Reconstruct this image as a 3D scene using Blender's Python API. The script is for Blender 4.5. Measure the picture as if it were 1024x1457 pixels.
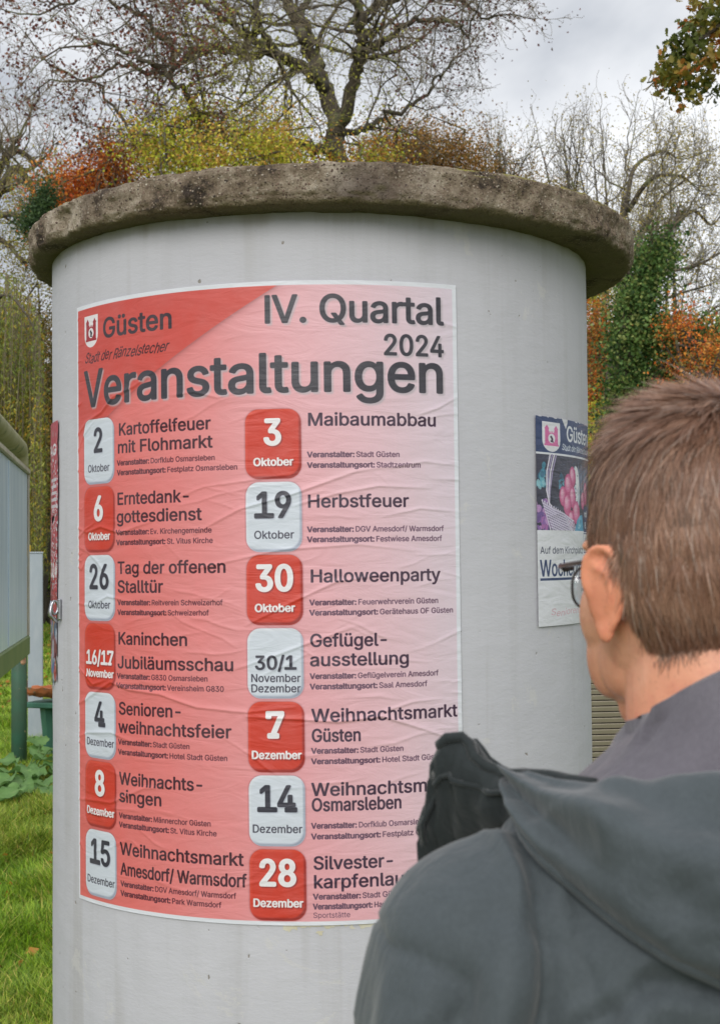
import bpy, math, random
import numpy as np
from mathutils import Vector, Matrix, Quaternion
from mathutils.bvhtree import BVHTree

for o in list(bpy.data.objects):
    bpy.data.objects.remove(o)
SC = bpy.context.scene
COL = SC.collection
rad = math.radians

# ------------------------------------------------------------------ camera
EYE = 1.6
FPX = 1969.2                       # focal length in photo pixels (1024 x 1457)
PITCH, ROLL = 0.03033, 0.00758
PY = 744.0
cam_d = bpy.data.cameras.new('camera')
cam = bpy.data.objects.new('camera', cam_d)
COL.objects.link(cam)
cam_d.sensor_fit = 'VERTICAL'
cam_d.sensor_height = 36.0
cam_d.lens = FPX / 1457.0 * 36.0
cam_d.shift_y = (PY - 728.5) / 1457.0
cam_d.clip_start = 0.05
cam_d.clip_end = 2000
cam_d.dof.use_dof = True
cam_d.dof.focus_distance = 2.9
cam_d.dof.aperture_fstop = 14.5
cam.matrix_world = Matrix.Translation((0, 0, EYE)) @ Matrix.Rotation(math.pi / 2 + PITCH, 4, 'X') @ Matrix.Rotation(-ROLL, 4, 'Z')
SC.camera = cam

# ------------------------------------------------------------------ world
SUN_EL, SUN_ROT = rad(29), rad(192)
world = bpy.data.worlds.new('World')
SC.world = world
world.use_nodes = True
wn = world.node_tree
wn.nodes.clear()
def N(nt, typ, **kw):
    n = nt.nodes.new(typ)
    for k, v in kw.items():
        if k == 'inp':
            for a, b in v.items():
                n.inputs[a].default_value = b
        else:
            setattr(n, k, v)
    return n
def Lk(nt, a, b):
    nt.links.new(a, b)
sky = N(wn, 'ShaderNodeTexSky', sky_type='NISHITA', sun_disc=False, sun_elevation=SUN_EL, sun_rotation=SUN_ROT)
tc = N(wn, 'ShaderNodeTexCoord')
sep = N(wn, 'ShaderNodeSeparateXYZ')
Lk(wn, tc.outputs['Generated'], sep.inputs[0])
mp = N(wn, 'ShaderNodeMapping')
mp.inputs['Scale'].default_value = (1.0, 1.0, 2.6)
mp.inputs['Location'].default_value = (0.35, 0.0, 0.55)
Lk(wn, tc.outputs['Generated'], mp.inputs[0])
nz = N(wn, 'ShaderNodeTexNoise', inp={'Scale': 2.6, 'Detail': 6.0, 'Roughness': 0.5, 'Distortion': 0.3})
Lk(wn, mp.outputs[0], nz.inputs['Vector'])
ramp = N(wn, 'ShaderNodeValToRGB')
ramp.color_ramp.elements[0].position = 0.38
ramp.color_ramp.elements[0].color = (0.42, 0.45, 0.50, 1)
ramp.color_ramp.elements[1].position = 0.60
ramp.color_ramp.elements[1].color = (0.94, 0.95, 0.97, 1)
Lk(wn, nz.outputs['Fac'], ramp.inputs[0])
zen = N(wn, 'ShaderNodeMapRange', inp={'From Min': 0.38, 'From Max': 1.0, 'To Min': 7.6, 'To Max': 11.5})
Lk(wn, sep.outputs['Z'], zen.inputs['Value'])
cl = N(wn, 'ShaderNodeVectorMath', operation='SCALE')
Lk(wn, ramp.outputs[0], cl.inputs[0]); Lk(wn, zen.outputs[0], cl.inputs['Scale'])
mx = N(wn, 'ShaderNodeMix', data_type='RGBA')
mx.inputs['Factor'].default_value = 0.94
Lk(wn, sky.outputs[0], mx.inputs['A']); Lk(wn, cl.outputs[0], mx.inputs['B'])
bg = N(wn, 'ShaderNodeBackground')
bg.inputs['Strength'].default_value = 0.1
Lk(wn, mx.outputs['Result'], bg.inputs['Color'])
wo = N(wn, 'ShaderNodeOutputWorld')
Lk(wn, bg.outputs[0], wo.inputs['Surface'])

# ------------------------------------------------------------------ sun behind cloud
sd = bpy.data.lights.new('sun', 'SUN')
sd.energy = 1.5
sd.angle = rad(34)
sd.color = (1.0, 0.97, 0.93)
sun = bpy.data.objects.new('sun', sd)
COL.objects.link(sun)
# sky azimuth SUN_ROT measured clockwise from +Y
sdir = Vector((math.sin(SUN_ROT) * math.cos(SUN_EL), math.cos(SUN_ROT) * math.cos(SUN_EL), math.sin(SUN_EL)))
sun.rotation_euler = sdir.to_track_quat('Z', 'Y').to_euler()
vs = SC.view_settings
vs.view_transform = 'Standard'
vs.look = 'None'
vs.exposure = 0.55
vs.gamma = 1.0
vs.use_curve_mapping = False
SC.render.engine = 'CYCLES'
SC.cycles.use_denoising = True
SC.cycles.max_bounces = 8
SC.cycles.transparent_max_bounces = 12

# ------------------------------------------------------------------ helpers
def W(px, py, Y):
    """photo pixel + distance -> place in the world (used once, to measure where things stand)"""
    c, s = math.cos(ROLL), math.sin(ROLL)
    u, v = px - 512, py - PY
    u, v = c * u - s * v, s * u + c * v
    z = -math.tan(math.atan(v / FPX) - PITCH) * Y
    cv = math.atan(v / FPX) - PITCH
    depth = Y / math.cos(cv) * math.cos(math.atan(v / FPX))
    return Vector((u / FPX * depth, Y, EYE + z))

def tag(o, label=None, cat=None, group=None, kind=None):
    if label: o['label'] = label
    if cat: o['category'] = cat
    if group: o['group'] = group
    if kind: o['kind'] = kind
    return o

def empty(name, loc=(0, 0, 0), rz=0.0, label=None, cat=None, group=None):
    o = bpy.data.objects.new(name, None)
    COL.objects.link(o)
    o.location = loc
    o.rotation_euler = (0, 0, rz)
    o.empty_display_size = 0.1
    return tag(o, label, cat, group)

def mesh_obj(name, verts, faces, mat=None, parent=None, smooth=True, cols=None, uvs=None):
    me = bpy.data.meshes.new(name)
    if isinstance(verts, np.ndarray) and isinstance(faces, np.ndarray):
        nv, nf, k = len(verts), len(faces), faces.shape[1]
        me.vertices.add(nv)
        me.vertices.foreach_set('co', verts.astype(np.float32).ravel())
        me.loops.add(nf * k)
        me.loops.foreach_set('vertex_index', faces.astype(np.int32).ravel())
        me.polygons.add(nf)
        me.polygons.foreach_set('loop_start', np.arange(0, nf * k, k, dtype=np.int32))
        me.polygons.foreach_set('loop_total', np.full(nf, k, dtype=np.int32))
        me.update(calc_edges=True)
    else:
        me.from_pydata([tuple(v) for v in verts], [], [tuple(int(i) for i in f) for f in faces])
    me.validate()
    if smooth:
        me.polygons.foreach_set('use_smooth', np.ones(len(me.polygons), dtype=bool))
    if cols is not None:                     # one colour per vertex
        a = me.color_attributes.new('tint', 'FLOAT_COLOR', 'POINT')
        c4 = np.ones((len(me.vertices), 4), np.float32)
        c4[:, :3] = cols
        a.data.foreach_set('color', c4.ravel())
    if uvs is not None:                      # one uv per vertex
        uvl = me.uv_layers.new(name='UVMap')
        li = np.empty(len(me.loops), np.int32)
        me.loops.foreach_get('vertex_index', li)
        uvl.data.foreach_set('uv', np.asarray(uvs, np.float32)[li].ravel())
    if mat: me.materials.append(mat)
    me.update()
    o = bpy.data.objects.new(name, me)
    COL.objects.link(o)
    if parent: o.parent = parent
    return o

class MB:
    """collects simple shapes into one mesh"""
    def __init__(s): s.v, s.f = [], []
    def add(s, vs_, fs_):
        b = len(s.v)
        s.v += [tuple(v) for v in vs_]
        s.f += [tuple(i + b for i in f) for f in fs_]
    def box(s, c, d, rot=None, bev=0.0):
        x, y, z = d[0] / 2, d[1] / 2, d[2] / 2
        if bev <= 0:
            vs_ = [Vector((i * x, j * y, k * z)) for i in (-1, 1) for j in (-1, 1) for k in (-1, 1)]
            fs_ = [(0, 1, 3, 2), (4, 6, 7, 5), (0, 4, 5, 1), (2, 3, 7, 6), (0, 2, 6, 4), (1, 5, 7, 3)]
        else:
            b = min(bev, x, y, z) * 0.999
            vs_, idx = [], {}
            for i in (-1, 1):
                for j in (-1, 1):
                    for k in (-1, 1):
                        for a in range(3):
                            q = [i * (x - b), j * (y - b), k * (z - b)]
                            q[a] = (i * x, j * y, k * z)[a]
                            idx[(i, j, k, a)] = len(vs_)
                            vs_.append(Vector(q))
            fs_ = []
            for a in range(3):
                o1, o2 = (a + 1) % 3, (a + 2) % 3
                for sg in (-1, 1):
                    q = []
                    for (m, n) in ((-1, -1), (1, -1), (1, 1), (-1, 1)):
                        t = [0, 0, 0]; t[a] = sg; t[o1] = m; t[o2] = n
                        q.append(idx[(t[0], t[1], t[2], a)])
                    fs_.append(tuple(q) if sg > 0 else tuple(q[::-1]))
            for a in range(3):
                o1, o2 = (a + 1) % 3, (a + 2) % 3
                for m in (-1, 1):
                    for n in (-1, 1):
                        t0 = [0, 0, 0]; t0[a] = -1; t0[o1] = m; t0[o2] = n
                        t1 = list(t0); t1[a] = 1
                        q = (idx[(*t0, o1)], idx[(*t1, o1)], idx[(*t1, o2)], idx[(*t0, o2)])
                        fs_.append(q)
            for i in (-1, 1):
                for j in (-1, 1):
                    for k in (-1, 1):
                        fs_.append((idx[(i, j, k, 0)], idx[(i, j, k, 1)], idx[(i, j, k, 2)]))
        if rot is not None: vs_ = [rot @ v for v in vs_]
        c = Vector(c)
        s.add([v + c for v in vs_], fs_)
    def tube(s, pts, radii, sides=8, cap=True):
        pts = [Vector(p) for p in pts]
        n = len(pts)
        if n < 2: return
        if not hasattr(radii, '__len__'): radii = [radii] * n
        up = None
        vs_ = []
        for i in range(n):
            t = (pts[min(i + 1, n - 1)] - pts[max(i - 1, 0)])
            if t.length < 1e-9: t = Vector((0, 0, 1))
            t.normalize()
            if up is None:
                a = Vector((0, 0, 1)) if abs(t.z) < 0.9 else Vector((1, 0, 0))
                up = t.cross(a).normalized()
            up = (up - t * up.dot(t))
            if up.length < 1e-6: up = t.orthogonal()
            up.normalize()
            w = t.cross(up)
            for k in range(sides):
                an = 2 * math.pi * k / sides
                vs_.append(pts[i] + (up * math.cos(an) + w * math.sin(an)) * radii[i])
        fs_ = []
        for i in range(n - 1):
            for k in range(sides):
                a, b = i * sides + k, i * sides + (k + 1) % sides
                fs_.append((a, b, b + sides, a + sides))
        if cap:
            fs_.append(tuple(range(sides))[::-1])
            fs_.append(tuple((n - 1) * sides + k for k in range(sides)))
        s.add(vs_, fs_)
    def capsule(s, a, b, ra, rb, sides=20, rings=6):
        """tapered closed limb with round ends"""
        a, b = Vector(a), Vector(b)
        d = (b - a)
        L = max(d.length, 1e-6); d = d / L
        pts, rr = [], []
        for i in range(rings + 1):
            t = math.pi / 2 * (1 - i / rings)
            pts.append(a - d * ra * math.sin(t)); rr.append(max(ra * math.cos(t), ra * 0.03))
        for i in range(1, 4):
            pts.append(a.lerp(b, i / 4)); rr.append(ra + (rb - ra) * i / 4)
        for i in range(rings + 1):
            t = math.pi / 2 * i / rings
            pts.append(b + d * rb * math.sin(t)); rr.append(max(rb * math.cos(t), rb * 0.03))
        s.tube(pts, rr, sides)
    def ellipsoid(s, c, r, rot=None, su=28, sv=18):
        vs_, fs_ = [], []
        c = Vector(c)
        for j in range(1, sv):
            th = math.pi * j / sv
            for i in range(su):
                ph = 2 * math.pi * i / su
                v = Vector((r[0] * math.sin(th) * math.cos(ph), r[1] * math.sin(th) * math.sin(ph), r[2] * math.cos(th)))
                vs_.append((rot @ v if rot is not None else v) + c)
        t = Vector((0, 0, r[2])); b = Vector((0, 0, -r[2]))
        if rot is not None: t, b = rot @ t, rot @ b
        vs_ += [t + c, b + c]
        for j in range(sv - 2):
            for i in range(su):
                a, d = j * su + i, j * su + (i + 1) % su
                fs_.append((a, a + su, d + su, d))
        T, B = len(vs_) - 2, len(vs_) - 1
        for i in range(su):
            fs_.append((T, i, (i + 1) % su))
            fs_.append((B, (sv - 2) * su + (i + 1) % su, (sv - 2) * su + i))
        s.add(vs_, fs_)
    def loft(s, rings, cap=True):
        n = len(rings[0])
        vs_ = [v for r in rings for v in r]
        fs_ = []
        for i in range(len(rings) - 1):
            for k in range(n):
                a, b = i * n + k, i * n + (k + 1) % n
                fs_.append((a, b, b + n, a + n))
        if cap:
            fs_.append(tuple(range(n))[::-1])
            fs_.append(tuple((len(rings) - 1) * n + k for k in range(n)))
        s.add(vs_, fs_)
    def build(s, name, mat, parent=None, smooth=False, bevel=0.0, **k):
        o = mesh_obj(name, s.v, s.f, mat, parent, smooth, **k)
        return o

# ---- numpy value noise
def _hash(ix, iy, iz, seed):
    h = (ix.astype(np.int64) * 374761393 + iy.astype(np.int64) * 668265263 + iz.astype(np.int64) * 2147483647 + seed * 1442695041) & 0xffffffff
    h = ((h ^ (h >> 13)) * 1274126177) & 0xffffffff
    h = (h ^ (h >> 16)) & 0xffffffff
    return h / 4294967295.0
def vnoise(P, scale=1.0, seed=0):
    P = np.asarray(P, float) * scale
    i = np.floor(P).astype(np.int64); f = P - i
    f = f * f * (3 - 2 * f)
    r = 0
    for dx in (0, 1):
        for dy in (0, 1):
            for dz in (0, 1):
                w = (f[:, 0] if dx else 1 - f[:, 0]) * (f[:, 1] if dy else 1 - f[:, 1]) * (f[:, 2] if dz else 1 - f[:, 2])
                r = r + w * _hash(i[:, 0] + dx, i[:, 1] + dy, i[:, 2] + dz, seed)
    return r
def fbm(P, scale=1.0, oct_=4, seed=0, gain=0.5):
    a, r, t = 1.0, 0, 0
    for k in range(oct_):
        r = r + a * (vnoise(P, scale * 2 ** k, seed + k * 17) - 0.5); t += a; a *= gain
    return r / t * 2

# ---- materials
def mat_new(name):
    m = bpy.data.materials.new(name)
    m.use_nodes = True
    nt = m.node_tree
    nt.nodes.clear()
    out = N(nt, 'ShaderNodeOutputMaterial')
    b = N(nt, 'ShaderNodeBsdfPrincipled')
    Lk(nt, b.outputs[0], out.inputs['Surface'])
    return m, nt, b, out
def setp(b, color=None, rough=None, metal=None, spec=None, sss=None, coat=None):
    if color is not None: b.inputs['Base Color'].default_value = (*color, 1)
    if rough is not None: b.inputs['Roughness'].default_value = rough
    if metal is not None: b.inputs['Metallic'].default_value = metal
    if spec is not None: b.inputs['Specular IOR Level'].default_value = spec
def ramp_of(nt, src, stops):
    r = N(nt, 'ShaderNodeValToRGB')
    e = r.color_ramp.elements
    while len(e) < len(stops): e.new(0.5)
    for i, (p, c) in enumerate(stops):
        e[i].position = p; e[i].color = (*c, 1)
    Lk(nt, src, r.inputs[0])
    return r.outputs[0]
def noise_of(nt, scale, detail=4, rough=0.55, coord='Object', vscale=None, dist=0.0):
    t = N(nt, 'ShaderNodeTexCoord')
    v = t.outputs[coord]
    if vscale:
        m = N(nt, 'ShaderNodeMapping'); m.inputs['Scale'].default_value = vscale
        Lk(nt, v, m.inputs[0]); v = m.outputs[0]
    n = N(nt, 'ShaderNodeTexNoise', inp={'Scale': scale, 'Detail': detail, 'Roughness': rough, 'Distortion': dist})
    Lk(nt, v, n.inputs['Vector'])
    return n.outputs['Fac']
def bump_to(nt, b, src, strength=0.3, dist=0.01, prev=None):
    bp = N(nt, 'ShaderNodeBump', inp={'Strength': strength, 'Distance': dist})
    Lk(nt, src, bp.inputs['Height'])
    if prev is not None: Lk(nt, prev, bp.inputs['Normal'])
    Lk(nt, bp.outputs[0], b.inputs['Normal'])
    return bp.outputs[0]
def mixc(nt, fac, a, b_, mode='MIX'):
    m = N(nt, 'ShaderNodeMix', data_type='RGBA', blend_type=mode)
    for key, val in (('Factor', fac), ('A', a), ('B', b_)):
        if isinstance(val, (int, float)): m.inputs[key].default_value = val
        elif isinstance(val, tuple): m.inputs[key].default_value = (*val, 1)
        else: Lk(nt, val, m.inputs[key])
    return m.outputs['Result']
def simple(name, c1, c2=None, rough=0.6, scale=8, metal=0.0, bump=0.1, bdist=0.004, vscale=None, spots=None, spec=0.5, detail=5):
    m, nt, b, out = mat_new(name)
    setp(b, c1, rough, metal, spec)
    f = noise_of(nt, scale, detail, vscale=vscale)
    c = ramp_of(nt, f, [(0.32, c1), (0.68, c2 or tuple(x * 0.75 for x in c1))])
    if spots:
        f2 = noise_of(nt, spots[0], 3)
        k = ramp_of(nt, f2, [(spots[1], (0, 0, 0)), (spots[1] + 0.04, (1, 1, 1))])
        c = mixc(nt, k, c, spots[2])
    Lk(nt, c, b.inputs['Base Color'])
    if bump: bump_to(nt, b, noise_of(nt, scale * 6, 4), bump, bdist)
    return m
def leaf_mat(name, transl=0.35, rough=0.55, gain=1.0):
    """leaf colours come from the 'tint' attribute"""
    m = bpy.data.materials.new(name); m.use_nodes = True
    nt = m.node_tree; nt.nodes.clear()
    out = N(nt, 'ShaderNodeOutputMaterial')
    at = N(nt, 'ShaderNodeAttribute', attribute_name='tint')
    b = N(nt, 'ShaderNodeBsdfPrincipled'); setp(b, rough=rough, spec=0.3)
    tr = N(nt, 'ShaderNodeBsdfTranslucent')
    mxs = N(nt, 'ShaderNodeMixShader', inp={0: transl})
    Lk(nt, at.outputs['Color'], b.inputs['Base Color']); Lk(nt, at.outputs['Color'], tr.inputs['Color'])
    Lk(nt, b.outputs[0], mxs.inputs[1]); Lk(nt, tr.outputs[0], mxs.inputs[2])
    Lk(nt, mxs.outputs[0], out.inputs['Surface'])
    return m

def sstep(a, b, x):
    t = np.clip((np.asarray(x, float) - a) / (b - a), 0, 1)
    return t * t * (3 - 2 * t)
def ground_z(x, y):
    """lawn rising gently away from the column, road, then the wooded bank"""
    z = 0.30 * sstep(4.2, 9, y) + 0.28 * sstep(10, 25, y) + 0.43 * sstep(24.5, 32.5, y) + 0.9 * sstep(32.5, 42, y) + 2.0 * sstep(45, 120, y)
    return z

# ================================================================== ground and road
def build_ground():
    ys = np.concatenate([np.arange(-12, 50, 0.5), np.arange(50, 130, 5), [150, 250, 500, 900]])
    xs = np.concatenate([[-900, -400, -200, -120, -80], np.arange(-60, 61, 1.5), [80, 120, 200, 400, 900]])
    X, Y = np.meshgrid(xs, ys)
    Z = ground_z(X, Y)
    P = np.stack([X.ravel(), Y.ravel(), Z.ravel()], 1)
    P[:, 2] += fbm(P * [1, 1, 0], 0.6, 3, 5) * 0.02
    P[:, 2] -= 0.02
    nx, ny = len(xs), len(ys)
    i = np.arange(ny - 1)[:, None] * nx + np.arange(nx - 1)[None, :]
    F = np.stack([i, i + 1, i + nx + 1, i + nx], -1).reshape(-1, 4)
    m, nt, b, out = mat_new('lawn_soil')
    setp(b, rough=0.9, spec=0.2)
    f = noise_of(nt, 1.3, 6, 0.65)
    g = noise_of(nt, 30, 6, 0.7)
    c = ramp_of(nt, f, [(0.3, (0.08, 0.13, 0.018)), (0.55, (0.13, 0.17, 0.03)), (0.75, (0.17, 0.14, 0.04))])
    c = mixc(nt, ramp_of(nt, g, [(0.45, (0, 0, 0)), (0.7, (1, 1, 1))]), c, (0.05, 0.06, 0.015))
    Lk(nt, c, b.inputs['Base Color'])
    bump_to(nt, b, g, 0.7, 0.03)
    o = mesh_obj('ground', P, F, m)
    tag(o, 'lawn ground rising gently towards the road and wooded bank', kind='structure')
    # road across the view behind the lawn
    xs = np.arange(-60, 61, 3.0); ys = np.linspace(25.2, 32.0, 12)
    X, Y = np.meshgrid(xs, ys)
    P = np.stack([X.ravel(), Y.ravel(), ground_z(X, Y).ravel() + 0.02], 1)
    nx, ny = len(xs), len(ys)
    i = np.arange(ny - 1)[:, None] * nx + np.arange(nx - 1)[None, :]
    F = np.stack([i, i + 1, i + nx + 1, i + nx], -1).reshape(-1, 4)
    m = simple('asphalt', (0.16, 0.155, 0.155), (0.21, 0.20, 0.195), 0.9, 3, bump=0.4, bdist=0.01)
    tag(mesh_obj('road', P, F, m), 'grey asphalt road crossing behind the lawn', kind='structure')
    mk = simple('kerb_stone', (0.42, 0.40, 0.37), (0.32, 0.30, 0.28), 0.85, 5)
    for y0, nm in ((25.05, 'kerb'), (32.15, 'kerb')):
        k = MB()
        z = float(ground_z(0, y0))
        k.box((0, y0, z + 0.02), (120, 0.14, 0.2), bev=0.02)
        tag(k.build(nm, mk), 'pale stone kerb along the road', kind='structure')

def build_grass():
    rng = np.random.default_rng(3)
    n1, n2, n3 = 150000, 60000, 150000
    # dense where the lawn shows left of the column, thinner elsewhere
    y = 4.0 + 9.0 * rng.random(n1) ** 1.25; x = -y * (0.19 + 0.13 * rng.random(n1))
    y2 = 12 + 13 * rng.random(n2); x2 = -y2 * (0.16 + 0.16 * rng.random(n2))
    y3 = 1.2 + 23 * rng.random(n3) ** 1.4; x3 = (rng.random(n3) - 0.5) * (8 + 0.9 * y3)
    x = np.concatenate([x, x2, x3]); y = np.concatenate([y, y2, y3])
    k = (x + 0.0865) ** 2 + (y - 3.158) ** 2 > 0.63 ** 2
    x, y = x[k], y[k]
    n = len(x)
    z = ground_z(x, y) - 0.03
    P3 = np.stack([x, y, 0 * x], 1)
    tuft = fbm(P3, 3.0, 3, 9)
    h = (0.07 + 0.06 * rng.random(n)) * (1 + 0.5 * tuft) * np.where(y > 12, 0.8, 1)
    w = (0.0035 + 0.003 * rng.random(n)) * np.where(y > 12, 2.4, 1.0)
    a = rng.random(n) * 6.283
    lean = (0.25 + 0.9 * rng.random(n)) * h
    dx, dy = np.cos(a), np.sin(a)
    wx, wy = -dy * w, dx * w
    base = np.stack([x, y, z], 1)
    Wv = np.stack([wx, wy, 0 * x], 1)
    D = np.stack([dx, dy, 0 * x], 1)
    v0 = base - Wv; v1 = base + Wv
    mid = base + D * (lean * 0.35)[:, None] + np.stack([0 * x, 0 * x, h * 0.62], 1)
    v2 = mid - Wv * 0.7; v3 = mid + Wv * 0.7
    v4 = base + D * lean[:, None] + np.stack([0 * x, 0 * x, h], 1)
    V = np.stack([v0, v1, v2, v3, v4], 1).reshape(-1, 3)
    b = np.arange(n)[:, None] * 5
    F = np.concatenate([b + [0, 1, 3], b + [0, 3, 2], b + [2, 3, 4]], 0)
    g = rng.random(n)
    base_c = np.array([0.27, 0.43, 0.03]); yel = np.array([0.62, 0.50, 0.14]); dk = np.array([0.09, 0.20, 0.02])
    big = np.clip(fbm(P3, 1.1, 3, 31) * 1.2 + 0.35, 0, 1)
    t = np.clip(g * 0.8 * big + (rng.random(n) > 0.9) * 0.8, 0, 1)[:, None]
    c = base_c * (1 - t) + yel * t
    t2 = ((rng.random(n) > 0.62) * 0.7)[:, None]
    c = c * (1 - t2) + dk * t2
    c = c * (0.75 + 0.5 * rng.random(n))[:, None]
    C = np.repeat(c, 5, 0)
    m = leaf_mat('grass_blade', 0.3, 0.5)
    o = mesh_obj('grass', V, F, m, cols=C)
    tag(o, 'long green and straw coloured lawn grass', 'grass', kind='stuff')
    # fallen leaves
    n = 1500
    y = 4.3 + 19 * rng.random(n) ** 1.2; x = -y * (0.17 + 0.17 * rng.random(n))
    x[:120] = -2.0 + 4 * rng.random(120); y[:120] = 4 + 5 * rng.random(120)
    c0 = np.stack([x, y, ground_z(x, y) + 0.03 + 0.03 * rng.random(n)], 1)
    leaf_cards(c0, 0.045, 0.65, [(0.42, 0.20, 0.05), (0.5, 0.33, 0.07), (0.25, 0.10, 0.04), (0.45, 0.13, 0.03)], 'fallen_leaves', flat=True, seed=4,
               label='fallen orange and brown leaves scattered on the lawn')

def rand_unit(rng, n):
    v = rng.normal(size=(n, 3)); v /= np.linalg.norm(v, axis=1)[:, None] + 1e-9
    return v
def leaf_cards(C0, size, aspect, colors, name, parent=None, flat=False, seed=0, mat=None, label=None, droop=None, shade=None, kind='stuff', var=0.35):
    """one small folded leaf (two triangles meeting at the midrib) per point"""
    rng = np.random.default_rng(seed)
    n = len(C0)
    C0 = np.asarray(C0, float)
    u = rand_unit(rng, n)
    if flat: u[:, 2] *= 0.25; u /= np.linalg.norm(u, axis=1)[:, None]
    if droop: u[:, 2] = u[:, 2] * 0.3 - droop; u /= np.linalg.norm(u, axis=1)[:, None]
    q = rand_unit(rng, n)
    if flat: q[:, 2] *= 0.25
    w = np.cross(u, q); w /= np.linalg.norm(w, axis=1)[:, None] + 1e-9
    nn = np.cross(u, w)
    s = size * (0.6 + 0.8 * rng.random(n))[:, None]
    a = C0 - u * s * 0.5; b_ = C0 + u * s * 0.5
    l = C0 - w * s * aspect * 0.5 + nn * s * 0.12; r = C0 + w * s * aspect * 0.5 + nn * s * 0.12
    V = np.stack([a, l, b_, r], 1).reshape(-1, 3)
    i = np.arange(n)[:, None] * 4
    F = np.concatenate([i + [0, 2, 1], i + [0, 3, 2]], 0)
    cols = np.asarray(colors, float)
    if shade is None: pick = rng.integers(0, len(cols), n)
    else: pick = np.clip((np.asarray(shade) + rng.normal(0, 0.18, n)) * len(cols), 0, len(cols) - 1).astype(int)
    c = cols[pick] * 1.25 * (1 - var / 2 + var * rng.random((n, 1)))
    o = mesh_obj(name, V, F, mat or LEAF, parent, smooth=False, cols=np.repeat(c, 4, 0))
    tag(o, label, None, kind=kind)
    return o
LEAF = leaf_mat('leaf', 0.35)

# ================================================================== the advertising column
CX, CD, CR = -0.0865, 3.158, 0.6
def cyl(s, z, off=0.0):
    t = s / CR
    r = CR + off
    return np.stack([CX + r * np.sin(t), CD - r * np.cos(t), z + 0 * t], -1)

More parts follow.
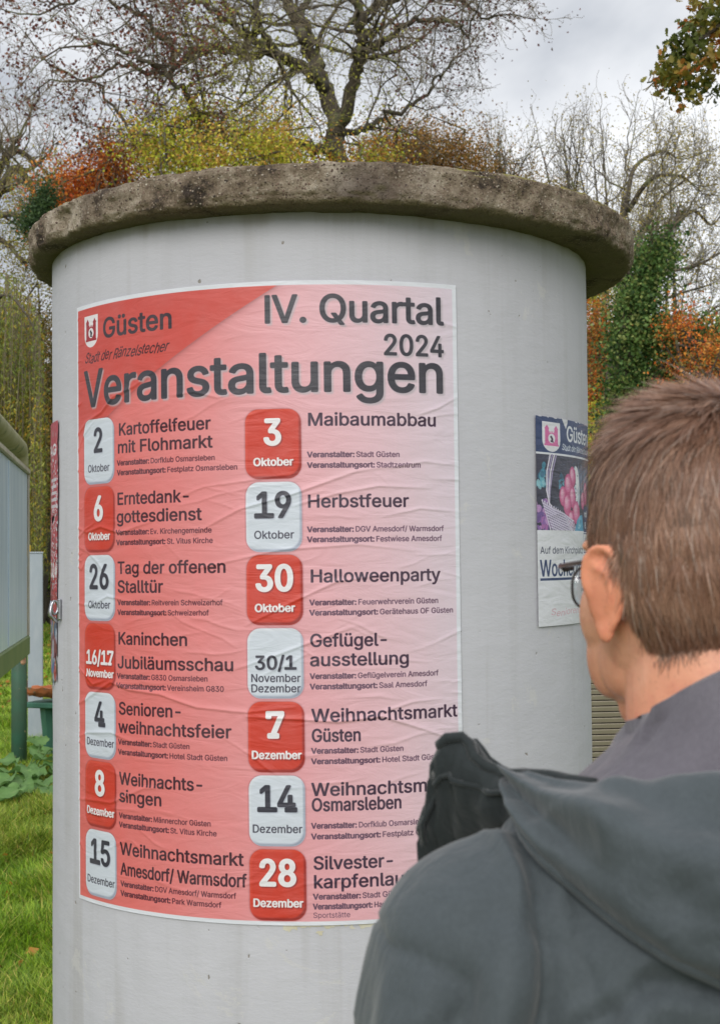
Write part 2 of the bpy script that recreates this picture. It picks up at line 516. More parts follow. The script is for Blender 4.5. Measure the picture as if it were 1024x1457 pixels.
def build_column():
    root = empty('advertising_column', (CX, CD, 0), 0, 'round white painted advertising column with a rough concrete slab on top', 'advertising column')
    # shaft
    nth, zs = 288, np.concatenate([np.linspace(0, 0.6, 12)[:-1], np.linspace(0.6, 2.29, 150)])
    th = np.arange(nth) / nth * 2 * math.pi
    T, Z = np.meshgrid(th, zs)
    P = np.stack([np.sin(T).ravel(), -np.cos(T).ravel(), Z.ravel()], 1)
    r = CR + fbm(P * [2.2, 2.2, 2.2], 1.5, 4, 2) * 0.0022
    r = r + 0.012 * (1 - sstep(0.0, 0.25, P[:, 2]))
    V = np.stack([P[:, 0] * r, P[:, 1] * r, P[:, 2]], 1)
    nz_ = len(zs)
    i = (np.arange(nz_ - 1)[:, None] * nth + np.arange(nth)[None, :])
    j = (np.arange(nz_ - 1)[:, None] * nth + (np.arange(nth)[None, :] + 1) % nth)
    F = np.stack([i, j, j + nth, i + nth], -1).reshape(-1, 4)
    m, nt, b, out = mat_new('white_wall_paint')
    setp(b, rough=0.72, spec=0.3)
    f1 = noise_of(nt, 2.2, 5, 0.6)
    c = ramp_of(nt, f1, [(0.3, WALL_A), (0.7, WALL_B)])
    f2 = noise_of(nt, 3.0, 6, 0.6, vscale=(6, 6, 0.5))                      # dirt run down in the rain
    c = mixc(nt, ramp_of(nt, f2, [(0.52, (0, 0, 0)), (0.85, (0.3, 0.3, 0.3))]), c, (0.31, 0.305, 0.30))
    f3 = noise_of(nt, 2.0, 4, 0.5, vscale=(5, 5, 0.9))                      # pale scuffs of newer paint
    c = mixc(nt, ramp_of(nt, f3, [(0.66, (0, 0, 0)), (0.72, (0.4, 0.4, 0.4))]), c, (0.50, 0.50, 0.50))
    f4 = noise_of(nt, 42, 2, 0.5)                                            # pocks
    c = mixc(nt, ramp_of(nt, f4, [(0.735, (0, 0, 0)), (0.76, (1, 1, 1))]), c, (0.24, 0.22, 0.20))
    f6 = noise_of(nt, 1.1, 3, 0.5, vscale=(16, 16, 0.9), dist=0.3)             # faint drip runs
    c = mixc(nt, ramp_of(nt, f6, [(0.56, (0, 0, 0)), (0.74, (0.32, 0.32, 0.32))]), c, (0.29, 0.275, 0.25))
    f8 = noise_of(nt, 5.0, 7, 0.75, dist=0.8)                                # old glue and patched paint
    c = mixc(nt, ramp_of(nt, f8, [(0.60, (0, 0, 0)), (0.62, (0.45, 0.45, 0.45))]), c, (0.52, 0.51, 0.49))
    tcn = N(nt, 'ShaderNodeTexCoord')
    # darker, browner band with an uneven edge close under the slab
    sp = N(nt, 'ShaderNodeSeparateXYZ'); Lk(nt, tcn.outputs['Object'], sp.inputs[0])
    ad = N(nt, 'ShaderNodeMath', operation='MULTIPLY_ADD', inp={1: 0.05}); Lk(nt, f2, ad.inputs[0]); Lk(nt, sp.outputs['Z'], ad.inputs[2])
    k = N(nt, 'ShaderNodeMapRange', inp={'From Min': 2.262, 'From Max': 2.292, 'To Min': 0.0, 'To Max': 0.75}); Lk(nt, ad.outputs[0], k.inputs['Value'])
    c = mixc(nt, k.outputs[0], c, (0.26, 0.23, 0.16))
    Lk(nt, c, b.inputs['Base Color'])
    n1 = bump_to(nt, b, noise_of(nt, 9, 5, 0.6, vscale=(1, 1, 2.2)), 0.35, 0.006)
    n2 = bump_to(nt, b, noise_of(nt, 120, 4, 0.65, vscale=(0.5, 0.5, 1.6)), 0.28, 0.0015, n1)
    bump_to(nt, b, ramp_of(nt, f4, [(0.72, (1, 1, 1)), (0.76, (0, 0, 0))]), 0.4, 0.002, n2)
    mesh_obj('shaft', V, F, m, root)
    # concrete cap
    zt, zb = 2.343, 2.2585
    Rr = 0.673
    ox, oy = (-0.060 - CX), 0.0
    prof = []   # (radius factor offset, z fraction)
    for q in np.linspace(0, 1, 34): prof.append((q, 1.0))
    pr = []
    for q in np.linspace(0.0, 0.93, 26): pr.append((q * Rr, 1.0))
    for a in np.linspace(0, math.pi / 2, 9)[0:]: pr.append((Rr - 0.010 + 0.010 * math.sin(a), 1 - 0.13 * (1 - math.cos(a))))
    for q in np.linspace(0.84, 0.24, 12): pr.append((Rr + 0.002, q))
    for a in np.linspace(0, math.pi / 2, 8): pr.append((Rr - 0.014 + 0.014 * math.cos(a), 0.20 - 0.20 * math.sin(a)))
    for q in np.linspace(0.945, 0.80, 12): pr.append((q * Rr, 0.0))
    nth = 700
    th = np.arange(nth) / nth * 2 * math.pi
    rr = np.array([p[0] for p in pr]); zz = np.array([p[1] for p in pr])
    Rg, T = np.meshgrid(rr, th, indexing='ij'); Zf = np.repeat(zz[:, None], nth, 1)
    X = Rg * np.sin(T); Y = -Rg * np.cos(T)
    # underside hangs lower towards the right-hand side, top is slightly domed
    zbot = zb - 0.006 * sstep(0.05, 0.62, X / Rr) - 0.002 * np.cos(T * 3)
    ztop = zt - 0.014 * (Rg / Rr) ** 6 + 0.002 * np.sin(2 * T + 0.7)
    Z = zbot + (ztop - zbot) * Zf
    P = np.stack([X.ravel(), Y.ravel(), Z.ravel()], 1)
    edge = np.clip((Rg.ravel() / Rr - 0.75) / 0.2, 0, 1)
    n1 = fbm(P, 5, 3, 21) * 0.008; n2 = fbm(P, 30, 4, 23, 0.65) * 0.0095
    n3 = fbm(P, 90, 2, 29, 0.7) * 0.0035
    chip = -0.016 * np.clip(vnoise(P, 17, 77) - 0.70, 0, 1) / 0.3
    rad_d = (n1 + n2 + n3 + chip) * edge
    d = np.stack([P[:, 0], P[:, 1], 0 * P[:, 0]], 1) / (np.hypot(P[:, 0], P[:, 1])[:, None] + 1e-9)
    P += d * rad_d[:, None]
    P[:, 2] += (fbm(P, 30, 3, 41) * 0.004 + fbm(P, 6, 2, 43) * 0.002) * np.where(Zf.ravel() > 0.5, 1, 0.7)
    P += [ox, oy, 0]
    npz = len(pr)
    i = (np.arange(npz - 1)[:, None] * nth + np.arange(nth)[None, :]); j = (np.arange(npz - 1)[:, None] * nth + (np.arange(nth)[None, :] + 1) % nth)
    F = np.stack([i, i + nth, j + nth, j], -1).reshape(-1, 4)
    m, nt, b, out = mat_new('weathered_concrete')
    setp(b, rough=0.93, spec=0.2)
    f = noise_of(nt, 9.0, 8, 0.78)
    c = ramp_of(nt, f, [(0.38, (0.05, 0.038, 0.03)), (0.46, (0.19, 0.145, 0.10)), (0.54, (0.30, 0.245, 0.18)), (0.64, (0.50, 0.43, 0.34))])
    # pale pebbles of the aggregate
    tcn = N(nt, 'ShaderNodeTexCoord')
    vo = N(nt, 'ShaderNodeTexVoronoi', feature='F1', inp={'Scale': 170.0, 'Randomness': 1.0}); Lk(nt, tcn.outputs['Object'], vo.inputs['Vector'])
    pe = ramp_of(nt, vo.outputs['Distance'], [(0.26, (1, 1, 1)), (0.42, (0, 0, 0))])
    vc = N(nt, 'ShaderNodeSeparateColor'); Lk(nt, vo.outputs['Color'], vc.inputs[0])
    sel = ramp_of(nt, vc.outputs[0], [(0.28, (0, 0, 0)), (0.34, (1, 1, 1))])
    pk = mixc(nt, 1.0, pe, sel, 'MULTIPLY')
    pcol = ramp_of(nt, vc.outputs[1], [(0.0, (0.55, 0.49, 0.40)), (0.4, (0.34, 0.26, 0.19)), (0.7, (0.20, 0.13, 0.10)), (1.0, (0.07, 0.055, 0.05))])
    c = mixc(nt, pk, c, pcol)
    big = noise_of(nt, 2.1, 4, 0.5)                                           # black lichen patches
    dk = noise_of(nt, 14, 5, 0.7)
    c = mixc(nt, ramp_of(nt, big, [(0.50, (0, 0, 0)), (0.60, (0.75, 0.75, 0.75))]), c, mixc(nt, dk, (0.04, 0.032, 0.032), (0.15, 0.11, 0.09)))
    # moss and algae, mostly on the underside and top rim
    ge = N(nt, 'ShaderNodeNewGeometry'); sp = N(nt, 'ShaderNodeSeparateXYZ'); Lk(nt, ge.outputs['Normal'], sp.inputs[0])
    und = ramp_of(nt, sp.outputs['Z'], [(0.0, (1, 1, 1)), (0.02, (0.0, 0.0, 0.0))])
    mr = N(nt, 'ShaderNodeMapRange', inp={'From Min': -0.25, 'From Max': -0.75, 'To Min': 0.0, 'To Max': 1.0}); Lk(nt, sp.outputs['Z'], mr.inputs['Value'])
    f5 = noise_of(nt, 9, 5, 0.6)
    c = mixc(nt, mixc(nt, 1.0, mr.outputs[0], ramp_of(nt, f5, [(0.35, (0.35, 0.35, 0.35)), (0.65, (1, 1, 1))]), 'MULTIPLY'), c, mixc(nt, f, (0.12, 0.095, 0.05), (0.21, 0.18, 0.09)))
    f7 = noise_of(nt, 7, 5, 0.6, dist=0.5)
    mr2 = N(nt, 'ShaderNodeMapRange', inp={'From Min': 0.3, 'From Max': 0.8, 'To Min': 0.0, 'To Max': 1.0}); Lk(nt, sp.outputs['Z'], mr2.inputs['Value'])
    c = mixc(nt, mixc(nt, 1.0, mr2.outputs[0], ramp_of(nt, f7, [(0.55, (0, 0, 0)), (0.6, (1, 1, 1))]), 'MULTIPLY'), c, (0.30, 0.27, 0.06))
    Lk(nt, c, b.inputs['Base Color'])
    n1 = bump_to(nt, b, noise_of(nt, 70, 7, 0.75), 1.0, 0.010)
    bump_to(nt, b, pe, 0.7, 0.004, n1)
    mesh_obj('concrete_cap', P, F, m, root)
    # hairline cracks in the cap rim: thin dark channels of broken edge
    return root
WALL_A, WALL_B = (0.43, 0.43, 0.46), (0.475, 0.475, 0.505)

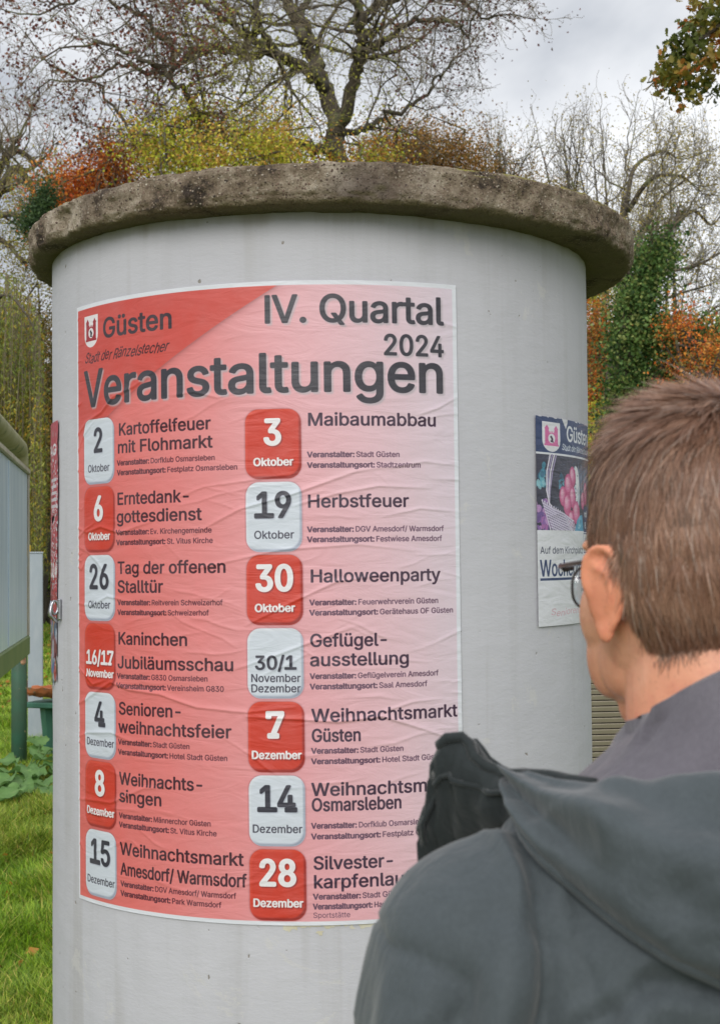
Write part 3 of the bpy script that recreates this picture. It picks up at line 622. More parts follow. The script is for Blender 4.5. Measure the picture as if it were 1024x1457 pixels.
# ================================================================== printed sheets
GL = """-;453;337,244 337,188 114,188 114,244|.;188;95,-4 83,-3 73,1 63,9 55,18 51,29 50,41 51,53 55,64 63,73 73,81 83,85 95,87 107,85 118,81 128,73 135,64 140,53 141,41 140,29 135,18 128,9 118,1 107,-3|/;249;235,533 71,-76 14,-76 178,533|0;453;227,-7 191,-3 158,7 130,24 105,48 85,77 69,113 57,155 50,202 48,254 50,306 57,353 69,395 85,431 106,461 130,484 159,502 191,512 227,516 262,512 295,502 323,484 348,461 368,431 384,395 396,353 403,306 405,254 403,202 396,155 384,113 368,77 348,48 323,24 295,7 263,-3;227,50 250,52 271,60 290,74 306,92 320,116 330,144 338,176 342,213 344,254 342,295 338,332 330,365 320,393 306,416 290,435 271,449 250,457 227,460 203,457 182,449 163,435 147,416 134,393 123,365 115,332 111,295 109,254 111,213 115,176 123,144 134,116 147,92 163,74 182,60 203,52|1;453;76,0 76,55 391,55 391,0;276,509 276,0 212,0 212,448 209,448 86,358 86,427 198,509|2;453;64,0 64,47 234,229 252,248 268,266 282,282 294,298 303,312 311,327 316,341 319,356 320,371 319,389 315,405 308,419 298,431 287,441 273,449 258,455 241,458 224,460 205,458 188,454 172,447 159,438 148,427 139,413 132,398 128,381 127,362 66,362 68,391 75,418 86,442 102,464 121,482 143,496 168,507 196,513 225,516 254,513 281,507 306,497 328,482 346,465 361,445 372,423 379,398 381,372 380,354 377,336 371,318 363,299 351,280 336,259 317,235 294,209 267,180 153,60 153,57 389,57 389,0|3;453;218,-7 188,-5 159,1 133,10 108,22 88,38 70,57 57,79 48,104 44,132 109,132 112,115 118,100 126,87 137,76 150,66 165,59 182,54 200,51 219,50 239,51 258,55 275,61 291,69 304,80 315,93 323,108 328,125 329,145 328,163 323,180 316,196 306,211 292,223 275,234 254,241 229,246 201,248 157,248 157,299 288,448 288,452 70,452 70,509 372,509 372,461 211,278 211,289 247,290 279,286 308,276 333,262 354,244 371,222 383,198 391,173 393,145 390,116 383,90 370,66 354,45 333,27 309,12 281,2 251,-5|4;453;40,105 40,158 247,509 311,509 109,166 109,163 413,163 413,105;282,0 282,121 282,146 282,318 343,318 343,0|5;453;221,-7 192,-5 165,1 140,11 118,25 99,41 83,60 71,82 63,105 60,130 122,130 125,115 130,102 138,89 148,78 160,68 173,60 188,54 204,51 221,50 241,51 259,56 276,64 291,75 304,89 314,104 322,122 326,141 328,162 326,183 321,203 314,221 303,237 290,251 275,262 257,270 238,275 218,277 201,276 184,273 167,268 152,262 139,255 128,246 67,253 96,509 366,509 366,452 151,452 134,301 136,301 148,311 162,318 178,325 194,330 212,333 229,334 252,332 274,328 294,321 313,311 330,299 345,285 358,269 370,251 379,231 386,210 390,187 391,163 388,132 381,102 369,76 352,52 332,32 309,15 282,3 253,-4|6;453;226,-7 196,-4 168,3 142,15 119,31 100,51 84,74 73,101 66,130 64,162 65,187 71,212 80,239 93,268 112,302 137,340 252,509 322,509 151,261 145,261 151,270 157,279 165,288 174,295 184,302 196,307 208,311 221,313 235,314 265,312 291,305 316,295 337,280 355,262 370,240 380,215 387,187 389,157 387,127 379,98 368,73 352,50 333,30 310,14 284,3 257,-4;226,48 245,50 263,55 279,63 293,73 304,86 314,101 322,119 326,137 327,157 326,178 322,196 314,213 304,228 293,241 279,251 263,259 245,264 226,265 207,264 190,259 174,252 160,241 148,229 138,214 131,197 126,179 125,158 126,138 131,119 138,102 148,86 160,73 174,63 190,55 207,50|7;453;97,0 323,448 323,452 62,452 62,509 391,509 391,449 165,0|8;453;226,-7 193,-5 163,1 136,11 111,25 91,42 74,62 62,84 54,109 52,135 53,156 58,176 65,195 75,212 87,228 101,241 117,252 134,260 153,265 153,267 129,276 109,289 93,308 80,330 73,354 70,380 73,405 79,429 90,450 106,469 124,485 146,498 170,508 197,514 226,516 255,514 282,508 306,498 328,485 346,469 361,450 373,429 379,405 382,380 379,354 372,330 359,308 343,289 323,276 300,267 300,265 319,260 335,252 351,241 365,228 377,212 387,195 395,176 399,156 401,135 398,109 391,84 378,62 362,42 341,25 317,11 289,1 259,-5;226,49 248,50 267,54 285,60 300,69 313,79 323,91 331,106 335,121 337,139 335,157 330,173 322,189 312,202 298,213 283,223 265,230 247,234 226,235 206,234 187,230 169,223 154,213 140,202 130,189 122,173 117,157 115,139 117,121 121,106 129,91 139,79 152,69 167,60 185,54 205,50;226,290 244,291 260,294 274,300 287,308 298,318 307,330 314,344 318,359 319,376 318,392 314,407 308,420 299,432 288,442 275,449 260,455 244,459 226,460 208,459 192,455 177,449 164,442 153,432 145,420 138,407 134,392 133,376 134,359 138,344 145,330 154,318 165,308 178,300 193,294 209,291|9;453;226,516 256,513 285,506 310,494 333,478 352,458 368,434 380,408 387,378 389,347 387,322 382,296 373,270 359,240 340,207 315,168 200,0 130,0 301,248 307,248 302,238 295,229 287,221 278,214 268,207 257,202 245,198 232,195 218,195 188,197 161,203 137,214 116,229 98,247 83,269 72,294 66,321 64,352 66,382 73,411 85,436 101,459 120,479 143,494 168,506 196,513;226,460 207,459 190,454 174,446 160,435 148,423 138,407 131,390 127,372 125,352 127,331 131,313 138,295 148,280 160,268 174,257 190,250 207,245 226,243 245,245 263,249 279,257 293,267 305,280 314,295 322,312 326,330 327,350 326,371 322,390 314,407 305,422 293,435 279,446 263,454 245,459|:;188;95,-4 83,-3 73,1 63,9 55,18 51,29 50,41 51,53 55,64 63,73 73,81 83,85 95,87 107,85 118,81 128,73 135,64 140,53 141,41 140,29 135,18 128,9 118,1 107,-3;95,271 83,272 73,277 63,284 55,294 51,304 50,316 51,328 55,339 63,349 73,356 83,360 95,362 107,360 118,356 128,349 135,339 140,328 141,316 140,304 135,294 128,284 118,277 107,272|A;480;16,0 201,509 276,509 463,0 395,0 287,302 280,323 272,346 264,372 255,402 244,438 232,478 245,478 233,437 222,402 213,371 204,345 197,322 191,302 85,0;110,142 110,199 370,199 370,142|D;502;219,0 96,0 96,57 215,57 254,60 288,68 318,81 343,99 363,122 379,149 390,181 397,216 399,255 397,294 390,329 379,361 364,388 344,410 320,428 291,441 258,449 221,452 93,452 93,509 225,509 273,505 315,495 353,478 385,455 412,426 433,391 449,351 458,306 462,255 458,205 449,159 433,119 411,83 384,54 351,31 312,14 268,3;125,509 125,0 60,0 60,509|E;419;60,0 60,509 372,509 372,452 125,452 125,286 355,286 355,229 125,229 125,57 375,57 375,0|F;410;60,0 60,509 369,509 369,452 125,452 125,278 346,278 346,221 125,221 125,0|G;520;269,-7 225,-3 185,7 149,25 118,49 91,79 69,116 53,157 43,203 40,254 43,305 53,352 69,393 91,429 117,459 149,484 184,501 223,512 265,516 291,514 316,510 340,504 363,494 384,483 403,469 421,453 436,436 449,416 460,395 468,373 474,349 408,349 402,365 395,379 387,393 378,406 368,417 356,427 344,436 330,443 315,448 300,453 283,455 265,456 236,453 209,445 183,432 160,414 141,392 125,364 113,332 106,295 103,254 106,213 113,177 125,145 141,117 161,95 184,76 210,63 238,56 269,53 296,55 322,61 345,71 365,85 382,102 396,123 407,147 413,173 415,202 434,199 283,199 283,256 478,256 478,200 475,160 466,124 451,91 431,62 406,38 377,19 344,5 308,-4|H;517;60,0 60,509 125,509 125,289 392,289 392,509 457,509 457,0 392,0 392,232 125,232 125,0|I;300;31,0 31,57 118,57 118,452 31,452 31,509 269,509 269,452 183,452 183,57 269,57 269,0|J;396;185,-7 143,-2 106,11 75,33 52,63 38,100 33,145 33,173 98,173 98,145 100,117 108,93 122,74 139,61 160,53 185,50 209,53 230,61 248,74 261,93 269,117 272,145 272,509 336,509 336,145 332,100 318,63 294,33 263,11 227,-2|K;467;104,145 104,216 116,231 128,246 139,261 151,275 162,289 174,303 187,317 199,331 212,344 364,509 448,509 231,276 228,276;60,0 60,509 125,509 125,334 124,225 125,193 125,0;372,0 188,259 228,309 449,0|M;628;60,0 60,509 152,509 277,187 287,159 299,123 311,84 322,49 307,49 318,83 330,121 342,158 352,187 476,509 568,509 568,0 504,0 504,291 504,327 505,369 506,413 507,457 513,457 508,441 503,425 498,409 482,363 467,322 456,291 342,0 286,0 170,291 159,321 145,361 129,408 112,457 119,457 120,416 121,372 122,328 122,291 122,0|N;523;60,0 60,509 136,509 343,183 349,174 355,163 363,151 371,137 379,122 388,107 396,90 405,73 414,55 405,54 403,72 402,90 401,108 400,126 399,142 399,157 399,195 399,509 463,509 463,0 387,0 202,290 177,331 168,346 159,363 148,381 108,452 119,454 122,384 124,328 125,291 125,0|O;533;267,-7 225,-3 186,7 150,25 119,49 92,79 70,115 53,157 44,203 40,254 44,305 53,352 70,393 92,429 119,459 150,484 186,501 225,512 267,516 309,512 348,501 384,484 415,459 442,429 464,393 480,352 490,305 493,254 490,203 480,157 464,115 442,79 415,49 384,25 348,7 309,-3;267,53 296,55 324,63 349,76 372,94 392,116 408,144 420,176 428,213 430,254 428,295 420,332 408,365 392,392 372,415 349,433 324,446 296,453 267,456 237,453 210,445 184,433 161,415 142,392 125,364 113,332 106,295 103,254 106,213 113,176 125,144 142,117 161,94 184,76 210,63 237,55|P;445;60,0 60,509 235,509 272,506 305,499 332,487 356,471 375,452 390,430 400,404 407,377 409,348 407,318 400,291 390,265 375,243 356,223 332,207 305,195 272,188 235,186 109,186 109,242 233,242 257,244 279,248 297,256 312,266 324,279 333,294 339,310 343,328 344,348 343,367 339,385 333,402 324,416 312,428 297,439 279,446 257,451 232,452 125,452 125,0|Q;533;245,159 313,159 369,85 384,65 468,-48 401,-48 346,27 331,46;267,-7 225,-3 186,7 150,25 119,49 92,79 70,115 53,157 44,203 40,254 44,305 53,352 70,393 92,429 119,459 150,484 186,501 225,512 267,516 309,512 348,501 384,484 415,459 442,429 464,393 480,352 490,305 493,254 490,203 480,157 464,115 442,79 415,49 384,25 348,7 309,-3;267,53 296,55 324,63 349,76 372,94 392,116 408,144 420,176 428,213 430,254 428,295 420,332 408,365 392,392 372,415 349,433 324,446 296,453 267,456 237,453 210,445 184,433 161,415 142,392 125,364 113,332 106,295 103,254 106,213 113,176 125,144 142,117 161,94 184,76 210,63 237,55|R;449;60,0 60,509 236,509 273,506 305,500 333,489 356,473 376,455 390,433 401,408 407,381 409,352 407,323 401,296 390,271 376,250 356,232 333,217 305,206 273,200 236,198 96,198 96,255 234,255 258,256 280,260 298,267 313,276 325,287 334,300 340,316 344,333 345,352 344,371 340,389 334,405 325,419 313,430 298,440 279,446 258,451 233,452 125,452 125,0;353,0 230,229 303,229 428,0|S;447;224,-9 188,-7 156,-1 128,9 102,23 81,40 64,60 51,83 42,109 38,137 104,137 108,118 114,102 123,88 136,76 150,66 166,59 185,53 204,50 224,49 246,50 267,54 286,60 303,69 317,79 329,92 338,106 344,122 346,139 344,154 340,168 332,179 322,189 310,197 296,205 280,211 263,217 245,222 184,239 145,253 112,269 86,289 67,313 56,341 52,372 54,400 62,425 75,448 92,468 113,484 138,498 165,508 195,514 227,516 259,514 289,508 316,498 340,484 360,468 377,449 390,427 398,403 401,378 337,378 332,402 320,421 302,437 280,449 254,456 225,459 204,457 185,454 167,448 152,440 139,430 129,418 121,405 117,391 115,376 117,359 122,345 131,334 142,324 155,315 169,308 184,302 198,297 212,293 264,279 279,275 295,270 312,264 328,256 344,248 359,238 372,226 384,213 395,198 402,180 407,161 408,139 406,112 399,87 386,64 370,43 349,25 323,11 294,0 261,-7|T;449;32,452 32,509 417,509 417,452 257,452 257,0 193,0 193,452|U;517;259,-8 220,-6 186,2 154,15 126,33 103,55 85,80 71,108 63,140 60,173 60,509 124,509 124,178 126,155 132,133 141,113 153,95 169,80 187,68 208,59 232,53 259,52 285,53 309,59 331,68 349,80 364,95 377,113 385,133 391,155 393,178 393,509 457,509 457,173 454,140 446,108 433,80 414,55 391,33 363,15 332,2 297,-6|V;480;204,0 16,509 84,509 192,206 199,187 207,164 215,137 225,106 236,71 248,31 235,31 247,71 257,107 267,138 276,165 283,187 290,206 395,509 463,509 278,0|W;686;155,0 16,509 82,509 163,196 167,179 172,162 175,145 187,94 190,76 194,58 197,40 189,40 193,58 196,76 200,94 203,111 207,128 211,145 224,196 306,509 380,509 462,196 466,179 470,162 474,145 486,94 490,76 494,58 497,40 488,40 492,58 495,76 499,94 503,111 506,128 510,145 523,196 603,509 670,509 530,0 455,0 368,323 362,345 357,368 351,391 346,417 341,445 336,475 350,475 345,446 340,420 335,395 330,371 324,347 318,323 230,0|a;389;160,-9 137,-7 115,-3 94,5 76,15 60,29 48,45 38,63 32,84 30,108 32,128 36,146 43,161 53,174 64,184 78,193 92,200 108,206 125,211 143,214 161,217 178,220 234,227 247,229 257,231 265,235 271,240 274,246 276,255 276,257 275,272 272,285 267,297 260,307 251,315 240,322 227,327 212,330 196,331 178,330 163,327 149,322 137,316 127,309 118,301 110,292 104,283 100,274 41,291 51,313 64,331 79,346 95,358 114,368 133,375 153,380 173,383 194,384 208,384 223,382 239,379 255,375 271,369 286,360 300,350 312,336 322,320 330,301 335,278 337,251 337,0 277,0 277,52 272,52 267,43 260,34 252,25 242,16 229,8 215,1 199,-4 181,-7;170,45 192,47 211,51 228,59 242,68 254,80 263,93 270,108 274,122 276,138 276,190 272,187 267,184 259,182 251,180 241,178 231,176 200,171 175,168 161,166 147,163 134,159 122,153 112,147 103,139 97,130 93,118 92,105 93,93 96,82 102,72 109,64 119,57 130,52 142,48 156,46|b;424;229,-8 208,-7 189,-3 172,4 159,12 147,21 138,31 130,41 123,50 118,59 112,59 112,0 53,0 53,509 114,509 114,319 118,319 123,327 130,336 137,346 147,355 158,364 171,373 188,379 207,383 229,384 259,382 287,374 313,361 335,342 354,320 370,293 381,261 388,227 390,189 388,151 381,116 370,84 355,57 336,34 313,16 288,3 260,-6;220,47 242,49 262,55 279,66 294,80 306,97 316,117 323,139 327,163 328,189 327,215 323,239 316,261 307,281 295,298 280,311 262,322 243,328 220,330 198,328 178,322 161,312 147,299 134,282 125,263 118,241 114,216 113,189 114,162 118,138 125,115 135,95 147,78 162,65 179,55 198,49|c;396;207,-8 174,-5 144,3 117,16 93,35 72,58 56,85 44,116 37,150 34,187 37,225 44,260 56,291 72,318 93,341 117,360 144,374 174,382 207,384 226,384 243,381 260,377 276,371 291,364 305,356 318,346 330,335 340,322 349,308 356,293 362,277 303,262 300,272 295,281 290,289 284,297 278,304 270,311 261,316 252,321 242,325 231,328 220,329 207,330 184,328 163,321 145,310 130,296 118,278 108,258 102,236 98,212 96,187 98,163 102,139 108,117 118,97 130,80 145,66 163,55 184,49 207,46 220,47 232,49 243,52 253,55 262,60 271,66 279,73 285,80 292,89 297,98 301,107 304,117 363,102 357,86 350,70 341,56 331,43 319,32 306,21 292,12 277,5 261,-1 244,-5 226,-7|d;424;195,-8 165,-6 137,3 111,16 89,34 70,57 55,84 43,116 36,151 34,189 36,227 43,261 55,293 70,320 89,342 112,361 137,374 165,382 196,384 218,383 237,379 253,373 267,364 278,355 287,346 295,336 301,327 306,319 311,319 311,509 372,509 372,0 313,0 313,59 307,59 301,50 295,41 287,31 277,21 266,12 252,4 236,-3 217,-7;205,47 226,49 246,55 263,65 278,78 290,95 299,115 306,138 310,162 312,189 310,216 306,241 300,263 290,282 278,299 263,312 246,322 227,328 205,330 182,328 162,322 145,311 130,298 118,281 108,261 102,239 98,215 96,189 98,163 102,139 109,117 118,97 130,80 145,66 162,55 182,49|e;404;212,-8 177,-5 145,3 117,16 92,35 72,58 56,85 44,116 37,150 34,187 36,224 44,258 55,290 71,317 91,340 115,359 142,373 172,382 205,384 226,383 246,380 266,374 285,366 303,355 319,341 334,324 347,305 357,282 365,256 370,227 371,194 371,169 75,169 75,221 338,221 310,202 308,226 304,248 298,269 288,286 277,301 263,314 246,323 227,328 205,330 183,328 164,323 146,313 131,301 119,286 109,270 102,251 97,231 96,211 96,178 98,151 102,127 110,106 121,88 135,73 151,61 169,53 190,48 212,46 227,47 241,49 254,53 265,58 276,65 285,73 294,82 300,93 306,105 365,91 358,72 348,55 335,39 320,26 302,14 283,4 261,-3 237,-7|f;254;228,379 228,327 6,327 6,379;81,0 81,432 82,452 87,470 96,486 107,499 120,510 135,519 152,525 169,529 187,530 201,530 212,529 222,527 231,525 238,523 243,521 227,468 215,472 209,473 202,474 195,474 178,472 164,468 154,460 147,449 143,435 142,419 142,0|g;425;207,-151 180,-149 156,-146 134,-140 114,-132 97,-122 82,-110 70,-97 59,-84 51,-69 101,-41 107,-49 114,-57 122,-66 131,-74 142,-82 154,-88 169,-93 187,-96 207,-97 236,-95 261,-87 282,-75 298,-58 308,-34 311,-6 311,68 306,68 301,60 294,51 287,41 277,32 266,23 252,16 236,10 217,6 195,5 165,7 138,14 113,27 90,43 71,65 55,90 43,120 36,154 34,191 36,229 43,263 55,293 71,320 90,342 112,361 138,374 166,382 196,384 218,383 237,379 253,373 267,365 279,356 288,346 296,336 302,327 308,319 313,319 313,379 372,379 372,-9 370,-40 363,-67 350,-90 334,-109 314,-124 291,-136 265,-144 237,-149;205,59 227,61 246,66 264,75 278,87 290,103 300,121 307,142 311,166 312,193 311,219 307,242 300,264 291,283 279,299 264,312 247,322 227,328 205,330 182,328 163,322 145,312 130,298 118,282 109,262 102,241 98,218 96,193 98,167 102,144 109,123 118,104 131,88 145,76 163,66 183,61|h;410;114,227 114,0 53,0 53,509 114,509 114,287 102,287 116,319 132,344 152,362 175,374 200,382 227,384 252,383 275,377 295,369 313,356 328,340 341,321 350,298 355,271 357,240 357,0 296,0 296,235 293,263 286,286 273,304 256,318 235,326 210,329 192,328 176,324 161,317 147,308 136,297 126,283 119,266 115,248|i;167;53,0 53,379 114,379 114,0;84,443 73,444 63,448 54,455 47,463 43,472 41,483 43,494 47,504 54,512 63,518 73,522 84,524 95,522 105,518 114,512 121,504 125,494 126,483 125,472 121,463 114,455 105,448 95,444|k;381;110,137 110,212 121,212 284,379 360,379 184,199 177,199;53,0 53,509 114,509 114,0;294,0 148,186 191,229 372,0|l;189;139,-2 112,0 91,8 74,20 62,37 55,59 53,84 53,509 114,509 114,99 114,83 117,71 120,62 126,57 135,53 146,52 160,53 170,54 181,3 162,-1 154,-2 147,-2|m;610;53,0 53,379 112,379 112,295 108,295 114,314 122,331 132,346 144,358 158,368 172,376 187,382 203,385 219,386 245,383 268,375 287,361 303,342 314,320 321,295 312,295 318,312 326,329 337,343 350,356 364,366 381,375 398,381 417,385 437,386 458,385 478,380 497,372 514,361 529,346 541,328 550,307 555,283 557,255 557,0 496,0 496,254 493,279 485,298 473,313 456,323 438,329 419,330 402,329 387,326 374,320 363,312 353,302 345,290 340,277 336,263 335,247 335,0 274,0 274,260 272,280 265,297 253,311 238,322 220,328 199,330 185,329 171,326 158,320 145,312 135,302 126,289 119,274 115,257 114,238 114,0|n;410;114,227 114,0 53,0 53,379 112,379 112,287 102,287 116,319 132,344 152,362 175,374 200,382 227,384 252,383 275,377 295,369 313,356 328,340 341,321 350,298 355,271 357,240 357,0 296,0 296,235 293,263 286,286 273,304 256,318 235,326 210,329 192,328 176,324 161,317 147,308 136,297 126,283 119,266 115,248|o;415;207,-8 174,-5 144,3 117,16 93,35 72,58 56,85 44,116 37,150 34,187 37,225 44,260 56,291 72,318 93,341 117,360 144,374 174,382 207,384 241,382 271,374 299,360 323,341 343,318 359,291 371,260 379,225 381,187 379,150 371,116 359,85 343,58 323,35 299,16 271,3 241,-5;207,46 231,49 252,55 270,66 285,80 298,97 307,117 314,139 318,163 319,187 318,212 314,236 307,258 298,278 285,296 270,310 252,321 231,328 207,330 184,328 163,321 145,310 130,296 118,278 108,258 102,236 98,212 96,187 98,163 102,139 108,117 118,97 130,80 145,66 163,55 184,49|p;424;53,-143 53,379 112,379 112,319 118,319 123,327 130,336 137,346 147,355 158,364 171,373 188,379 207,383 229,384 259,382 287,374 313,361 335,342 354,320 370,293 381,261 388,227 390,189 388,151 381,116 370,84 355,57 336,34 313,16 288,3 260,-6 229,-8 208,-7 189,-3 173,4 159,12 147,21 138,31 130,41 124,50 118,59 114,59 114,-143;220,47 242,49 262,55 279,66 294,80 306,97 316,117 323,139 327,163 328,189 327,215 323,239 316,261 307,281 295,298 280,311 262,322 243,328 220,330 198,328 178,322 161,312 147,299 134,282 125,263 118,241 114,216 113,189 114,162 118,138 125,115 135,95 147,78 162,65 179,55 198,49|r;259;53,0 53,379 112,379 112,321 115,321 124,339 137,354 152,367 171,377 191,383 213,385 229,384 243,384 243,322 230,324 223,325 215,326 207,326 190,324 174,321 159,315 146,306 135,296 126,284 119,269 115,254 114,237 114,0|s;365;182,-8 157,-7 133,-3 112,3 93,12 76,24 62,38 50,54 41,73 36,94 94,107 101,87 111,72 124,60 141,52 160,47 181,45 206,47 227,53 244,62 258,74 265,88 268,103 266,115 262,126 254,136 243,144 229,150 212,155 149,170 118,180 92,192 72,208 58,227 50,249 47,274 49,295 55,314 65,332 79,347 95,360 115,370 137,378 161,383 187,384 212,383 234,379 254,372 271,363 286,352 299,339 309,324 318,308 324,290 268,277 262,291 254,304 243,316 228,325 210,331 187,333 166,331 147,326 131,317 119,305 111,292 109,277 110,264 115,253 124,243 136,235 152,229 172,223 229,209 261,200 287,187 306,171 320,153 328,131 331,107 329,85 323,65 312,47 298,31 281,18 260,6 236,-2 210,-7|t;227;204,379 204,327 6,327 6,379;65,471 126,471 126,98 127,83 130,70 136,61 144,55 156,51 170,50 185,51 202,54 213,2 207,0 200,-2 192,-3 184,-3 176,-4 168,-4 138,-1 113,7 92,21 77,41 68,64 65,93|u;410;182,-5 158,-3 135,2 115,11 97,23 82,39 69,59 60,82 54,109 53,139 53,379 114,379 114,144 116,117 124,94 137,75 154,61 175,53 200,50 218,51 234,55 249,62 263,71 274,83 283,97 290,113 295,132 296,153 296,379 357,379 357,0 298,0 298,92 307,92 294,60 277,35 257,17 234,5 209,-3|v;389;163,0 17,379 84,379 165,155 173,132 180,110 187,87 193,64 199,42 206,21 184,21 191,42 197,64 203,87 209,110 216,132 224,155 305,379 371,379 226,0|w;567;138,0 23,379 87,379 133,214 140,190 147,164 154,137 161,107 168,75 175,41 165,41 172,74 179,105 186,135 192,163 199,189 206,214 252,379 316,379 362,214 368,189 375,163 382,136 388,106 395,75 402,41 391,41 399,75 406,106 413,135 420,163 427,189 434,214 480,379 545,379 429,0 368,0 319,172 305,225 300,243 295,262 291,280 277,338 291,338 277,280 263,225 258,207 253,189 248,172 199,0|y;389;47,-139 61,-86 71,-87 83,-89 94,-90 104,-89 113,-86 122,-81 130,-74 138,-64 145,-51 151,-36 163,-1 17,379 84,379 165,155 173,132 180,109 187,87 193,64 199,42 206,21 184,21 190,42 196,64 202,87 209,110 216,132 224,155 305,379 371,379 204,-58 196,-77 187,-93 177,-107 165,-119 153,-128 139,-136 125,-141 109,-144 91,-145 82,-145 73,-144 65,-143 57,-142 52,-140|z;380;42,0 42,46 254,320 254,323 48,323 48,379 333,379 333,331 126,60 126,56 339,56 339,0|ä;389;160,-9 137,-7 115,-3 94,5 76,15 60,29 48,45 38,63 32,84 30,108 32,128 36,146 43,161 53,174 64,184 78,193 92,200 108,206 125,211 143,214 161,217 178,220 234,227 247,229 257,231 265,235 271,240 274,246 276,255 276,257 275,272 272,285 267,297 260,307 251,315 240,322 227,327 212,330 196,331 178,330 163,327 149,322 137,316 127,309 118,301 110,292 104,283 100,274 41,291 51,313 64,331 79,346 95,358 114,368 133,375 153,380 173,383 194,384 208,384 223,382 239,379 255,375 271,369 286,360 300,350 312,336 322,320 330,301 335,278 337,251 337,0 277,0 277,52 272,52 267,43 260,34 252,25 242,16 229,8 215,1 199,-4 181,-7;170,45 192,47 211,51 228,59 242,68 254,80 263,93 270,108 274,122 276,138 276,190 272,187 267,184 259,182 251,180 241,178 231,176 200,171 175,168 161,166 147,163 134,159 122,153 112,147 103,139 97,130 93,118 92,105 93,93 96,82 102,72 109,64 119,57 130,52 142,48 156,46;261,443 251,444 241,448 233,455 226,463 222,472 221,483 222,494 226,503 233,512 241,518 251,522 261,523 272,522 281,518 290,512 296,503 300,494 301,483 300,472 296,463 290,455 281,448 272,444;117,443 107,444 97,448 89,455 82,463 78,472 77,483 78,494 82,503 89,512 97,518 107,522 117,523 128,522 138,518 146,512 152,503 156,494 158,483 156,472 152,463 146,455 138,448 128,444|ü;410;182,-5 158,-3 135,2 115,11 97,23 82,39 69,59 60,82 54,109 53,139 53,379 114,379 114,144 116,117 124,94 137,75 154,61 175,53 200,50 218,51 234,55 249,62 263,71 274,83 283,97 290,113 295,132 296,153 296,379 357,379 357,0 298,0 298,92 307,92 294,60 277,35 257,17 234,5 209,-3;277,443 266,444 257,448 248,455 242,463 238,472 236,483 238,494 242,503 248,512 257,518 266,522 277,523 287,522 297,518 305,512 312,503 316,494 317,483 316,472 312,463 305,455 297,448 287,444;133,443 123,444 113,448 104,455 98,463 94,472 93,483 94,494 98,503 104,512 113,518 123,522 133,523 144,522 153,518 162,512 168,503 172,494 173,483 172,472 168,463 162,455 153,448 144,444"""
GLY = {}
for part_ in GL.split('|'):
    ch_, adv_, rest_ = part_[0], *part_[2:].split(';', 1)
    GLY[ch_] = (int(adv_), [[tuple(map(int, q.split(','))) for q in P.split(' ')] for P in rest_.split(';') if P])
GLY['I'] = (165, [[(52, 0), (52, 509), (118, 509), (118, 0)]])
GLY[' '] = (188, [])

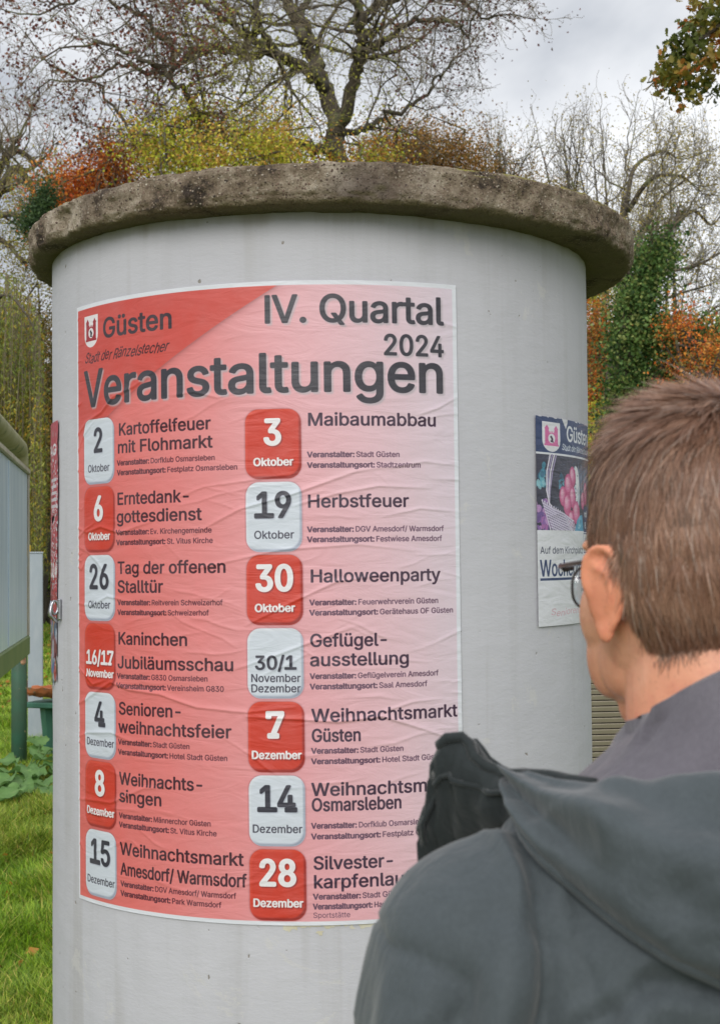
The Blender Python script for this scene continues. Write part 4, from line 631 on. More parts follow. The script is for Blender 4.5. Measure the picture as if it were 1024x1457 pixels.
class Sheet:
    """a small software plate: prints flat shapes with soft edges; units are millimetres, y down"""
    def __init__(s, wmm, hmm, ppm):
        s.k = ppm; s.w, s.h = int(wmm * ppm), int(hmm * ppm); s.wm, s.hm = wmm, hmm
        s.im = np.ones((s.h, s.w, 3), np.float32)
    def cover(s, polys, SS=4):
        """signed coverage of closed polygons in pixels -> (x0, y0, array)"""
        al = [p for P in polys for p in P]
        if not al: return None
        x0 = max(int(min(p[0] for p in al)) - 3, 0); x1 = min(int(max(p[0] for p in al)) + 4, s.w)
        y0 = max(int(min(p[1] for p in al)) - 3, 0); y1 = min(int(max(p[1] for p in al)) + 4, s.h)
        if x1 <= x0 + 1 or y1 <= y0 + 1: return None
        wd, hg = x1 - x0, y1 - y0
        # area accumulation on a fine row grid
        acc = np.zeros((hg * SS, wd + 2), np.float64)
        for P in polys:
            n = len(P)
            for i in range(n):
                ax, ay = P[i]; bx, by = P[(i + 1) % n]
                if ay == by: continue
                sg = 1.0
                if ay > by: ax, ay, bx, by, sg = bx, by, ax, ay, -1.0
                r0 = math.ceil((ay - y0) * SS - 0.5); r1 = math.ceil((by - y0) * SS - 0.5)
                r0 = max(r0, 0); r1 = min(r1, hg * SS)
                if r1 <= r0: continue
                rows = np.arange(r0, r1)
                yy = (rows + 0.5) / SS + y0
                xx = np.clip(ax + (bx - ax) * (yy - ay) / (by - ay) - x0, 0, wd - 0.001)
                c = xx.astype(int); f = xx - c
                np.add.at(acc, (rows, c), sg * (1 - f)); np.add.at(acc, (rows, c + 1), sg * f)
        cov = np.clip(np.abs(np.cumsum(acc, 1)[:, :wd]), 0, 1)
        return x0, y0, cov.reshape(hg, SS, wd).mean(1).astype(np.float32)
    def blend(s, x0, y0, a, col):
        h, w = a.shape
        R = s.im[y0:y0 + h, x0:x0 + w]
        a = a[:R.shape[0], :R.shape[1], None]
        R[...] = R * (1 - a) + np.asarray(col, np.float32) * a
    def poly(s, P, col, alpha=1.0):
        c = s.cover([[(x * s.k, y * s.k) for x, y in P]])
        if c: s.blend(c[0], c[1], c[2] * alpha, col)
    def ell(s, cx, cy, rx, ry, col, rot=0, alpha=1.0):
        n = 40
        P = []
        for i in range(n):
            a = 6.2832 * i / n
            x, y = rx * math.cos(a), ry * math.sin(a)
            P.append((cx + x * math.cos(rot) - y * math.sin(rot), cy + x * math.sin(rot) + y * math.cos(rot)))
        s.poly(P, col, alpha)
    def line(s, pts, wd, col, alpha=1.0):
        for (ax, ay), (bx, by) in zip(pts[:-1], pts[1:]):
            L = math.hypot(bx - ax, by - ay) or 1
            nx, ny = -(by - ay) / L * wd / 2, (bx - ax) / L * wd / 2
            ex, ey = (bx - ax) / L * wd * .3, (by - ay) / L * wd * .3
            s.poly([(ax + nx - ex, ay + ny - ey), (bx + nx + ex, by + ny + ey), (bx - nx + ex, by - ny + ey), (ax - nx - ex, ay - ny - ey)], col, alpha)
    def rrect(s, x0, y0, x1, y1, r):
        P = []
        for cx, cy, a0 in ((x1 - r, y0 + r, -90), (x1 - r, y1 - r, 0), (x0 + r, y1 - r, 90), (x0 + r, y0 + r, 180)):
            for i in range(9):
                a = rad(a0 + 90 * i / 8)
                P.append((cx + r * math.cos(a), cy + r * math.sin(a)))
        return P
    def text_w(s, t):
        return sum(GLY.get(c, GLY['n'])[0] for c in t) / 1000.0
    def text(s, t, x0, x1, yb, cap, col, bold=0.0, slab=False, shear=0.0, y1=None, shadow=None, alpha=1.0, jitter=0.0):
        """t set between x0 and x1 on baseline yb; cap = height of a capital in mm"""
        y1 = yb if y1 is None else y1
        size = cap / 0.509
        sx = (x1 - x0) / (s.text_w(t) - 0.04)
        out = []
        x = x0 - 0.05 * sx * 0.5
        rng = random.Random(hash(t) % 1000 if False else len(t) * 7 + 3)
        for c in t:
            adv, polys = GLY.get(c, GLY['n'])
            yy = yb + (y1 - yb) * (x - x0) / max(x1 - x0, 1) + (rng.uniform(-1, 1) * jitter)
            def T(px, py): return ((x + (px / 1000.0 + shear * py / 1000.0) * sx) * s.k, (yy - py / 1000.0 * size) * s.k)
            ps = [[T(*q) for q in P] for P in polys]
            if ps: out.append(ps)
            if slab and c in '1247':
                wd = adv / 1000.0
                if c == '1': out.append([[T(25, 0), T(adv - 15, 0), T(adv - 15, 72), T(25, 72)]])
                if c == '4': out.append([[T(210, 0), T(adv - 5, 0), T(adv - 5, 72), T(210, 72)]])
                if c == '7': out.append([[T(60, 0), T(270, 0), T(270, 72), T(60, 72)], ]); out.append([[T(28, 390), T(95, 390), T(95, 509), T(28, 509)]])
            x += adv / 1000.0 * sx
        al = [c for c in (s.cover(p) for p in out) if c]
        if not al: return
        X0 = min(a[0] for a in al); Y0 = min(a[1] for a in al); X1 = max(a[0] + a[2].shape[1] for a in al); Y1 = max(a[1] + a[2].shape[0] for a in al)
        pad = 14
        A = np.zeros((Y1 - Y0 + 2 * pad, X1 - X0 + 2 * pad), np.float32)
        for a in al:
            v = A[a[1] - Y0 + pad:a[1] - Y0 + pad + a[2].shape[0], a[0] - X0 + pad:a[0] - X0 + pad + a[2].shape[1]]
            np.maximum(v, a[2], out=v)
        if bold > 0:
            r = bold * s.k
            B = A.copy()
            for i in range(12):
                an = 6.2832 * i / 12
                B = np.maximum(B, shift(A, math.cos(an) * r, math.sin(an) * r * 0.7))
            A = B
        if shadow:
            Sh = blur(shift(A, shadow[0] * s.k, shadow[1] * s.k), shadow[2] * s.k)
            yy0, xx0 = Y0 - pad, X0 - pad
            s._put(xx0, yy0, Sh * shadow[4], shadow[3])
        s._put(X0 - pad, Y0 - pad, A * alpha, col)
    def _put(s, x0, y0, A, col):
        cx, cy = max(0, -x0), max(0, -y0)
        A = A[cy:, cx:]; x0 += cx; y0 += cy
        A = A[:max(s.h - y0, 0), :max(s.w - x0, 0)]
        if A.size: s.blend(x0, y0, A, col)
    def image(s, name):
        a = np.ones((s.h, s.w, 4), np.float32)
        a[:, :, :3] = np.clip(s.im[::-1], 0, 1)
        im = bpy.data.images.new(name, s.w, s.h)
        im.pixels.foreach_set(a.ravel())
        im.update(); im.pack()
        return im
def shift(A, dx, dy):
    ix, iy = math.floor(dx), math.floor(dy); fx, fy = dx - ix, dy - iy
    def sh(i, j): return np.roll(np.roll(A, i, 1), j, 0)
    return (sh(ix, iy) * (1 - fx) + sh(ix + 1, iy) * fx) * (1 - fy) + (sh(ix, iy + 1) * (1 - fx) + sh(ix + 1, iy + 1) * fx) * fy
def blur(A, r):
    n = max(int(r), 1)
    for _ in range(2):
        B = np.zeros_like(A)
        for i in range(-n, n + 1): B += np.roll(A, i, 1)
        A = B / (2 * n + 1)
        B = np.zeros_like(A)
        for i in range(-n, n + 1): B += np.roll(A, i, 0)
        A = B / (2 * n + 1)
    return A
def rgb(*c): return tuple(x / 255.0 for x in c)

ROWS_L = [('2', 'Oktober', 0), ('6', 'Oktober', 1), ('26', 'Oktober', 0), ('16/17', 'November', 1), ('4', 'Dezember', 0), ('8', 'Dezember', 1), ('15', 'Dezember', 0)]
ROWS_R = [('3', 'Oktober', 1), ('19', 'Oktober', 0), ('30', 'Oktober', 1), ('30/1', 'November|Dezember', 0), ('7', 'Dezember', 1), ('14', 'Dezember', 0), ('28', 'Dezember', 1)]
V_, O_ = 'Veranstalter:', 'Veranstaltungsort:'
LINES = [
('h','Kartoffelfeuer',147.4,364.2,271.5),('h','mit Flohmarkt',144.5,367.5,306),('v','Dorfklub Osmarsleben',142.5,372.7,330),('o','Festplatz Osmarsleben',142.5,417,349),
('h','Erntedank-',142,321.7,406.5),('h','gottesdienst',140.7,344,441.3),('v','Ev. Kirchengemeinde',139.4,364.8,465.4),('o','St. Vitus Kirche',139.2,366.8,484.8),
('h','Tag der offenen',142.4,392.8,540.5),('h','Stalltür',142,258.2,577),('v','Reitverein Schweizerhof',141.9,385.4,601),('o','Schweizerhof',141.7,357,620),
('h','Kaninchen',142.3,312.5,677),('h','Jubiläumsschau',140.8,406.1,723),('v','G830 Osmarsleben',139.1,354,743),('o','Vereinsheim G830',138.9,386.3,761.6),
('h','Senioren-',143.7,300.3,812),('h','weihnachtsfeier',142.3,399.5,847.2),('v','Stadt Güsten',141.1,315.2,870),('o','Hotel Stadt Güsten',140.9,392,889.4),
('h','Weihnachts-',144.1,344.6,946.8),('h','singen',143.8,252.3,980.3),('v','Männerchor Güsten',142.5,357.8,1011.4),('o','St. Vitus Kirche',142.3,369.2,1029),
('h','Weihnachtsmarkt',145.5,420.7,1081),('h','Amesdorf/ Warmsdorf',146.2,426.1,1120),('v','DGV Amesdorf/ Warmsdorf',146,405.9,1141.7),('o','Park Warmsdorf',145.8,376.8,1160),
('h','Maibaumabbau',549.4,794.2,270.7),('v','Stadt Güsten',548.3,720.3,329.3),('o','Stadtzentrum',548.1,761.4,348.8),
('h','Herbstfeuer',547.6,736.3,422.3),('v','DGV Amesdorf/ Warmsdorf',546.7,806.4,467.8),('o','Festwiese Amesdorf',546.4,802.2,486.3),
('h','Halloweenparty',551,797.7,560.5),('v','Feuerwehrverein Güsten',549.3,793.3,602.6),('o','Gerätehaus OF Güsten',549,824.2,621.3),
('h','Geflügel-',549.6,694.4,679),('h','ausstellung',549.2,733.5,714.5),('v','Geflügelverein Amesdorf',548.5,791.2,738),('o','Saal Amesdorf',548.3,768.1,757),
('h','Weihnachtsmarkt',550.9,829.3,816.5),('h','Güsten',550.5,640.4,853.3),('v','Stadt Güsten',549.4,720.1,874.7),('o','Hotel Stadt Güsten',549.2,800.5,894),
('h','Weihnachtsmarkt',549.3,827.1,952),('h','Osmarsleben',549,715.1,980),('v','Dorfklub Osmarsleben',547.8,770.7,1011.6),('o','Festplatz Osmarsleben',547.5,827.3,1031),
('h','Silvester-',551,700.5,1086),('h','karpfenlauf',550.6,730.7,1120.2),('v','Stadt Güsten',549.6,721.6,1140.6),('o','Haupt-',549.3,701.7,1158.6),('r','Sportstätte',549.2,616.5,1174.2)]

def crest(s, x0, y0, w, h, red, white, ink):
    """town shield: battlemented red gatehouse with a dark figure in the arch"""
    def shield(gx, gy, gw, gh):
        P = [(gx, gy), (gx + gw, gy), (gx + gw, gy + gh * .62)]
        for i in range(1, 12):
            a = math.pi * i / 12
            P.append((gx + gw / 2 + gw / 2 * math.cos(a), gy + gh * .62 + gh * .38 * math.sin(a)))
        P.append((gx, gy + gh * .62))
        return P
    s.poly(shield(x0, y0, w, h), white)
    X = lambda t: x0 + w * t
    Y = lambda t: y0 + h * t
    for a in (.14, .66):
        s.poly([(X(a), Y(.22)), (X(a + .2), Y(.22)), (X(a + .2), Y(.78)), (X(a), Y(.78))], red)
        s.poly([(X(a - .03), Y(.23)), (X(a + .1), Y(.10)), (X(a + .23), Y(.23))], red)
    s.poly([(X(.2), Y(.36)), (X(.8), Y(.36)), (X(.8), Y(.78)), (X(.2), Y(.78))], red)
    for k in range(4):
        s.poly([(X(.33 + k * .1), Y(.31)), (X(.38 + k * .1), Y(.31)), (X(.38 + k * .1), Y(.37)), (X(.33 + k * .1), Y(.37))], red)
    s.poly([(X(.10), Y(.74)), (X(.90), Y(.74)), (X(.90), Y(.80)), (X(.10), Y(.80))], red)
    s.ell(X(.5), Y(.55), w * .19, h * .16, white)
    s.ell(X(.47), Y(.50), w * .06, h * .04, ink); s.ell(X(.52), Y(.57), w * .07, h * .06, ink, .5); s.line([(X(.44), Y(.64)), (X(.58), Y(.66))], w * .05, ink)

def print_events():
    Wm, Hm = 840.3, 1188.4
    s = Sheet(Wm, Hm, 2.0)
    yy, xx = np.mgrid[0:s.h, 0:s.w].astype(np.float32) / s.k
    u, v = xx / Wm, yy / Hm
    def stops(t, st):
        r = np.zeros(t.shape + (3,), np.float32)
        ps = [p for p, _ in st]
        for k in range(3): r[..., k] = np.interp(t, ps, [c[k] for _, c in st])
        return r
    t = u + 0.10 * (0.5 - v) * np.clip(u * 1.6, 0, 1)
    s.im = stops(t, [(0.0, rgb(236, 112, 105)), (0.22, rgb(240, 125, 120)), (0.45, rgb(242, 150, 150)), (0.62, rgb(244, 176, 182)), (0.8, rgb(243, 200, 208)), (0.95, rgb(238, 216, 226)), (1.05, rgb(234, 222, 234))])
    lighter = np.clip((v - 0.86) / 0.14, 0, 1) * np.clip((u - .3) / .4, 0, 1)
    s.im = s.im * (1 - 0.25 * lighter[..., None]) + np.array(rgb(244, 170, 178), np.float32) * 0.25 * lighter[..., None]
    # darker red corner, cut off along a straight diagonal
    p0, p1 = np.array([500.0, 5.0]), np.array([60.0, 262.0])
    d = ((xx - p0[0]) * (p1[1] - p0[1]) - (yy - p0[1]) * (p1[0] - p0[0])) / np.hypot(*(p1 - p0))
    inside = np.clip(d * -1 if d[0, 0] < 0 else d, -1e3, 1e3)
    k = np.clip(inside * 1.0 + 0.5, 0, 1) * np.clip((285 - yy) / 60, 0, 1)
    tri = stops(np.clip(u * 1.5 + v, 0, 1), [(0, rgb(216, 76, 66)), (1, rgb(224, 92, 82))])
    sh = np.exp(-np.clip(-inside, 0, 50) / 5.0) * (inside < 0) * 0.32 * np.clip((285 - yy) / 60, 0, 1)
    s.im *= (1 - sh[..., None] * np.array([0.8, 1, 1], np.float32))
    s.im = s.im * (1 - k[..., None]) + tri * k[..., None]
    # white unprinted margin
    e = np.minimum(np.minimum(xx - 5, Wm - 9 - xx), np.minimum(yy - 8, Hm - 8 - yy))
    k = np.clip(0.5 - e * 2, 0, 1)
    s.im = s.im * (1 - k[..., None]) + np.array(rgb(238, 241, 248), np.float32) * k[..., None]
    INK, SH = rgb(58, 56, 66), rgb(196, 186, 192)
    crest(s, 33, 24, 50, 64, rgb(170, 36, 48), rgb(246, 240, 242), rgb(40, 40, 50))
    s.text('Güsten', 101, 285, 75, 38.5, rgb(62, 44, 54), 1.5)
    s.text('Stadt der Ränzelstecher', 34, 272, 119, 20, rgb(66, 14, 24), 0.3, shear=0.55, jitter=1.6)
    sdw = (3.5, 3.5, 1.6, SH, 0.85)
    s.text('IV. Quartal', 471, 811, 78, 51, INK, 1.8, shadow=sdw)
    s.text('2024', 691.5, 812.5, 138.6, 38.5, INK, 1.5, shadow=sdw)
    s.text('Veranstaltungen', 33.5, 812.5, 207, 72, INK, 2.5, shadow=sdw)
    H_INK, D_INK = rgb(66, 22, 38), rgb(88, 34, 50)
    for kind, t, x0, x1, y in LINES:
        ink = H_INK if x0 < 500 else rgb(66, 44, 66)
        dink = D_INK if x0 < 500 else rgb(96, 66, 90)
        if kind == 'h': s.text(t, x0, x1, y, 23.3, ink, 0.85)
        elif kind == 'r': s.text(t, x0, x1, y, 9.6, dink)
        else:
            head = V_ if kind == 'v' else O_
            wa, wt = s.text_w(head + ' ') * 1.06, s.text_w(t)
            xm = x0 + (x1 - x0) * wa / (wa + wt)
            s.text(head, x0, xm - 3.2, y, 10.0, dink, 0.75)
            s.text(t, xm, x1, y, 10.0, dink, 0.32)
    def tile(x0, y0, red, num, mon):
        x1, y1, r = x0 + 104.5, y0 + 129.5, 25
        P = s.rrect(x0, y0, x1, y1, r)
        cv = s.cover([[(x * s.k, y * s.k) for x, y in P]])
        X0, Y0, A = cv
        pad = 12
        Ap = np.pad(A, pad)
        s._put(X0 - pad, Y0 - pad, blur(Ap, 2.2 * s.k) * 0.75, rgb(120, 48, 54) if red else rgb(130, 84, 100))
        base = rgb(220, 62, 40) if red else rgb(222, 230, 240)
        s._put(X0, Y0, A, base)
        # printed bevel: darker at the foot and right, lighter at the head
        Bm = blur(Ap, 2.6 * s.k)[pad:-pad, pad:-pad]
        rim = np.clip(1 - Bm, 0, 1) * A
        sh1 = np.clip(A - shift(Ap, -3.5 * s.k, -4.5 * s.k)[pad:-pad, pad:-pad], 0, 1) * A
        hi1 = np.clip(A - shift(Ap, 3 * s.k, 4 * s.k)[pad:-pad, pad:-pad], 0, 1) * A
        s._put(X0, Y0, blur(sh1, 3) * A * 0.75, rgb(128, 24, 22) if red else rgb(138, 146, 168))
        s._put(X0, Y0, blur(hi1, 3) * A * 0.5, rgb(244, 96, 70) if red else rgb(248, 250, 253))
        ink = rgb(250, 248, 250) if red else rgb(52, 52, 66)
        sd_ = (2, 2, 1.2, rgb(120, 20, 20), 0.7) if red else (1.6, 1.6, 1.2, rgb(170, 176, 190), 0.8)
        n = len(num)
        cx = (x0 + x1) / 2
        if '/' in num:
            w = 94 if n == 5 else 76
            s.text(num, cx - w / 2, cx + w / 2, y0 + 80 - (0 if n == 5 else 4), 27 if n == 5 else 25, ink, 1.5 if red else 1.1, slab=True, shadow=sd_)
        else:
            w = 33 * n if n == 1 else 69
            s.text(num, cx - w / 2, cx + w / 2, y0 + 66, 47, ink, 3.0 if red else 2.2, slab=True, shadow=sd_)
        ms = mon.split('|')
        for q, mtxt in enumerate(ms):
            w = 74 if mtxt == 'Oktober' else 92
            yb = y0 + 105 + (q * 19 - 6 if len(ms) > 1 else 0)
            s.text(mtxt, cx - w / 2, cx + w / 2, yb, 14.5, ink if red else rgb(62, 60, 76), 1.0 if red else 0.35, shadow=sd_ if red else None)
    for i, (n, mo, r) in enumerate(ROWS_L): tile(29.5, 233 + 135.1 * i, r, n, mo)
    for i, (n, mo, r) in enumerate(ROWS_R): tile(432.5, 238.5 + 135.2 * i, r, n, mo)
    return s.image('events_print')

# creases in the pasted paper: (height mm, half width mm, [(u, v) mm ...])
def crease_list():
    rng = random.Random(12)
    C = [
     (1.9, 2.2, [(0, 262), (40, 238), (95, 222), (130, 196), (190, 180), (250, 150)]),
     (1.3, 2.0, [(0, 300), (30, 262), (70, 236)]),
     (1.8, 2.2, [(0, 448), (40, 458), (90, 448), (150, 462), (240, 440)]),
     (1.5, 2.0, [(0, 470), (35, 452), (70, 440)]),
     (1.4, 2.0, [(0, 600), (60, 604), (110, 585), (180, 596)]),
     (2.2, 2.6, [(0, 802), (35, 790), (80, 770), (120, 752), (170, 764), (250, 770), (330, 792), (430, 800), (520, 790)]),
     (1.8, 2.2, [(0, 726), (30, 742), (60, 760), (110, 748)]),
     (1.6, 2.1, [(0, 868), (40, 856), (120, 850), (190, 866)]),
     (1.6, 2.1, [(0, 992), (50, 988), (120, 986), (210, 950), (280, 944)]),
     (1.3, 1.8, [(30, 1010), (80, 1016), (140, 1000)]),
     (1.9, 2.3, [(330, 468), (420, 424), (520, 398), (640, 356), (700, 348)]),
     (1.6, 2.0, [(520, 420), (600, 398), (680, 384), (780, 388)]),
     (1.3, 1.9, [(300, 540), (400, 520), (500, 500), (640, 492), (760, 506)]),
     (1.5, 2.0, [(430, 640), (520, 596), (600, 560), (700, 548)]),
     (1.5, 2.0, [(400, 724), (500, 690), (560, 668), (640, 640)]),
     (2.4, 2.8, [(430, 808), (520, 812), (600, 818), (680, 810), (740, 830), (800, 852), (840, 862)]),
     (1.4, 1.9, [(640, 818), (690, 800), (740, 786), (800, 782)]),
     (1.4, 1.9, [(760, 250), (800, 236), (840, 214)]),
     (1.3, 1.9, [(700, 350), (770, 338), (840, 344)]),
     (1.3, 1.9, [(690, 440), (760, 426), (840, 432)]),
     (1.2, 1.8, [(280, 205), (330, 200), (380, 214), (420, 206)]),
     (1.2, 1.7, [(290, 400), (350, 380), (430, 372), (520, 360)]),
    ]
    for i in range(64):
        u, v = rng.uniform(0, 800), rng.uniform(240, 1160)
        L = rng.uniform(40, 190); a = rng.uniform(-0.35, 0.25)
        P = [(u, v)]
        for k in range(4):
            a += rng.uniform(-0.25, 0.25)
            P.append((P[-1][0] + L / 4 * math.cos(a), P[-1][1] - L / 4 * math.sin(a)))
        C.append((rng.uniform(0.35, 1.0), rng.uniform(1.4, 2.6), P))
    for i in range(26):   # fine puckers along the left and right edge
        v = rng.uniform(20, 1180); L = rng.uniform(10, 34); left = rng.random() < 0.7
        C.append((rng.uniform(0.5, 1.3), rng.uniform(1.0, 1.8), [(0, v), (L * .5, v + rng.uniform(-6, 6)), (L, v + rng.uniform(-14, 14))] if left else [(840, v), (840 - L, v + rng.uniform(-10, 10))]))
    return C
def crease_height(U, Vv, creases):
    H = np.zeros_like(U)
    for h, w, P in creases:
        tot = sum(math.dist(a, b) for a, b in zip(P[:-1], P[1:]))
        run = 0
        x0 = min(p[0] for p in P) - 12; x1 = max(p[0] for p in P) + 12; y0 = min(p[1] for p in P) - 12; y1 = max(p[1] for p in P) + 12
        idx = np.where((U > x0) & (U < x1) & (Vv > y0) & (Vv < y1))[0]
        if not len(idx): continue
        u, v = U[idx], Vv[idx]
        best = np.full(len(idx), 1e9); tt = np.zeros(len(idx)); sd_ = np.zeros(len(idx))
        for a, b in zip(P[:-1], P[1:]):
            L = math.dist(a, b)
            dx, dy = (b[0] - a[0]) / L, (b[1] - a[1]) / L
            q = np.clip((u - a[0]) * dx + (v - a[1]) * dy, 0, L)
            ex, ey = u - a[0] - q * dx, v - a[1] - q * dy
            d = np.hypot(ex, ey); k = d < best
            best[k] = d[k]; tt[k] = (run + q[k]) / tot; sd_[k] = np.sign(ex * -dy + ey * dx)[k]
            run += L
        env = np.sin(np.pi * np.clip(tt * 0.86 + 0.10, 0, 1)) ** 0.7
        ww = np.where(sd_ > 0, w * 0.7, w * 1.9)
        H[idx] = np.maximum(H[idx], h * env * np.exp(-(best / ww) ** 1.5))
    return H

def print_mat(name, img, rough=0.5, dirt=0.0):
    m, nt, b, out = mat_new(name)
    setp(b, rough=rough, spec=0.45)
    t = N(nt, 'ShaderNodeTexImage', image=img, interpolation='Cubic', extension='EXTEND')
    uv = N(nt, 'ShaderNodeUVMap', uv_map='UVMap'); Lk(nt, uv.outputs[0], t.inputs[0])
    c = t.outputs['Color']
    f = noise_of(nt, 14, 4, 0.6)
    c = mixc(nt, ramp_of(nt, f, [(0.35, (0.0, 0.0, 0.0)), (0.75, (0.07, 0.07, 0.07))]), c, (0.62, 0.58, 0.60))
    if dirt:
        f = noise_of(nt, 40, 5, 0.7)
        c = mixc(nt, ramp_of(nt, f, [(0.55, (0, 0, 0)), (0.62, (dirt, dirt, dirt))]), c, (0.5, 0.48, 0.46))
    k = N(nt, 'ShaderNodeVectorMath', operation='SCALE'); k.inputs['Scale'].default_value = PAPER; Lk(nt, c, k.inputs[0])
    Lk(nt, k.outputs[0], b.inputs['Base Color'])
    n1 = bump_to(nt, b, noise_of(nt, 30, 4, 0.6, vscale=(1, 1, 2.4)), 0.25, 0.002)
    bump_to(nt, b, noise_of(nt, 9, 3, 0.5, vscale=(1, 1, 3.5), dist=1.2), 0.35, 0.006, n1)
    return m
PAPER = 0.70

def pasted(name, th0, ztop, rot, wm, hm, mat, step, Hfun, mask=None, base_off=0.0012, parent=None):
    """a sheet glued round the column; th0 = angle of its left edge, z of its top-left corner"""
    nu, nv = int(wm * 1000 / step) + 1, int(hm * 1000 / step) + 1
    u = np.linspace(0, wm, nu); v = np.linspace(0, hm, nv)
    U, Vv = np.meshgrid(u, v); U, Vv = U.ravel(), Vv.ravel()
    s_ = th0 * CR + U * math.cos(rot) + Vv * math.sin(rot)
    z = ztop + U * math.sin(rot) - Vv * math.cos(rot)
    off = base_off + 0.0022 + Hfun(U * 1000, Vv * 1000) / 1000.0
    t = s_ / CR
    r = CR + off
    P = np.stack([CX + r * np.sin(t), CD - r * np.cos(t), z], 1)
    i = np.arange(nv - 1)[:, None] * nu + np.arange(nu - 1)[None, :]
    F = np.stack([i, i + nu, i + nu + 1, i + 1], -1).reshape(-1, 4)
    if mask is not None:
        k = mask(U * 1000, Vv * 1000)
        F = F[k[F].all(1)]
    uv = np.stack([U / wm, 1 - Vv / hm], 1)
    return mesh_obj(name, P, F, mat, parent, uvs=uv)

def build_posters():
    cr = crease_list()
    def Hbig(u, v):
        P = np.stack([u, v, 0 * u], 1)
        e = np.minimum(np.minimum(u, 840 - u), np.minimum(v, 1188 - v))
        return crease_height(u, v, cr) * 1.25 + 0.25 * fbm(P, 1 / 60.0, 3, 8) + 0.10 * fbm(P, 1 / 14.0, 2, 6) + np.exp(-e / 3.0) * 0.35 * np.clip(fbm(P, 1 / 40.0, 2, 3) + 0.2, 0, 1)
    o = pasted('event_poster', -0.93301, EYE + 0.52613, 0.005317, 0.8403, 1.1884, print_mat('event_poster_print', print_events(), 0.5), 2.0, Hbig)
    tag(o, 'large red and pink town events poster pasted on the column, headed Veranstaltungen IV. Quartal 2024', 'poster')
    # remains of older paper under the big poster
    def Hs(u, v): return 0 * u + 0.1
    def rag(u, v):
        P = np.stack([u, v, 0 * u], 1)
        return v < 14 + 16 * fbm(P, 1 / 22.0, 3, 5) + 6 * fbm(P, 1 / 6.0, 2, 7)
    m = simple('old_glued_paper', (0.50, 0.46, 0.33), (0.58, 0.56, 0.48), 0.8, 20)
    o = pasted('paper_remnant', -0.10, 0.9455, 0.0053, 0.36, 0.05, m, 2.0, Hs, rag, -0.002)
    tag(o, 'torn yellowish strip of old paper below the big poster', 'paper scrap')
    # market notice on the right
    s = Sheet(297, 426, 3.0)
    NAVY = rgb(38, 62, 112)
    yy, xx = np.mgrid[0:s.h, 0:s.w].astype(np.float32) / s.k
    s.im[...] = rgb(236, 238, 244)
    s.poly([(0, 0), (297, 0), (297, 74), (0, 74)], NAVY)
    crest(s, 22, 12, 70, 60, rgb(222, 110, 170), rgb(238, 238, 244), rgb(50, 30, 60))
    s.text('Güsten', 124, 286, 46, 31, rgb(240, 242, 248), 1.2)
    s.text('Stadt der Ränzelstecher', 100, 292, 66, 12.5, rgb(230, 236, 246), 0.3, shear=0.25, jitter=0.8)
    # photograph of a basket with pink eggs
    s.poly([(0, 78), (297, 78), (297, 230), (0, 230)], rgb(56, 56, 78))
    rg = random.Random(5)
    for i in range(420):
        x, y = rg.uniform(3, 297), rg.uniform(80, 228)
        c = rg.choice([rgb(40, 42, 66), rgb(74, 84, 112), rgb(112, 122, 150), rgb(36, 34, 50), rgb(90, 78, 100)])
        s.line([(x, y), (x + rg.uniform(4, 20), y + rg.uniform(-3, 3))], rg.uniform(.6, 1.8), c, .6)
    for q in range(70):
        x = rg.uniform(188, 270); s.line([(x, rg.uniform(80, 120)), (x + rg.uniform(-6, 6), rg.uniform(120, 178))], 1.4, rgb(150, 170, 205), .7)
    def blob(cx, cy, n, r, cs):
        for _ in range(n):
            s.ell(cx + rg.gauss(0, r * .5), cy + rg.gauss(0, r * .6), rg.uniform(.2, .5) * r, rg.uniform(.15, .4) * r, rg.choice(cs), rg.uniform(0, 3), .85)
    blob(20, 124, 26, 20, [rgb(70, 150, 176), rgb(110, 182, 200), rgb(50, 110, 140), rgb(150, 205, 215)])
    blob(96, 130, 14, 14, [rgb(80, 150, 178), rgb(120, 180, 196), rgb(56, 100, 130)])
    blob(24, 204, 34, 28, [rgb(150, 110, 180), rgb(190, 120, 184), rgb(110, 84, 150), rgb(206, 160, 214)])
    s.ell(176, 140, 20, 46, rgb(206, 216, 230), -.12); s.ell(178, 120, 14, 24, rgb(240, 244, 248), -.12); s.ell(176, 160, 8, 14, rgb(236, 240, 246))
    for q in range(9): s.ell(170 + rg.uniform(-8, 14), 106 + q * 9, 2, 2, rgb(70, 90, 130))
    def egg(x, y, a, b_):
        s.ell(x + 1.5, y + 2, a, b_, rgb(120, 40, 84)); s.ell(x, y, a, b_, rgb(206, 84, 140))
        for k in range(5): s.ell(x - k * 1.2, y - k * 1.8, a * (.86 - .14 * k), b_ * (.86 - .14 * k), rgb(min(214 + 9 * k, 252), 96 + 24 * k, 150 + 17 * k), 0, .8)
        for k in range(6): s.line([(x + rg.uniform(-a, a) * .6, y + rg.uniform(-b_, b_) * .6), (x + rg.uniform(-a, a) * .6, y + rg.uniform(-b_, b_) * .6)], .8, rgb(246, 200, 224), .5)
    for x, y, a, b_ in ((102, 160, 17, 20), (152, 118, 18, 21), (128, 136, 19, 23), (248, 150, 18, 24), (222, 166, 15, 18), (150, 160, 18, 23), (122, 176, 19, 23), (142, 206, 19, 18), (172, 192, 23, 24)): egg(x, y, a, b_)
    for k in range(4): s.line([(74 - k * 8, 78), (58 - k * 7, 112), (47 - k * 4, 150), (44, 176), (48 + k * 8, 200)], 4.6, rgb(236, 230, 244) if k % 2 else rgb(170, 158, 196))
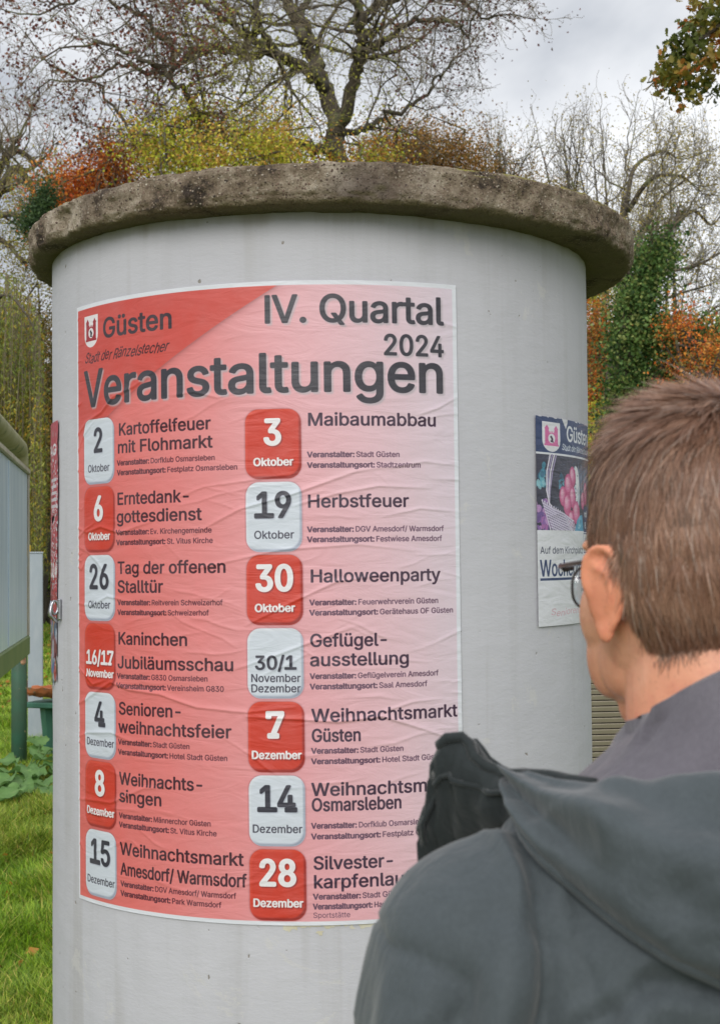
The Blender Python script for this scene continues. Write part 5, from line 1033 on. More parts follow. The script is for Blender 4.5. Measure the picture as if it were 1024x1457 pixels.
    for k in range(16):
        x0 = 18 + k * 8.5
        s.line([(x0, 170 + k * 2.6), (x0 + 9, 186 + k * 1.6), (x0 + 20, 208 + k), (x0 + 30, 229)], 4.2, rgb(234, 228, 244))
        s.line([(x0 + 3, 172 + k * 2.6), (x0 + 12, 188 + k * 1.6), (x0 + 23, 210 + k), (x0 + 33, 229)], 1.8, rgb(104, 90, 132))
    for k in range(10):
        y0 = 176 + k * 6
        s.line([(20 + k * 4, y0), (60 + k * 6, y0 + 12), (104 + k * 5, y0 + 20), (150, min(y0 + 34, 229))], 3.4, rgb(222, 214, 236), .9)
        s.line([(20 + k * 4, y0 + 2.6), (60 + k * 6, y0 + 14.6), (104 + k * 5, y0 + 22.6)], 1.1, rgb(110, 96, 140), .8)
    s.poly([(162, 230), (176, 208), (196, 198), (215, 196), (226, 230)], rgb(86, 166, 206)); blob(196, 216, 16, 14, [rgb(130, 200, 228), rgb(60, 130, 176), rgb(170, 220, 240)])
    s.poly([(0, 230), (297, 230), (297, 262), (0, 262)], rgb(236, 238, 244))
    s.poly([(228, 178), (297, 178), (297, 232), (228, 232)], NAVY)
    s.text('mit', 236, 262, 200, 13, rgb(240, 242, 248), .6); s.text('8. 10', 236, 290, 224, 13, rgb(240, 242, 248), .6)
    s.poly([(226, 234), (297, 234), (297, 276), (226, 276)], NAVY); s.poly([(228, 236), (295, 236), (295, 274), (228, 274)], rgb(236, 238, 244))
    s.text('ab 8', 236, 270, 252, 10, rgb(60, 60, 80)); s.text('Uhr', 240, 268, 268, 8, rgb(60, 60, 80)) if 'U' in GLY else None
    s.text('Auf dem Kirchplatz', 10, 216, 277, 13.5, rgb(48, 54, 84), 0.2)
    s.text('Wochenmarkt', 9, 282, 322, 32, NAVY, 1.1)
    s.poly([(8, 326), (290, 326), (290, 331), (8, 331)], NAVY)
    s.text('Unsere', 196, 240, 356, 7, rgb(70, 70, 90)); s.text('freuen', 206, 240, 370, 7, rgb(70, 70, 90))
    s.text('Senioren freuen', 44, 284, 402, 13, rgb(226, 176, 190), 0.0, shear=0.2, jitter=2.0)
    # torn off patches of the print along the head
    for i in range(18):
        x = rg.uniform(8, 290); h = rg.uniform(1, 5)
        s.poly([(x - rg.uniform(5, 16), 0), (x + rg.uniform(5, 16), 0), (x + rg.uniform(-3, 8), h), (x - rg.uniform(0, 6), h * .8)], rgb(226, 226, 230))
    s.poly([(100, 0), (130, 0), (128, 10), (120, 22), (112, 14)], rgb(226, 226, 230))
    img = s.image('market_print')
    def Hm(u, v):
        P = np.stack([u, v, 0 * u], 1)
        return 0.3 * fbm(P, 1 / 45.0, 3, 18) + 0.2 * fbm(P, 1 / 10.0, 2, 6)
    def mm(u, v):
        P = np.stack([u, v, 0 * u], 1)
        return (v > 1.0 + 1.6 * fbm(P * [1, 0, 0], 1 / 9.0, 3, 2)) & (v < 424)
    o = pasted('market_notice', 0.4845 / CR, EYE + 0.2965, 0.006, 0.297, 0.426, print_mat('market_notice_print', img, 0.4), 2.0, Hm, mm)
    tag(o, 'blue headed market notice with pink eggs in a basket, right side of the column', 'poster')
    # ragged red poster on the left flank
    s = Sheet(420, 592, 2.0)
    s.im[...] = rgb(186, 26, 52)
    for i in range(2600):
        x, y = rg.uniform(240, 420), rg.uniform(60, 592)
        dens = 0.3 + 0.7 * math.exp(-((y - 260) / 110) ** 2)
        if rg.random() > dens: continue
        c = rg.choice([rgb(232, 226, 232)] * 3 + [rgb(120, 20, 48), rgb(80, 30, 50), rgb(210, 40, 60)])
        P = [(x + rg.uniform(-9, 9), y + rg.uniform(-5, 5)) for _ in range(5)]
        s.poly(P, c)
    s.text('FREITAG', 120, 404, 70, 22, rgb(240, 236, 240), 2) if all(c in GLY for c in 'FREITAG') else None
    for k in range(5):
        s.poly([(330, 120 + k * 14), (404, 120 + k * 14), (404, 127 + k * 14), (330, 127 + k * 14)], rgb(224, 214, 222))
    s.text('2024', 300, 404, 330, 30, rgb(240, 236, 240), 2)
    for i in range(60):
        x, y = rg.uniform(240, 420), rg.uniform(430, 592)
        s.ell(x, y, rg.uniform(6, 26), rg.uniform(6, 30), rg.choice([rgb(70, 110, 180), rgb(120, 30, 60), rgb(190, 200, 220), rgb(60, 90, 130), rgb(150, 150, 110)]), rg.uniform(0, 3), .8)
    img = s.image('torn_print')
    def mt(u, v):
        P = np.stack([u, v, 0 * u], 1)
        n = fbm(P, 1 / 26.0, 4, 12)
        return (u < 418 - np.clip(v - 120, 0, 500) * 0.035 + 3 * n) & ~((n > 0.42) & (v > 200)) & (v < 560 + 40 * n)
    def Ht(u, v):
        P = np.stack([u, v, 0 * u], 1)
        return 0.6 * fbm(P, 1 / 40.0, 3, 28) + 0.5 * fbm(P, 1 / 9.0, 2, 6)
    o = pasted('torn_poster', (-0.676 - 0.42) / CR, EYE + 0.309, 0.0, 0.42, 0.592, print_mat('torn_poster_print', img, 0.4, 0.35), 3.0, Ht, mt)
    tag(o, 'weathered torn red poster on the left flank of the column', 'poster')
    # sprung metal clip screwed to the shaft beside the torn poster
    c = cyl(-0.664, 1.512, 0.0)
    th = -0.664 / CR
    root = empty('metal_clip', tuple(c), th, 'small shiny metal clip on the left flank of the column beside the torn poster', 'clip')
    st = simple('bare_steel', (0.55, 0.56, 0.58), (0.35, 0.36, 0.38), 0.3, 40, metal=1.0)
    b = MB(); b.box((0, -0.004, 0), (0.015, 0.006, 0.046), bev=0.003); b.build('plate', st, root)
    b = MB(); ring = [Vector((0.0 + 0.002 * math.cos(a), -0.014 - 0.007 * math.cos(a), 0.004 + 0.014 * math.sin(a))) for a in np.linspace(0, 2 * math.pi, 22)]
    b.tube(ring, 0.0024, 8, False); b.build('ring', st, root, True)
    b = MB(); b.tube([(0.0, -0.008, -0.026), (0.0, -0.024, -0.012), (0.0, -0.020, 0.018)], [0.004, 0.0045, 0.003], 8); b.build('lever', st, root, True)

# ================================================================== things on the lawn, left
def Rz(a): return Matrix.Rotation(a, 3, 'Z')
def build_left():
    green = simple('aged_green_paint', (0.045, 0.13, 0.085), (0.06, 0.10, 0.07), 0.5, 7, bump=0.15, spots=(24, 0.66, (0.30, 0.28, 0.16)))
    olive = simple('algae_covered_tube', (0.24, 0.23, 0.10), (0.33, 0.31, 0.18), 0.7, 9, bump=0.3, spots=(5, 0.6, (0.13, 0.15, 0.06)))
    rail = simple('olive_green_rail', (0.12, 0.17, 0.06), (0.17, 0.21, 0.08), 0.6, 5, bump=0.15)
    m, nt, b, out = mat_new('silvery_sheet'); setp(b, rough=0.28, metal=0.0)
    f = noise_of(nt, 3.0, 6, 0.6, vscale=(5, 5, 0.35))
    c = ramp_of(nt, f, [(0.3, (0.46, 0.56, 0.68)), (0.5, (0.60, 0.70, 0.80)), (0.7, (0.78, 0.85, 0.92))])
    Lk(nt, c, b.inputs['Base Color']); bump_to(nt, b, noise_of(nt, 4, 3, 0.5, vscale=(3, 3, 0.4)), 0.2, 0.01)
    sheet = m
    cream = simple('cream_trim', (0.48, 0.44, 0.36), (0.36, 0.31, 0.24), 0.6, 10)
    # notice board: post at the right end, runs towards the viewer on the left
    gz = float(ground_z(0, 9.0))
    p1 = Vector((-2.215, 9.0, gz))
    d = Vector((0.253, -1.55, 0)).normalized()
    Ln = 2.75
    rt = empty('notice_board', p1, 0, 'green framed notice board with silvery back sheet on round posts at the left edge', 'notice board')
    ztop = 2.37 - gz
    def L(t, z, side=0.0):
        n = Vector((-d.y, d.x, 0))       # towards the column
        return d * t + n * side + Vector((0, 0, z))
    for t in (0.0, Ln):
        b_ = MB(); b_.tube([L(t, -0.1), L(t, 0.6), L(t, 1.4), L(t, ztop - 0.16)], 0.05, 20); b_.build('post', green, rt, True)
    b_ = MB()
    pts = [L(0, ztop - 0.18), L(0.0, ztop - 0.10)] + [L(0.10 - 0.10 * math.cos(a), ztop - 0.10 + 0.10 * math.sin(a)) for a in np.linspace(0.2, math.pi / 2, 6)]
    pts += [L(t, ztop) for t in np.linspace(0.25, Ln - 0.25, 6)]
    pts += [L(Ln - 0.10 + 0.10 * math.sin(a), ztop - 0.10 + 0.10 * math.cos(a)) for a in np.linspace(0, math.pi / 2 - 0.2, 6)] + [L(Ln, ztop - 0.18)]
    b_.tube(pts, [0.052] + [0.060] * (len(pts) - 2) + [0.052], 20); b_.build('top_rail', olive, rt, True)
    ang = math.atan2(d.y, d.x)
    z0, z1 = 1.16 - gz, 2.20 - gz
    b_ = MB(); b_.box(L(Ln / 2, (z0 + z1) / 2, 0.045), (Ln - 0.10, 0.02, z1 - z0), Rz(ang)); 
    for k in range(1, 3): b_.box(L(0.62 + k * 0.8, (z0 + z1) / 2, 0.0585), (0.022, 0.006, z1 - z0 - 0.02), Rz(ang), 0.002)
    b_.build('sheet', sheet, rt)
    b_ = MB(); b_.box(L(0.035, (z0 + z1) / 2, 0.062), (0.05, 0.012, z1 - z0), Rz(ang), 0.003); b_.build('edge_strip', cream, rt)
    b_ = MB(); b_.box(L(Ln / 2 + .02, z1 + 0.02, 0.05), (Ln - 0.05, 0.05, 0.035), Rz(ang), 0.006); b_.build('sheet_cap', cream, rt)
    b_ = MB(); b_.box(L(Ln / 2, z0 - 0.065, 0.05), (Ln + 0.06, 0.035, 0.125), Rz(ang), 0.008); b_.build('bottom_rail', rail, rt)
    b_ = MB(); b_.box(L(0.30, z0 - 0.14, 0.05), (0.05, 0.03, 0.06), Rz(ang), 0.01); b_.build('bracket', simple('rusty_bracket', (0.55, 0.30, 0.18), rough=0.7), rt)
    # square galvanised post
    gz = float(ground_z(0, 10.0))
    px = (50.5 - 512) / FPX * 10.0
    rt = empty('square_post', (px, 10.0, gz), 0.0, 'pale grey square metal post standing between the notice board and the column', 'post')
    galv = simple('galvanised_steel', (0.31, 0.36, 0.40), (0.38, 0.42, 0.45), 0.55, 6, metal=0.25, bump=0.1, vscale=(3, 3, 1))
    h = 1.6 + (804 + 3 - 787) / FPX * 10 - gz
    b_ = MB(); b_.box((0, 0, h / 2 - 0.1), (0.105, 0.105, h + 0.2), Rz(0.25), 0.006); b_.build('tube', galv, rt)
    b_ = MB(); b_.box((0, 0, h + 0.004), (0.112, 0.112, 0.012), Rz(0.25), 0.003); b_.build('cap', galv, rt)
    b_ = MB(); b_.box((-0.062, -0.03, h - 0.055), (0.03, 0.012, 0.07), Rz(0.2), 0.003); b_.tube([(-0.064, -0.03, h - 0.055), (-0.064, -0.055, h - 0.055)], 0.009, 8); b_.build('lug', galv, rt)
    # yellow post with dark foot behind
    Y = 12.0; gz = float(ground_z(0, Y)); px = (41 - 512) / FPX * Y
    rt = empty('yellow_post', (px, Y, gz), 0, 'yellow painted post with rounded head behind the notice board', 'post')
    yel = simple('yellow_paint', (0.62, 0.40, 0.03), (0.52, 0.33, 0.04), 0.5, 8)
    h = 1.6 + (807 - 773) / FPX * Y - gz
    b_ = MB(); b_.box((-0.02, 0, h - 0.07), (0.075, 0.05, 0.14), None, 0.02); b_.build('head', yel, rt)
    b_ = MB(); b_.box((-0.015, 0.01, (h - 0.16) / 2 + 0.3), (0.05, 0.04, h - 0.16 - 0.6), None, 0.008); b_.build('pole', yel, rt)
    b_ = MB(); b_.box((-0.015, 0.01, 0.14), (0.06, 0.055, 0.34), None, 0.01); b_.build('foot', simple('dark_rust', (0.10, 0.05, 0.03), rough=0.8), rt)
    # green stand with flat top and a piece of orange clay ware on it
    Y = 9.4; gz = float(ground_z(0, Y)); px = (68 - 512) / FPX * Y
    rt = empty('green_stand', (px, Y, gz), 0, 'small green metal stand with a flat top, half hidden by the column', 'stand')
    g2 = simple('teal_green_paint', (0.05, 0.17, 0.11), (0.04, 0.13, 0.09), 0.5, 6)
    zt = 1.6 + (807 - 997) / FPX * Y - gz
    b_ = MB(); b_.box((0.09, 0, zt - 0.018), (0.40, 0.30, 0.036), Rz(-0.35), 0.006); b_.build('top', g2, rt)
    for (ax, ay) in ((0.0, -0.04), (0.24, -0.12), (0.2, 0.1)):
        b_ = MB(); b_.tube([(ax, ay, zt - 0.036), (ax + (0.035 if ax < .1 else -0.01), ay, -0.1)], [0.045, 0.033], 4); b_.build('leg', g2, rt)
    clay = simple('orange_clay', (0.52, 0.17, 0.055), (0.40, 0.13, 0.05), 0.75, 14, spots=(18, 0.64, (0.20, 0.17, 0.10)))
    rt = empty('clay_tile', (px, Y, gz + zt), 0, 'broken orange clay ridge tile lying on the green stand', 'roof tile')
    b_ = MB()
    rings = []
    for i in range(12):
        x = -0.125 + 0.30 * i / 11
        n = []
        w_, hh = 0.055 + 0.03 * i / 11, 0.060 + 0.028 * i / 11
        for k in range(14):
            a = math.pi * k / 13
            n.append(Vector((x + 0.01 * math.sin(k * 2.1), -w_ * math.cos(a) * 1.6, 0.098 - hh * math.sin(a) + 0.006 * math.sin(i * 1.9 + k))))
        for k in range(14):
            a = math.pi * (13 - k) / 13
            n.append(Vector((x, -(w_ - 0.016) * math.cos(a) * 1.6, 0.098 - (hh - 0.02) * math.sin(a))))
        rings.append(n)
    b_.loft(rings); b_.build('tile_body', clay, rt)
    # beige louvred cabinet behind the column on the right
    Y = 6.0; gz = float(ground_z(0, Y))
    xl = (820 - 512) / FPX * Y
    rt = empty('louvred_cabinet', (xl, Y, gz), 0.12, 'low beige cabinet with narrow louvres between the column and the man', 'cabinet')
    be = simple('beige_metal', (0.30, 0.26, 0.19), (0.36, 0.32, 0.24), 0.6, 6, bump=0.08)
    H = 1.10
    Wd = 0.95
    b_ = MB()
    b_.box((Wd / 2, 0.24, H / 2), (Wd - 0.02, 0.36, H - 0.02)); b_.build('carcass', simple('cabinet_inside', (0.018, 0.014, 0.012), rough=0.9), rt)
    b_ = MB(); b_.box((Wd / 2, 0.2, H + 0.02), (Wd + 0.06, 0.50, 0.035), None, 0.008); b_.build('lid', be, rt)
    for x in (0.0, Wd):
        b_ = MB(); b_.box((x, 0.02, H / 2), (0.035, 0.05, H), None, 0.004); b_.build('corner_post', be, rt)
    slat = MB(); slat.box((0, 0, 0), (Wd - 0.04, 0.006, 0.0215), Matrix.Rotation(rad(28), 3, 'X'), 0.001)
    first = None
    k = 0; z = 0.08
    while z < H - 0.03:
        if first is None:
            first = slat.build('slat', be, rt); o = first
        else:
            o = first.copy(); COL.objects.link(o); o.parent = rt
        o.location = (Wd / 2, 0.035, z)
        z += 0.0247; k += 1

def build_burdock():
    Yb = 8.35; gz = float(ground_z(0, Yb))
    root = empty('burdock_plant', ((35 - 512) / FPX * Yb, Yb, gz), 0, 'large leaved dock plant spreading at the foot of the posts', 'plant')
    m, nt, b, out = mat_new('broad_leaf'); setp(b, rough=0.5, spec=0.35)
    f = noise_of(nt, 9, 5, 0.6)
    c = ramp_of(nt, f, [(0.3, (0.09, 0.19, 0.05)), (0.6, (0.16, 0.30, 0.085)), (0.8, (0.28, 0.38, 0.14))])
    tr = N(nt, 'ShaderNodeBsdfTranslucent'); ms = N(nt, 'ShaderNodeMixShader', inp={0: 0.3})
    Lk(nt, c, b.inputs['Base Color']); Lk(nt, c, tr.inputs[0]); Lk(nt, b.outputs[0], ms.inputs[1]); Lk(nt, tr.outputs[0], ms.inputs[2]); Lk(nt, ms.outputs[0], out.inputs['Surface'])
    bump_to(nt, b, noise_of(nt, 24, 4, 0.6), 0.5, 0.01)
    rg = random.Random(21)
    # px, py of leaf base -> tip direction ; leaves are big wavy blades on stalks
    spec = []
    for (px, py, Y, L, az, lift) in ((30, 1098, 8.2, 0.30, 200, 0.1), (18, 1105, 8.0, 0.34, 225, -0.15), (50, 1080, 8.5, 0.26, 20, .1), (40, 1090, 8.3, 0.27, 300, .0), (60, 1088, 8.4, 0.27, 335, .1),
                                     (62, 1110, 8.1, 0.24, 280, -.1), (48, 1075, 8.7, 0.22, 80, .4), (66, 1070, 8.6, 0.24, 60, .3), (35, 1110, 8.0, 0.24, 260, -.1), (70, 1100, 8.3, 0.28, 0, 0), (25, 1085, 8.6, 0.25, 160, .2),
                                     (58, 1062, 8.8, 0.2, 120, .6), (10, 1112, 8.1, 0.28, 190, -.1), (50, 1102, 8.2, 0.24, 240, .05), (68, 1120, 7.9, .2, 300, 0), (30, 1120, 7.8, .2, 230, 0)):
        p = W(px, py, Y) - Vector(root.location)
        L *= 0.85; a = rad(az + rg.uniform(-15, 15))
        u = Vector((math.cos(a), math.sin(a), lift)).normalized()
        wv = Vector((-math.sin(a), math.cos(a), rg.uniform(-.3, .3))).normalized()
        n = u.cross(wv)
        vs_, fs_ = [], []
        nu, nw = 12, 9
        ph = rg.uniform(0, 6)
        for i in range(nu + 1):
            t = i / nu
            w = 0.46 * L * (math.sin(math.pi * min(t * 0.93 + 0.07, 1)) ** 0.65) * (1 - 0.25 * t)
            for j in range(nw):
                q = (j / (nw - 1) - 0.5) * 2
                edge = abs(q) ** 2
                ww = w * (1 + 0.10 * math.sin(9 * t * 3 + ph) * edge)
                z = -0.35 * L * t * t + 0.10 * L * abs(q) - 0.03 * L + edge * 0.07 * L * math.sin(14 * t + 3 * q + ph) + 0.02 * L * math.cos(16 * t) * abs(q)
                vs_.append(p + u * (L * t) + wv * (ww * q) + n * z)
        for i in range(nu):
            for j in range(nw - 1):
                a_ = i * nw + j
                fs_.append((a_, a_ + 1, a_ + nw + 1, a_ + nw))
        mb = MB(); mb.add(vs_, fs_)
        root_pt = Vector((rg.uniform(-.04, .04), rg.uniform(-.04, .04), -0.02))
        mb.tube([root_pt, (root_pt + p) / 2 + Vector((0, 0, .04)), p + u * 0.02], [0.008, 0.006, 0.004], 6)
        mb.build('leaf', m, root, True)

# ================================================================== trees
BARK = simple('bark_grey_brown', (0.062, 0.048, 0.034), (0.105, 0.088, 0.062), 0.9, 7, bump=0.7, bdist=0.03, vscale=(1, 1, 0.3), spots=(3.5, 0.56, (0.15, 0.155, 0.07)))
BARK_PALE = simple('bark_pale', (0.26, 0.235, 0.19), (0.18, 0.16, 0.13), 0.9, 7, bump=0.5, bdist=0.02, vscale=(1, 1, 0.3))
BARK_TWIG = simple('bark_twigs', (0.16, 0.13, 0.085), (0.24, 0.20, 0.12), 0.9, 7, bump=0.0)

def smooth_path(P, k=5):
    P = [Vector(p) for p in P]
    P = [P[0] * 2 - P[1]] + P + [P[-1] * 2 - P[-2]]
    out = []
    for i in range(1, len(P) - 2):
        for j in range(k):
            t = j / k
            a, b, c, d = P[i - 1], P[i], P[i + 1], P[i + 2]
            out.append(0.5 * ((2 * b) + (c - a) * t + (2 * a - 5 * b + 4 * c - d) * t * t + (3 * b - a - 3 * c + d) * t ** 3))
    out.append(P[-2])
    return out

class Tree:
    def __init__(s, seed): s.rg = random.Random(seed); s.big = MB(); s.mid = MB(); s.tw = MB(); s.tips = []; s.nk = {2: 6, 3: 5, 4: 4}; s.thin = 1.0
    def rv(s): return Vector((s.rg.gauss(0, 1), s.rg.gauss(0, 1), s.rg.gauss(0, 1)))
    def limb(s, pts, r0, r1, kids, L0, lvl=1, spread=1.0, droop=0.0, start=0.2, wob=0.0, sides=9, trop=0.15, maxl=4, tb=None):
        """a main limb along given points, bearing side branches"""
        P = smooth_path(pts)
        if wob:
            for i in range(1, len(P)): P[i] = P[i] + s.rv() * wob
        n = len(P)
        R = [r0 + (r1 - r0) * (i / (n - 1)) ** 0.8 for i in range(n)]
        s.big.tube(P, R, sides)
        for k in range(kids):
            t = start + (1 - start) * (k + s.rg.random()) / kids
            i = min(int(t * (n - 1)), n - 2)
            p = P[i].lerp(P[i + 1], t * (n - 1) - i)
            d = (P[i + 1] - P[i]).normalized()
            q = (d * 0.5 + s.rv().normalized() * spread).normalized()
            s.grow(p, q, L0 * (1 - 0.45 * t) * s.rg.uniform(0.6, 1.25), max(R[i] * 0.42, 0.010), lvl + 1, maxl, droop, trop)
        s.grow(P[-1], (P[-1] - P[-2]).normalized(), L0 * 0.6, r1, lvl + 1, maxl, droop, trop)
        return P
    def grow(s, p, d, L, r, lvl, maxl, droop, trop):
        n = 7 if lvl <= 2 else 5
        P, R = [p], [r]
        seg = L / n
        w = 0.22 if lvl < 3 else 0.30
        for i in range(n):
            t = i / n
            d = (d + s.rv() * w + Vector((0, 0, trop * 0.6 - droop * t))).normalized()
            p = p + d * seg
            P.append(p); R.append(max(r * (1 - 0.8 * (i + 1) / n), 0.0035 if lvl >= maxl else 0.005))
        (s.mid if lvl <= 2 else s.tw).tube(P, R, 6 if lvl <= 2 else 3, cap=False)
        if lvl >= maxl:
            s.tips.append((P[-1], d)); s.tips.append((P[-2], d)); s.tips.append((P[len(P) // 2], d))
            return
        nk = s.nk.get(lvl, 5)
        for k in range(nk):
            t = 0.2 + 0.8 * (k + s.rg.random()) / nk
            i = min(int(t * n), n - 1)
            q0 = P[i].lerp(P[i + 1], t * n - i)
            dd = (P[i + 1] - P[i]).normalized()
            q = (dd * 0.85 + s.rv().normalized() * 0.75).normalized()
            s.grow(q0, q, L * s.rg.uniform(0.35, 0.62), max(R[i] * 0.55, 0.004), lvl + 1, maxl, droop, trop)
    def finish(s, name, label, cat, base, group=None, bark=None, twig=None, trunk_name='trunk'):
        root = empty(name, base, 0, label, cat, group)
        off = Vector(base)
        for mb, nm, mt in ((s.big, trunk_name, bark or BARK), (s.mid, 'branches', bark or BARK), (s.tw, 'twigs', twig or BARK_TWIG)):
            if mb.v:
                V = np.array(mb.v) - np.array(off)
                mb.v = V.tolist()
                o = mb.build(nm, mt, root, True)
                if nm != trunk_name: o['kind'] = 'stuff'
        return root
def leaves_at(tree, root, n, spread, size, cols, name='leaves', seed=0, aspect=0.6, pick=None, mat=None, droop=None):
    rng = np.random.default_rng(seed)
    T = [t[0] for t in tree.tips if pick is None or pick(t[0])]
    if not T: return
    T = np.array([tuple(t) for t in T]) - np.array(root.location)
    i = rng.integers(0, len(T), n)
    P = T[i] + rng.normal(0, spread, (n, 3))
    return leaf_cards(P, size, aspect, cols, name, root, seed=seed, mat=mat, droop=droop)

def clumps(rng, boxes, nclump, per, sig, hollow=0.55):
    """leaf positions: clumps spread through ellipsoids (c, r); returns positions and a per-leaf shade key"""
    out, key = [], []
    vol = np.array([b[1][0] * b[1][1] * b[1][2] for b in boxes]) ** 0.67
    vol /= vol.sum()
    for (c, r), f in zip(boxes, vol):
        k = max(int(nclump * f), 1)
        d = rand_unit(rng, k); rr = (hollow + (1 - hollow) * rng.random(k)) ** 1.0
        C = np.array(c) + d * rr[:, None] * np.array(r) * (0.85 + 0.3 * rng.random((k, 1)))
        P = np.repeat(C, per, 0) + rng.normal(0, 1, (k * per, 3)) * sig * (0.5 + rng.random((k * per, 1)))
        out.append(P); key.append(np.repeat(rng.random(k), per))
    return np.concatenate(out), np.concatenate(key)

def bush(name, label, cat, base, boxes, nclump, per, sig, size, cols, seed, group=None, stems=7, hollow=0.4, aspect=0.6, sprig=0.5, bark=None, droop=None, stem_r=0.06, part='foliage'):
    """shrub or leafy tree: real stems and branches inside, leaf clumps around them"""
    rng = np.random.default_rng(seed)
    rg = random.Random(seed)
    root = empty(name, base, 0, label, cat, group)
    P, key = clumps(rng, [(np.array(c), r) for c, r in boxes], nclump, per, sig, hollow)
    B = Vector(base)
    mb = MB()
    cl = P[::per]
    for k in range(stems):
        b = boxes[k % len(boxes)]
        c = Vector(b[0]); tgt = c + Vector((rg.uniform(-.5, .5) * b[1][0], rg.uniform(-.5, .5) * b[1][1], rg.uniform(0, .8) * b[1][2]))
        s0 = B + Vector((rg.uniform(-.3, .3), rg.uniform(-.3, .3), -0.1))
        mid = s0.lerp(tgt, 0.5) + Vector((rg.uniform(-.4, .4), rg.uniform(-.4, .4), 0.3))
        Pp = smooth_path([s0, mid, tgt], 5)
        mb.tube([p - B for p in Pp], [stem_r * (1 - 0.75 * i / (len(Pp) - 1)) for i in range(len(Pp))], 6)
        for q in range(12):
            i = rg.randrange(len(Pp) // 3, len(Pp)); e = Vector(cl[rg.randrange(len(cl))])
            if (e - Pp[i]).length > max(b[1]) * 1.6: continue
            mm = Pp[i].lerp(e, 0.5) + Vector((rg.gauss(0, .15), rg.gauss(0, .15), rg.gauss(0, .15)))
            mb.tube([Pp[i] - B, mm - B, e - B], [stem_r * .35, stem_r * .22, 0.008], 4, False)
    mb.build('stems', bark or BARK, root, True)
    leaf_cards(P - np.array(B), size, aspect, cols, part, root, seed=seed, shade=key, droop=droop)
    return root

def gz_(x, y): return float(ground_z(0, y))
def base_at(px, Y):
    x = (px - 512) / FPX * Y
    return (x, Y, gz_(x, Y))

YG = [(0.22, 0.25, 0.03), (0.38, 0.39, 0.04), (0.54, 0.49, 0.05), (0.36, 0.42, 0.04), (0.60, 0.47, 0.08)]
OR = [(0.48, 0.12, 0.02), (0.62, 0.18, 0.025), (0.42, 0.08, 0.02), (0.66, 0.28, 0.05), (0.30, 0.11, 0.03)]
BRN = [(0.20, 0.11, 0.035), (0.28, 0.16, 0.045), (0.14, 0.09, 0.03), (0.33, 0.20, 0.05), (0.17, 0.15, 0.05)]
IVY = [(0.03, 0.065, 0.018), (0.05, 0.10, 0.025), (0.075, 0.14, 0.035), (0.10, 0.17, 0.04), (0.20, 0.24, 0.07)]
MIX = [(0.30, 0.11, 0.025), (0.42, 0.17, 0.03), (0.26, 0.18, 0.04), (0.18, 0.15, 0.04), (0.12, 0.14, 0.035), (0.48, 0.24, 0.05)]

